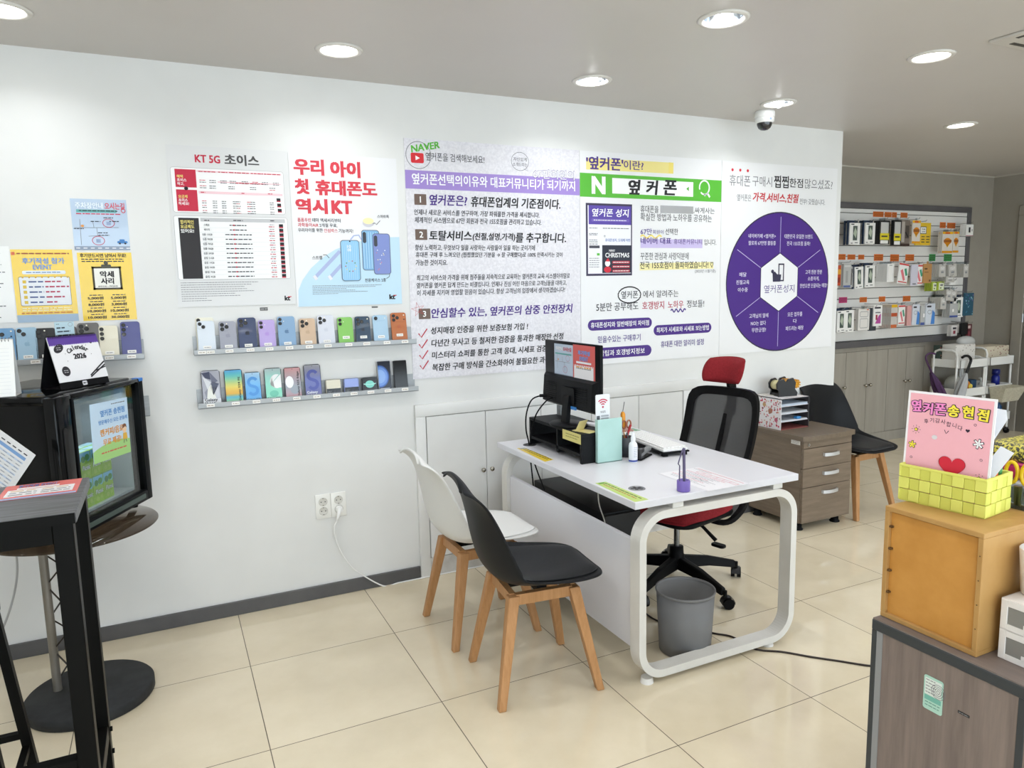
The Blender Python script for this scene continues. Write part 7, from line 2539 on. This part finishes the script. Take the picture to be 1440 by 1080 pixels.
DRW = mat('#dedad6', .35)
t = thing('small_drawers', 'white two-tier desktop drawers at the right edge of the counter', 'drawers', (1.36, -2.735, CZ))
dx0, dx1, dy0, dy1 = 1.289, 1.46, -2.83, -2.641
for k in range(2):
    z0 = CZ + .0005 + k * .0645
    o = MB()
    o.box(dx0, dx1, dy1 - .003, dy1, z0, z0 + .064, DRW, .001, 1); o.box(dx0, dx1, dy0, dy0 + .003, z0, z0 + .064, DRW); o.box(dx1 - .003, dx1, dy0, dy1, z0, z0 + .064, DRW)
    o.box(dx0, dx1, dy0, dy1, z0, z0 + .003, DRW); o.box(dx0, dx1, dy0, dy1, z0 + .061, z0 + .064, DRW)
    o.build('tier', t)
    o = MB()
    o.box(dx0 - .002, dx0 + .001, dy1 - .014, dy1 - .0005, z0 + .001, z0 + .063, DRW, .001, 1); o.box(dx0 - .002, dx0 + .001, dy0 + .001, dy1 - .014, z0 + .001, z0 + .013, DRW); o.box(dx0 - .002, dx0 + .001, dy0 + .001, dy1 - .014, z0 + .05, z0 + .063, DRW)
    o.box(dx0 - .002, dx0 + .001, dy0 + .001, dy1 - .045, z0 + .012, z0 + .022, DRW); o.box(dx0 - .0005, dx0 + .0003, dy0 + .002, dy1 - .013, z0 + .012, z0 + .052, mat('#97958f', .3, alpha=.6))
    o.build('drawer_front', t)
t = thing('orange_stick', 'orange rod lying in the lower white drawer', 'stick', (1.33, -2.7, CZ + .02))
o = MB(); o.cyl((1.30, -2.665, CZ + .022), (1.33, -2.76, CZ + .014), .0075, mat('#d9723c', .5), n=14); o.build('rod', t)
t = thing('white_gadget', 'white plastic gadget lying in the upper white drawer', 'gadget', (1.33, -2.71, CZ + .09))
o = MB(); o.box(1.3, 1.40, -2.76, -2.665, CZ + .0686, CZ + .09, mat('#d8d8da', .3), .006, 3); o.build('body', t)
t = thing('plastic_tub', 'white printed plastic tub on top of the white drawers', 'tub', (1.35, -2.72, CZ + .13))
o = MB(); o.lathe([(.0001, .0005), (.036, .0005), (.038, .004), (.045, .095), (.043, .097), (.036, .006), (.0001, .004)], mat('#e2ddd6', .35), (1.368, -2.675, CZ + .1295), n=40)
o.build('tub', t)
o = MB(); o.box(1.287, 1.30, -2.76, -2.69, CZ + .1296, CZ + .14, mat('#e9e7e6', .25), .004, 2, M=None); o.build('cable_clip', None, 'white cable lump on the front edge of the white drawers', 'cable')

# ================================================================ grey cupboards in the recess
t = thing('wall_cupboard', 'grey built-in cupboard with pairs of doors under the slatted display wall', 'cupboard', (5.2, YB, 0))
o = MB()
o.box(XC + .001, 6.35, YB - .012, YB, .86, .90, CABG); o.box(XC + .001, 6.35, YB - .012, YB, 0, .088, CABG)
o.box(6.285, 6.35, YB - .012, YB, .088, .86, CABG); o.box(XC + .001, 6.285, YB - .003, YB, .088, .86, mat('#4d4a44', .7)); o.build('frame', t)
dx = [3.93, 4.31, 4.69, ((5.2213, 0.4485))[0], ((5.4943, 0.4249))[0], ((5.7688, 0.4012))[0], ((6.0283, 0.3787))[0], 6.283]
for i in range(7):
    o = MB(); o.box(dx[i] + .002, dx[i + 1] - .002, YB - .012, YB - .003, .091, .857, CABG, .001, 1); d = o.build('door', t)
    kx = {3: dx[4] - .03, 4: dx[4] + .03, 5: dx[6] - .03, 6: dx[6] + .03, 0: dx[1] - .03, 1: dx[1] + .03, 2: dx[3] - .03}[i]
    o = MB(Matrix.Translation((kx, YB - .012, .548)) @ Matrix.Rotation(pi / 2, 4, 'X')); o.lathe([(.006, 0), (.006, .014), (.015, .02), (.015, .028), (.0001, .034)], KNOB, n=16); o.build('knob', d)

# ================================================================ slatted display wall
SW = mat('#e6e4e0', .45)
t = thing('slat_display_wall', 'white slatted display panel in a dark grey frame on the recess wall', 'display panel', (5.9, YB, .9))
sx0, sx1, sz0, sz1 = 4.6, 6.84, .90, 2.157
FRM = noise_mat('frame_grey', '#565456', '#5f5d5f', 4, rough=.45)
for b_ in ((sx0, sx1, sz1 - .05, sz1), (sx1 - .055, sx1, sz0 + .055, sz1 - .05)):
    o = MB(); o.box(b_[0], b_[1], YB - .03, YB, b_[2], b_[3], FRM, .002, 1); o.build('frame_bar', t)
o = MB(); o.box(sx0, 6.76, YB - .05, YB, sz0, sz0 + .055, FRM, .002, 1); o.build('bottom_ledge', t)
o = MB(); o.box(sx0, sx1 - .055, YB - .008, YB, sz0 + .055, sz1 - .05, mat('#55524e', .7)); o.build('backing', t)
zz = sz1 - .05 - .035
o = MB(); o.box(sx0, sx1 - .056, YB - .02, YB - .008, zz, sz1 - .051, SW, .002, 1); o.build('slat', t)
while zz > sz0 + .1:
    z1 = zz - .006
    zz = max(z1 - .0865, sz0 + .056)
    o = MB(); o.box(sx0, sx1 - .056, YB - .02, YB - .008, zz, z1, SW, .002, 1); o.build('slat', t)

HK = mat('#8c8c8c', .3, .8)
OR1, GN1, MG1 = mat('#e0742c', .55), mat('#3f9e58', .55), mat('#c8447c', .55)
hooks = []
def card(lab, q0, q1, m_):
    o = MB(); o.box(q0[0], q1[0], YB - .0225, YB - .0202, q1[1], q0[1], m_)
    a = Art(o, (0, YB - .0225, 0)); h_ = q0[1] - q1[1]
    for k in range(3): a.fine(q0[0] + .008, q1[0] - .008, q0[1] - h_ * (.25 + .25 * k), h_ * .13, mat('#4a2412', .6), 1, k)
    o.build('price_card', None, lab, 'price card', 'price cards on the display wall')
ORD = ['first', 'second', 'third', 'fourth', 'fifth', 'sixth', 'seventh', 'eighth']
for row, items in (('top row', [((5.4736, 2.0872), (5.6075, 2.0415)), ((5.6233, 2.0859), (5.712, 2.0425)), ((5.7203, 2.087), (5.7823, 2.0408)), ((5.8341, 2.0865), (5.9255, 2.0419)), ((6.3883, 2.012), (6.4698, 1.9589)), ((6.4937, 2.0093), (6.6117, 1.9577))]),
                   ('middle row', [((5.0623, 1.7176), (5.1493, 1.6694)), ((5.1762, 1.7145), (5.2707, 1.6709)), ((5.3091, 1.7126), (5.3831, 1.6718)), ((5.5101, 1.7176), (5.6273, 1.6601)), ((5.7239, 1.7157), (5.8391, 1.6541)), ((5.9278, 1.7157), (6.0451, 1.6572))]),
                   ('bottom row', [((5.3502, 1.3418), (5.4411, 1.2972)), ((5.5986, 1.3419), (5.6814, 1.2956)), ((5.9221, 1.3385), (6.024, 1.2894))])):
    for i, (q0, q1) in enumerate(items): card('orange price card, %s from the left in the %s of the display wall' % (ORD[i], row), q0, q1, OR1)
card('green price card, left of the two in the middle row', (6.2581, 1.7176), (6.3477, 1.654), GN1)
card('green price card, right of the two in the middle row', (6.4726, 1.7176), (6.5867, 1.651), GN1)
card('magenta price card above the bottom row at the left', (5.0898, 1.3478), (5.1903, 1.298), MG1)

BAGM = mat('#b9bab8', .25)
NAVY = mat('#1f3048', .45)
PWH = mat('#f0efec', .45)


def pack(lab, q0, q1, style, n=1, y=.85, gap=.016, th=.014, tilt=0.):
    x0, x1, z1, z0 = q0[0], q1[0], q0[1], q1[1]
    w, h = x1 - x0, z1 - z0
    for k in range(n):
        yy = y + k * gap
        l_ = lab if k == 0 else 'pack behind the ' + lab
        g_ = 'packs on the display wall' if k == 0 else 'packs behind the ' + lab
        t = thing('accessory_pack', l_, 'accessory pack', ((x0 + x1) / 2, yy, z0), 0, g_[:60])
        if tilt: t.rotation_euler = (0, tilt, 0)
        M = world_of(t)
        o = MB(M)
        X0, X1, Y0, Y1, Z1 = -w / 2, w / 2, 0, th, h
        a = Art(o, (0, 0, 0))
        base = {'phone': PWH, 'black': mat('#1a1a1c', .4), 'brown': mat('#7a6f66', .35), 'badge': mat('#dcd6cc', .4), 'ysheet': mat('#e2bc30', .45), 'slot': PWH, 'red': mat('#c4502c', .4), 'bag': BAGM, 'pen': BAGM, 'white': PWH, 'diag': PWH,
                'lilac': mat('#d2d0de', .45), 'kraft': mat('#b98a55', .55), 'grey': mat('#c4c1bb', .5), 'green': mat('#a9bc3c', .45), 'line': mat('#e2dfda', .45), 'dark': mat('#3a4046', .4), 'pink': PWH, 'oband': mat('#c9c4be', .3), 'blue': mat('#d5dbe4', .4),
                'blueb': BAGM, 'teal': mat('#2a5468', .45), 'small': mat('#d9d4d0', .45), 'strap': mat('#161617', .5), 'dred': mat('#5a2a30', .5), 'pinkc': mat('#d8a4a0', .4)}[style]
        if style == 'phone':
            o.box(X0 - .012, X1 - .02, th, th + .012, h * .0, h * 1.11, NAVY)
        o.box(X0, X1, Y0, Y1, 0, Z1, base, .001, 1)
        if k == 0 or style in ('oband', 'badge'):
            R = lambda u0, u1, v0, v1, m_, L=1: a.rect(X0 + w * u0, X0 + w * u1, h * v0, h * v1, m_, L)
            if style == 'phone':
                R(.3, .72, .2, .86, mat('#4c5a54', .3)); a.poly([(X0 + w * .34, h * .5), (X0 + w * .5, h * .8), (X0 + w * .68, h * .6), (X0 + w * .6, h * .3)], mat('#b9c4b0', .3), 2)
                R(.1, .4, .91, .955, INK2); R(.12, .3, .05, .09, GR2); R(.5, .8, .08, .11, INK2)
            elif style == 'black':
                R(.12, .88, .32, .92, mat('#c9c9c7', .4)); R(.08, .95, .18, .46, mat('#e2d22c', .45), 2); R(.2, .8, .3, .36, INK2, 3); R(.12, .88, .02, .16, PWH, 2)
            elif style == 'brown':
                R(.1, .42, .15, .95, mat('#b4aca4', .35)); R(.5, .9, .3, .8, mat('#4a423c', .35)); a.line([(X0 + w * .5, h * .55), (X0 + w * .8, h * .35)], w * .12, INK, 3); R(0, 1, .0, .1, mat('#3c2c26', .4), 2)
            elif style == 'badge':
                R(0, 1, .89, 1, mat('#e8b41c', .4)); R(.25, .7, .9, .98, mat('#d86020', .4), 2); R(0, 1, 0, .1, mat('#e09a1c', .4)); a.ell(0, h * .55, w * .36, h * .16, mat('#dc8a1c', .4), 2, 24)
                a.poly([(-w * .2, h * .42), (w * .2, h * .42), (0, h * .26)], mat('#e0a41c', .4), 2); R(.12, .88, .5, .62, mat('#9a5a20', .4), 3)
            elif style == 'ysheet':
                R(.28, .7, .5, .83, INK2); R(.31, .67, .53, .8, PWH, 2); a.text('악세', X0 + w * .38, X0 + w * .6, h * .71, h * .07, INK, 3, .03); a.text('사리', X0 + w * .38, X0 + w * .6, h * .6, h * .07, INK, 3, .03)
                for i in range(3):
                    for j in range(3): R(.06 + .32 * j, .28 + .32 * j, .36 - .12 * i, .4 - .12 * i, INK2, 2)
            elif style == 'slot': R(.35, .6, .3, .75, INK); R(.78, .86, .4, .6, INK2); R(0, 1, .0, .05, mat('#a83a5c', .4))
            elif style == 'red': R(0, 1, .55, .8, mat('#e0a43c', .4)); R(.2, .8, .15, .4, mat('#8a2c20', .4))
            elif style == 'bag': R(.1, .9, .86, .93, mat('#d2d2d0', .2)); R(.05, .95, .0, .09, mat('#5a6a9c', .4)); R(.3, .6, .2, .7, mat('#a3a4a2', .2))
            elif style == 'pen': R(.3, .6, .1, .75, mat('#4a4442', .4)); a.ell(-w * .05, h * .78, w * .3, h * .12, mat('#6a6a68', .4), 2, 18)
            elif style == 'white': R(.3, .7, .9, .93, GREY); R(.12, .14, .1, .85, GREY); R(.86, .88, .1, .85, GREY)
            elif style == 'diag':
                R(0, 1, .9, .98, mat('#cf4a4a', .4)); R(.06, .94, .06, .12, mat('#cf5a5a', .4)); a.poly([(X0 + w * .18, h * .62), (X0 + w * .4, h * .72), (X0 + w * .75, h * .2), (X0 + w * .55, h * .15)], mat('#e07a82', .4), 2)
                a.poly([(X0 + w * .55, h * .72), (X0 + w * .75, h * .78), (X0 + w * .95, h * .45), (X0 + w * .75, h * .4)], mat('#3c9a78', .4), 2)
            elif style == 'lilac': R(.25, .75, .05, .11, GR2)
            elif style == 'kraft': R(.1, .45, .7, .78, mat('#5a4026', .5)); R(.1, .6, .55, .58, mat('#5a4026', .5)); R(.7, .88, .08, .18, mat('#5a4026', .5))
            elif style == 'grey': R(.2, .8, .55, .8, mat('#dedcd8', .5)); R(.3, .7, .3, .45, GREY); R(.4, .6, .93, .98, INK2); a.ring(0, h * .62, w * .22, h * .1, h * .012, GREY, 2, 16)
            elif style == 'green': R(.2, .95, .08, .85, mat('#dfe4cc', .45)); R(.4, .8, .5, .7, GR2, 2); R(.35, .6, .2, .35, mat('#7a8a3c', .4), 2); R(.6, .9, .87, .96, mat('#5a6a20', .4), 2)
            elif style == 'line':
                a.frame(X0 + w * .14, X1 - w * .14, h * .62, h * .88, w * .03, GREY, 1, w * .08); a.frame(X0 + w * .14, X1 - w * .14, h * .1, h * .55, w * .03, GREY, 1, w * .08); R(.72, .9, .93, .98, mat('#d86a4a', .4), 1)
            elif style == 'dark': R(.3, .8, .7, .8, GR2); R(.3, .7, .3, .34, GREY)
            elif style == 'pink': R(.1, .8, .84, .92, INK2); a.poly([(X0 + w * .2, h * .12), (X0 + w * .85, h * .12), (X0 + w * .85, h * .6), (X0 + w * .6, h * .5)], mat('#b8509c', .4), 2); R(.25, .45, .3, .55, mat('#a83048', .4), 2); R(.2, .8, .62, .68, GR2)
            elif style == 'oband': R(0, 1, .88, 1, mat('#e0b01c', .4)); R(0, 1, .5, .65, mat('#b8522c', .4)); R(0, 1, .02, .16, mat('#c4683c', .4))
            elif style == 'blue': a.poly([(X0 + w * .55, h * .02), (X1 - w * .02, h * .02), (X1 - w * .02, h * .55), (X0 + w * .7, h * .7)], mat('#4a86d0', .4), 2); a.ring(-w * .1, h * .6, w * .22, h * .09, w * .03, GR2, 2, 18); R(.1, .55, .82, .9, INK2, 2)
            elif style == 'blueb': R(.0, 1, .0, .14, mat('#4a5c9c', .4)); R(.3, .5, .4, .6, PWH)
            elif style == 'teal':
                for i in range(26):
                    rn = random.Random(i); a.ell(X0 + w * rn.uniform(.05, .95), h * rn.uniform(.05, .95), w * .04, w * .05, mat(['#9ac4d0', '#3f80a0', '#6a5a9c'][i % 3], .4), 2, 10)
            elif style == 'small': R(.2, .8, .62, .8, INK2); R(.3, .7, .2, .5, mat('#8a2c3c', .4))
            elif style == 'dred': R(.2, .7, .7, .9, mat('#c8b4b0', .4)); R(.3, .6, .1, .5, mat('#8a3a44', .4))
        o.build('card', t)
        if style in ('phone', 'black', 'badge', 'white', 'diag', 'grey', 'kraft', 'line', 'blue'):
            o = MB(M); o.rbox(-.012, .012, .004, .006, h * .985, h + .022, .006, CLR if style != 'kraft' else base, 'y'); o.build('hang_tab', t)
    hooks.append(((x0 + x1) / 2, y, z1 + .012))


P_ = [
    ('white phone-case box with dark backing, first in the top row', (5.0382, 1.9715), (5.1631, 1.7901), 'phone', 2), ('white phone-case box with dark backing, second in the top row', (5.2092, 1.9746), (5.3328, 1.7971), 'phone', 2),
    ('black pack with a yellow band and white centre in the top row', (5.4017, 1.9986), (5.531, 1.7977), 'black', 4), ('narrow black pack with a yellow band in the top row', (5.5655, 2.0045), (5.6661, 1.7878), 'black', 2),
    ('brown and grey accessory pack in the middle of the top row', (5.6748, 2.0049), (5.7971, 1.7809), 'brown', 3), ('white pack with orange badge left of the yellow flyer', (5.8103, 2.0044), (5.9188, 1.8038), 'badge', 1),
    ('yellow price flyer hanging in the top row of the display wall', (5.8753, 1.9882), (6.0793, 1.7907), 'ysheet', 1), ('pack with orange badge, left of the lower right pair', (6.2296, 1.9126), (6.3761, 1.7212), 'badge', 3),
    ('narrow pack with orange badge, right of the lower right pair', (6.401, 1.9164), (6.4852, 1.7256), 'badge', 2), ('small white box with a black slot at the frame corner', (6.5617, 1.9829), (6.6686, 1.8784), 'slot', 4),
    ('red and orange pack at the left end of the middle row', (4.903, 1.6196), (4.9511, 1.4505), 'red', 1), ('clear grey bag with blue foot in the middle row', (4.9666, 1.6319), (5.0589, 1.4335), 'bag', 2),
    ('clear pack with a dark stylus in the middle row', (5.0332, 1.6097), (5.1182, 1.4352), 'pen', 1), ('tilted white phone-case box, first in the middle row', (5.1115, 1.6057), (5.2154, 1.4209), 'phone', 1),
    ('white phone-case box, second in the middle row', (5.2497, 1.6173), (5.3708, 1.4303), 'phone', 2), ('plain white card in front of a row of grey-pink edges', (5.5065, 1.6274), (5.5975, 1.4699), 'white', 8),
    ('tilted pack with pink and green diagonal picture, left one', (5.6599, 1.6335), (5.7889, 1.4511), 'diag', 1), ('lilac-white pack between the two pink and green packs', (5.8254, 1.6203), (5.9166, 1.4328), 'lilac', 1),
    ('pack with pink and green diagonal picture, right one', (5.8895, 1.6195), (6.0052, 1.4376), 'diag', 1), ('kraft brown card pack in the middle row', (5.9926, 1.6254), (6.1044, 1.4521), 'kraft', 1),
    ('grey-white cable box left of the tilted white ones', (6.2255, 1.6204), (6.3184, 1.5046), 'grey', 7), ('tilted grey-white cable box under the right green card', (6.3494, 1.6197), (6.4653, 1.5026), 'grey', 4),
    ('white adapter box with dark holes beyond the frame edge', (6.5822, 1.6209), (6.6539, 1.4963), 'grey', 7), ('small lime green and white pack, right of two', (6.198, 1.4637), (6.2906, 1.3827), 'green', 1),
    ('small lime green and white pack, left of two', (6.1363, 1.4629), (6.21, 1.3779), 'green', 5), ('small white box under the tilted cable boxes', (6.313, 1.5079), (6.433, 1.4531), 'grey', 2),
    ('flat white box lying under the tilted cable boxes', (6.3856, 1.4635), (6.4944, 1.4284), 'white', 2), ('white phone-case box, first in the bottom row', (4.9126, 1.2392), (5.0212, 1.0569), 'phone', 1),
    ('white phone-case box, second in the bottom row', (5.0238, 1.2416), (5.1322, 1.0518), 'phone', 2), ('white card with thin outlined panels in the bottom row', (5.1697, 1.2461), (5.3106, 1.0625), 'line', 2),
    ('dark grey box in the bottom row', (5.3395, 1.2496), (5.4125, 1.0507), 'dark', 2), ('white pack with magenta picture in the bottom row', (5.3593, 1.2714), (5.4686, 1.0908), 'pink', 1),
    ('orange-banded clear pack at the front of its row', (5.6026, 1.2705), (5.6801, 1.0597), 'oband', 8), ('narrow pack with pink and green picture in the bottom row', (5.6832, 1.2648), (5.769, 1.0878), 'diag', 1),
    ('pale red pack in the bottom row', (5.8156, 1.2542), (5.8954, 1.0756), 'pinkc', 2), ('white and blue pack, left of two in the bottom row', (5.8723, 1.2656), (5.9684, 1.0795), 'blue', 1),
    ('clear bag with blue foot between the two blue packs', (6.0024, 1.2482), (6.1149, 1.0723), 'blueb', 2), ('white and blue pack, right of two in the bottom row', (6.0552, 1.2667), (6.1835, 1.0739), 'blue', 1),
    ('squat grey-white box at the front of the low stack', (6.2727, 1.3203), (6.3558, 1.2085), 'grey', 8), ('white box with tiny icons above the low stack, left one', (6.3277, 1.3902), (6.4138, 1.2868), 'grey', 8),
    ('white box with tiny icons above the low stack, right one', (6.4121, 1.3818), (6.4995, 1.2757), 'grey', 2), ('clear bag with blue foot under the low stack', (6.3935, 1.2568), (6.5138, 1.1281), 'blueb', 5),
    ('white phone-case box at the right end beyond the low stack', (6.4617, 1.3121), (6.6083, 1.1257), 'phone', 1), ('dark teal patterned pack at the right end', (6.5976, 1.3491), (6.7408, 1.1369), 'teal', 1),
    ('small white and red pack below the frame corner', (6.4549, 1.0524), (6.5394, 0.9498), 'small', 3), ('black strap pack hanging below the frame corner', (6.5874, 1.0673), (6.6795, 0.9603), 'strap', 2),
    ('long black strap hanging beside the dark red strap', (6.6162, 1.0601), (6.686, 0.9058), 'strap', 1), ('dark red strap pack at the far right end', (6.6657, 1.0546), (6.7399, 0.9169), 'dred', 1)]
TILT = {13: -.05, 16: .12, 21: -.1, 22: 0.}
for i, (lab, q0, q1, sty, n) in enumerate(P_):
    pack(lab, q0, q1, sty, n, y=.84 if i % 2 else .852, gap=.03 if sty == 'phone' else .0155 if n < 8 else .0142, th=.012, tilt=TILT.get(i, 0.))
for (x, y, z) in hooks:
    o = MB(); o.tube([(x, YB - .02, z), (x, y - .02, z), (x, y - .028, z + .012)], .0022, HK, 6)
    o.build('hook', bpy.data.objects['slat_display_wall'])

# ================================================================ trolleys
TW = mat('#e6e6e2', .4)
def trolley(label, x0, x1, y0, y1):
    t = thing('utility_trolley', label, 'trolley', ((x0 + x1) / 2, (y0 + y1) / 2, 0), 0, 'white three-tier trolleys')
    for zt in (.755, .49, .22):
        o = MB()
        o.box(x0, x1, y0, y1, zt - .078, zt - .074, TW)
        for b_ in ((x0, x1, y0, y0 + .004), (x0, x1, y1 - .004, y1), (x0, x0 + .004, y0, y1), (x1 - .004, x1, y0, y1)): o.box(*b_, zt - .078, zt, TW)
        o.build('tray', t)
    for xx in (x0 - .008, x1 + .008):
        o = MB()
        top = .84 if xx < x0 else .76
        pts = [(xx, y0 + .03, .06), (xx, y0 + .03, top - .05), (xx, y0 + .045, top - .015), (xx, y0 + .08, top), (xx, y1 - .08, top), (xx, y1 - .045, top - .015), (xx, y1 - .03, top - .05), (xx, y1 - .03, .06)]
        o.tube(pts, .0095, TW, 10); o.build('side_frame', t)
        for yy in (y0 + .03, y1 - .03):
            o = MB(); o.cyl((xx - .01, yy, .026), (xx + .01, yy, .026), .0255, MATB, n=18); o.box(xx - .013, xx + .013, yy - .01, yy + .01, .03, .062, mat('#3a3a3a', .4)); o.build('caster', t)
trolley('white trolley with arched handle behind the umbrellas, left of two', 6.225, 6.615, .60, .88)
trolley('white trolley in the recess corner, right of two', 6.66, 7.02, .60, .88)


def box_item(name, lab, cat, q0, q1, y0, y1, col_, zb, rough=.5, art=None):
    o = MB(); o.box(q0[0], q1[0], y0, y1, zb + .001, max(q0[1], zb + .02), mat(col_, rough), .006, 2)
    if art: art(Art(o, (0, y0, 0)), q0[0], q1[0], zb, q0[1])
    return o.build(name, None, lab, cat)


Z1, Z2 = .755 - .074, .49 - .074
def dots(c1):
    def f(a, x0, x1, z0, z1):
        rn = random.Random(3)
        for i in range(30): a.ell(rn.uniform(x0, x1), rn.uniform(max(z0, .76) if z1 > .76 else z0, z1), .006, .006, mat(c1[i % len(c1)], .5), 1, 8)
    return f
box_item('pattern_box', 'dark green patterned box in the top of the left trolley', 'box', (6.232, ((6.1629, 0.8766))[1]), ((6.2898, 0.7815)), .80, .872, '#3c4c46', Z1, .5, dots(['#c8c0a8', '#a8504c']))
box_item('gift_bag', 'maroon and cream bag between the green box and the clear bag', 'bag', ((6.2965, 0.8583)), ((6.4401, 0.7724)), .80, .87, '#8a6a64', Z1, .6, dots(['#d8ccb8', '#5a2a34']))
box_item('white_carton', 'white carton stack under the clear bag on the left trolley', 'carton', ((6.2361, 0.8888)), ((6.5224, 0.7708)), .66, .79, '#d9d6d0', Z1, .5, dots(['#c4beb2', '#9a948c']))
o = MB(); o.ball((6.50, .74, .905), .07, BAGM, 18, (1.5, .9, .75)); o.build('clear_bag', None, 'crinkled clear plastic bag on top of the left trolley', 'plastic bag')
box_item('tissue_pack', 'cream floral tissue pack with maroon side on the right trolley', 'tissue pack', (6.668, ((6.6764, 0.8489))[1]), (((7.0392, 0.7606))), .66, .84, '#cfc4ae', Z1, .6, dots(['#8a2c40', '#b8a88c', '#6a1e34']))
o = MB(); o.ball((6.36, .74, Z2 + .095), .09, mat('#a5a6a0', .3), 18, (1.0, .8, 1.0)); o.build('clear_bag', None, 'grey crinkled plastic bag in the middle tray of the left trolley', 'plastic bag')
o = MB(); o.ball((6.455, .70, Z2 + .07), .068, mat('#dc8a2c', .35), 18, (.9, .8, 1.0)); a = Art(o, (6.455, .642, Z2 + .08)); a.ell(0, 0, .03, .025, mat('#e8cf5a', .35), 1, 16); o.build('snack_bag', None, 'orange and yellow snack bag behind the clear umbrella', 'snack bag')
box_item('blue_folder', 'dark blue folder in the middle tray of the left trolley', 'folder', ((6.5304, 0.547)), (6.605, .4), .68, .82, '#2c4a66', Z2)
box_item('clear_tray', 'clear plastic tray above the blue folder on the left trolley', 'tray', (6.50, .56), (6.60, .5), .83, .87, '#b4b6b4', Z2, .3)
zb = Z2
for nm, lab, x, y, r, h, c1, c2 in (('pump_bottle', 'small pale pump bottle in the right trolley', 6.70, .70, .022, .11, '#c9c9c4', '#d8d8d4'), ('pump_bottle', 'clear pump bottle with black pump in the right trolley', 6.80, .74, .03, .09, '#8a8c88', '#1c1c1e'),
                                    ('spray_can', 'deep blue bottle with blue cap in the right trolley', 6.925, .70, .036, .17, '#1e2a86', '#1c2470')):
    t = thing(nm, lab, 'bottle', (x, y, zb))
    o = MB(); o.lathe([(.0001, .001), (r, .001), (r, h * .75), (r * .8, h * .86), (r * .3, h * .9)], mat(c1, .3), (x, y, zb), n=20); o.build('bottle', t)
    o = MB(); o.lathe([(r * .3, h * .88), (r * (.95 if nm == 'spray_can' else .4), h * .9), (r * (.95 if nm == 'spray_can' else .4), h * 1.2), (.0001, h * 1.21)], mat(c2, .35), (x, y, zb), n=16)
    if nm == 'pump_bottle': o.box(x - .03, x + .005, y - .005, y + .005, zb + h * 1.2, zb + h * 1.28, mat(c2, .35))
    o.build('cap', t)
t = thing('jar', 'clear jar with pink label in the right trolley', 'jar', (6.78, .66, zb))
o = MB(); o.lathe([(.0001, .001), (.045, .001), (.047, .05), (.04, .065)], mat('#b9b0ac', .3), (6.79, .67, zb), n=24); o.lathe([(.0475, .012), (.0475, .04)], mat('#b84a6a', .4), (6.79, .67, zb), n=24); o.build('jar', t)
o = MB(); o.lathe([(.044, .065), (.044, .08), (.0001, .081)], mat('#c9c4c0', .3), (6.79, .67, zb), n=24); o.build('lid', t)
# cream basket hooked on the front of the right trolley
t = thing('hanging_basket', 'cream woven basket hooked on the front of the right trolley', 'basket', (6.84, .53, .36))
BK = noise_mat('cream_weave', '#b9b29c', '#cfc9b4', 40, (1, 1, 3), rough=.7)
o = MB()
q0, q1 = (6.66, .36), (7.0, .48)
vs = []
for z, e in ((.345, .045), (.475, 0)):
    vs += [(6.65 + e, .45 + e, z), (6.99 - e, .45 + e, z), (6.99 - e, .592, z), (6.65 + e, .592, z)]
o.add(vs, [(3, 2, 1, 0), (0, 1, 5, 4), (1, 2, 6, 5), (2, 3, 7, 6), (3, 0, 4, 7)], BK)
o.build('body', t, mods=lambda ob: setattr(ob.modifiers.new('thickness', 'SOLIDIFY'), 'thickness', .008))
o = MB(); o.bar([(6.65, .45, .477), (6.99, .45, .477), (6.99, .592, .477), (6.65, .592, .477)], .01, .008, BK, closed=True); o.build('rim', t)
t = thing('blue_bottle', 'blue bottle in the bottom tray of the right trolley', 'bottle', (6.95, .64, .146))
o = MB(); o.lathe([(.0001, .001), (.03, .001), (.03, .12), (.012, .15), (.012, .17), (.0001, .171)], mat('#2c5a8c', .3), (6.93, .66, .146), n=20); o.build('bottle', t)

# umbrellas
def umbrella(lab, pts, r_h, hc, top, bot, fold, mid=None):
    t = thing('umbrella', lab, 'umbrella', (bot[0], bot[1], bot[2]))
    o = MB(); o.tube(smooth_bezier(pts, 6), r_h, hc, 10); o.build('handle', t)
    top, bot = Vector(top), Vector(bot)
    d = bot - top
    side = d.cross(Vector((0, 1, 0))).normalized(); nn = Vector((0, 1, 0))
    rows = []
    for i in range(11):
        f = i / 10
        r_ = [.012, .024, .034, .038, .041, .04, .037, .032, .026, .018, .006][i]
        rows.append([tuple(top + d * f + (side * cos(q) + nn * sin(q)) * r_ * (1 + .22 * cos(5 * q + f * 3))) for q in [2 * pi * k / 30 for k in range(31)]])
    o = MB(); o.grid(rows, fold); o.build('canopy', t)
    o = MB(); o.tube([top + d * .97, bot + d.normalized() * .03], .004, mat('#2a2a2c', .4), 8); o.build('tip', t)
    if mid:
        o = MB(); c_ = top + d * .52
        o.tube([c_ - d.normalized() * .008, c_ + d.normalized() * .008], .045, mid, 20); o.build('tie_band', t)
def p3(q, y): return (q[0], y, q[1])
umbrella('folded purple umbrella leaning at the left trolley', [p3(q, .64) for q in ((5.9199, 0.83), (5.8653, 0.8403), (5.813, 0.8294), (5.7975, 0.799), (5.8308, 0.7444), (5.8916, 0.6594))], .008, mat('#4a2a52', .35),
         p3(((5.8802, 0.6673)), .64), p3(((6.1554, 0.2239)), .60), mat('#3c1c48', .5))
umbrella('clear umbrella with black crook handle hooked on the left trolley', [p3(q, .565) for q in ((6.1852, 0.7879), (6.2254, 0.7997), (6.2766, 0.793), (6.3116, 0.7587), (6.2909, 0.7064), (6.2533, 0.6303))], .012, mat('#121214', .35),
         p3(((6.2522, 0.6411)), .565), p3(((6.0742, 0.2293)), .55), mat('#a9abac', .25), mat('#1c1c1e', .5))
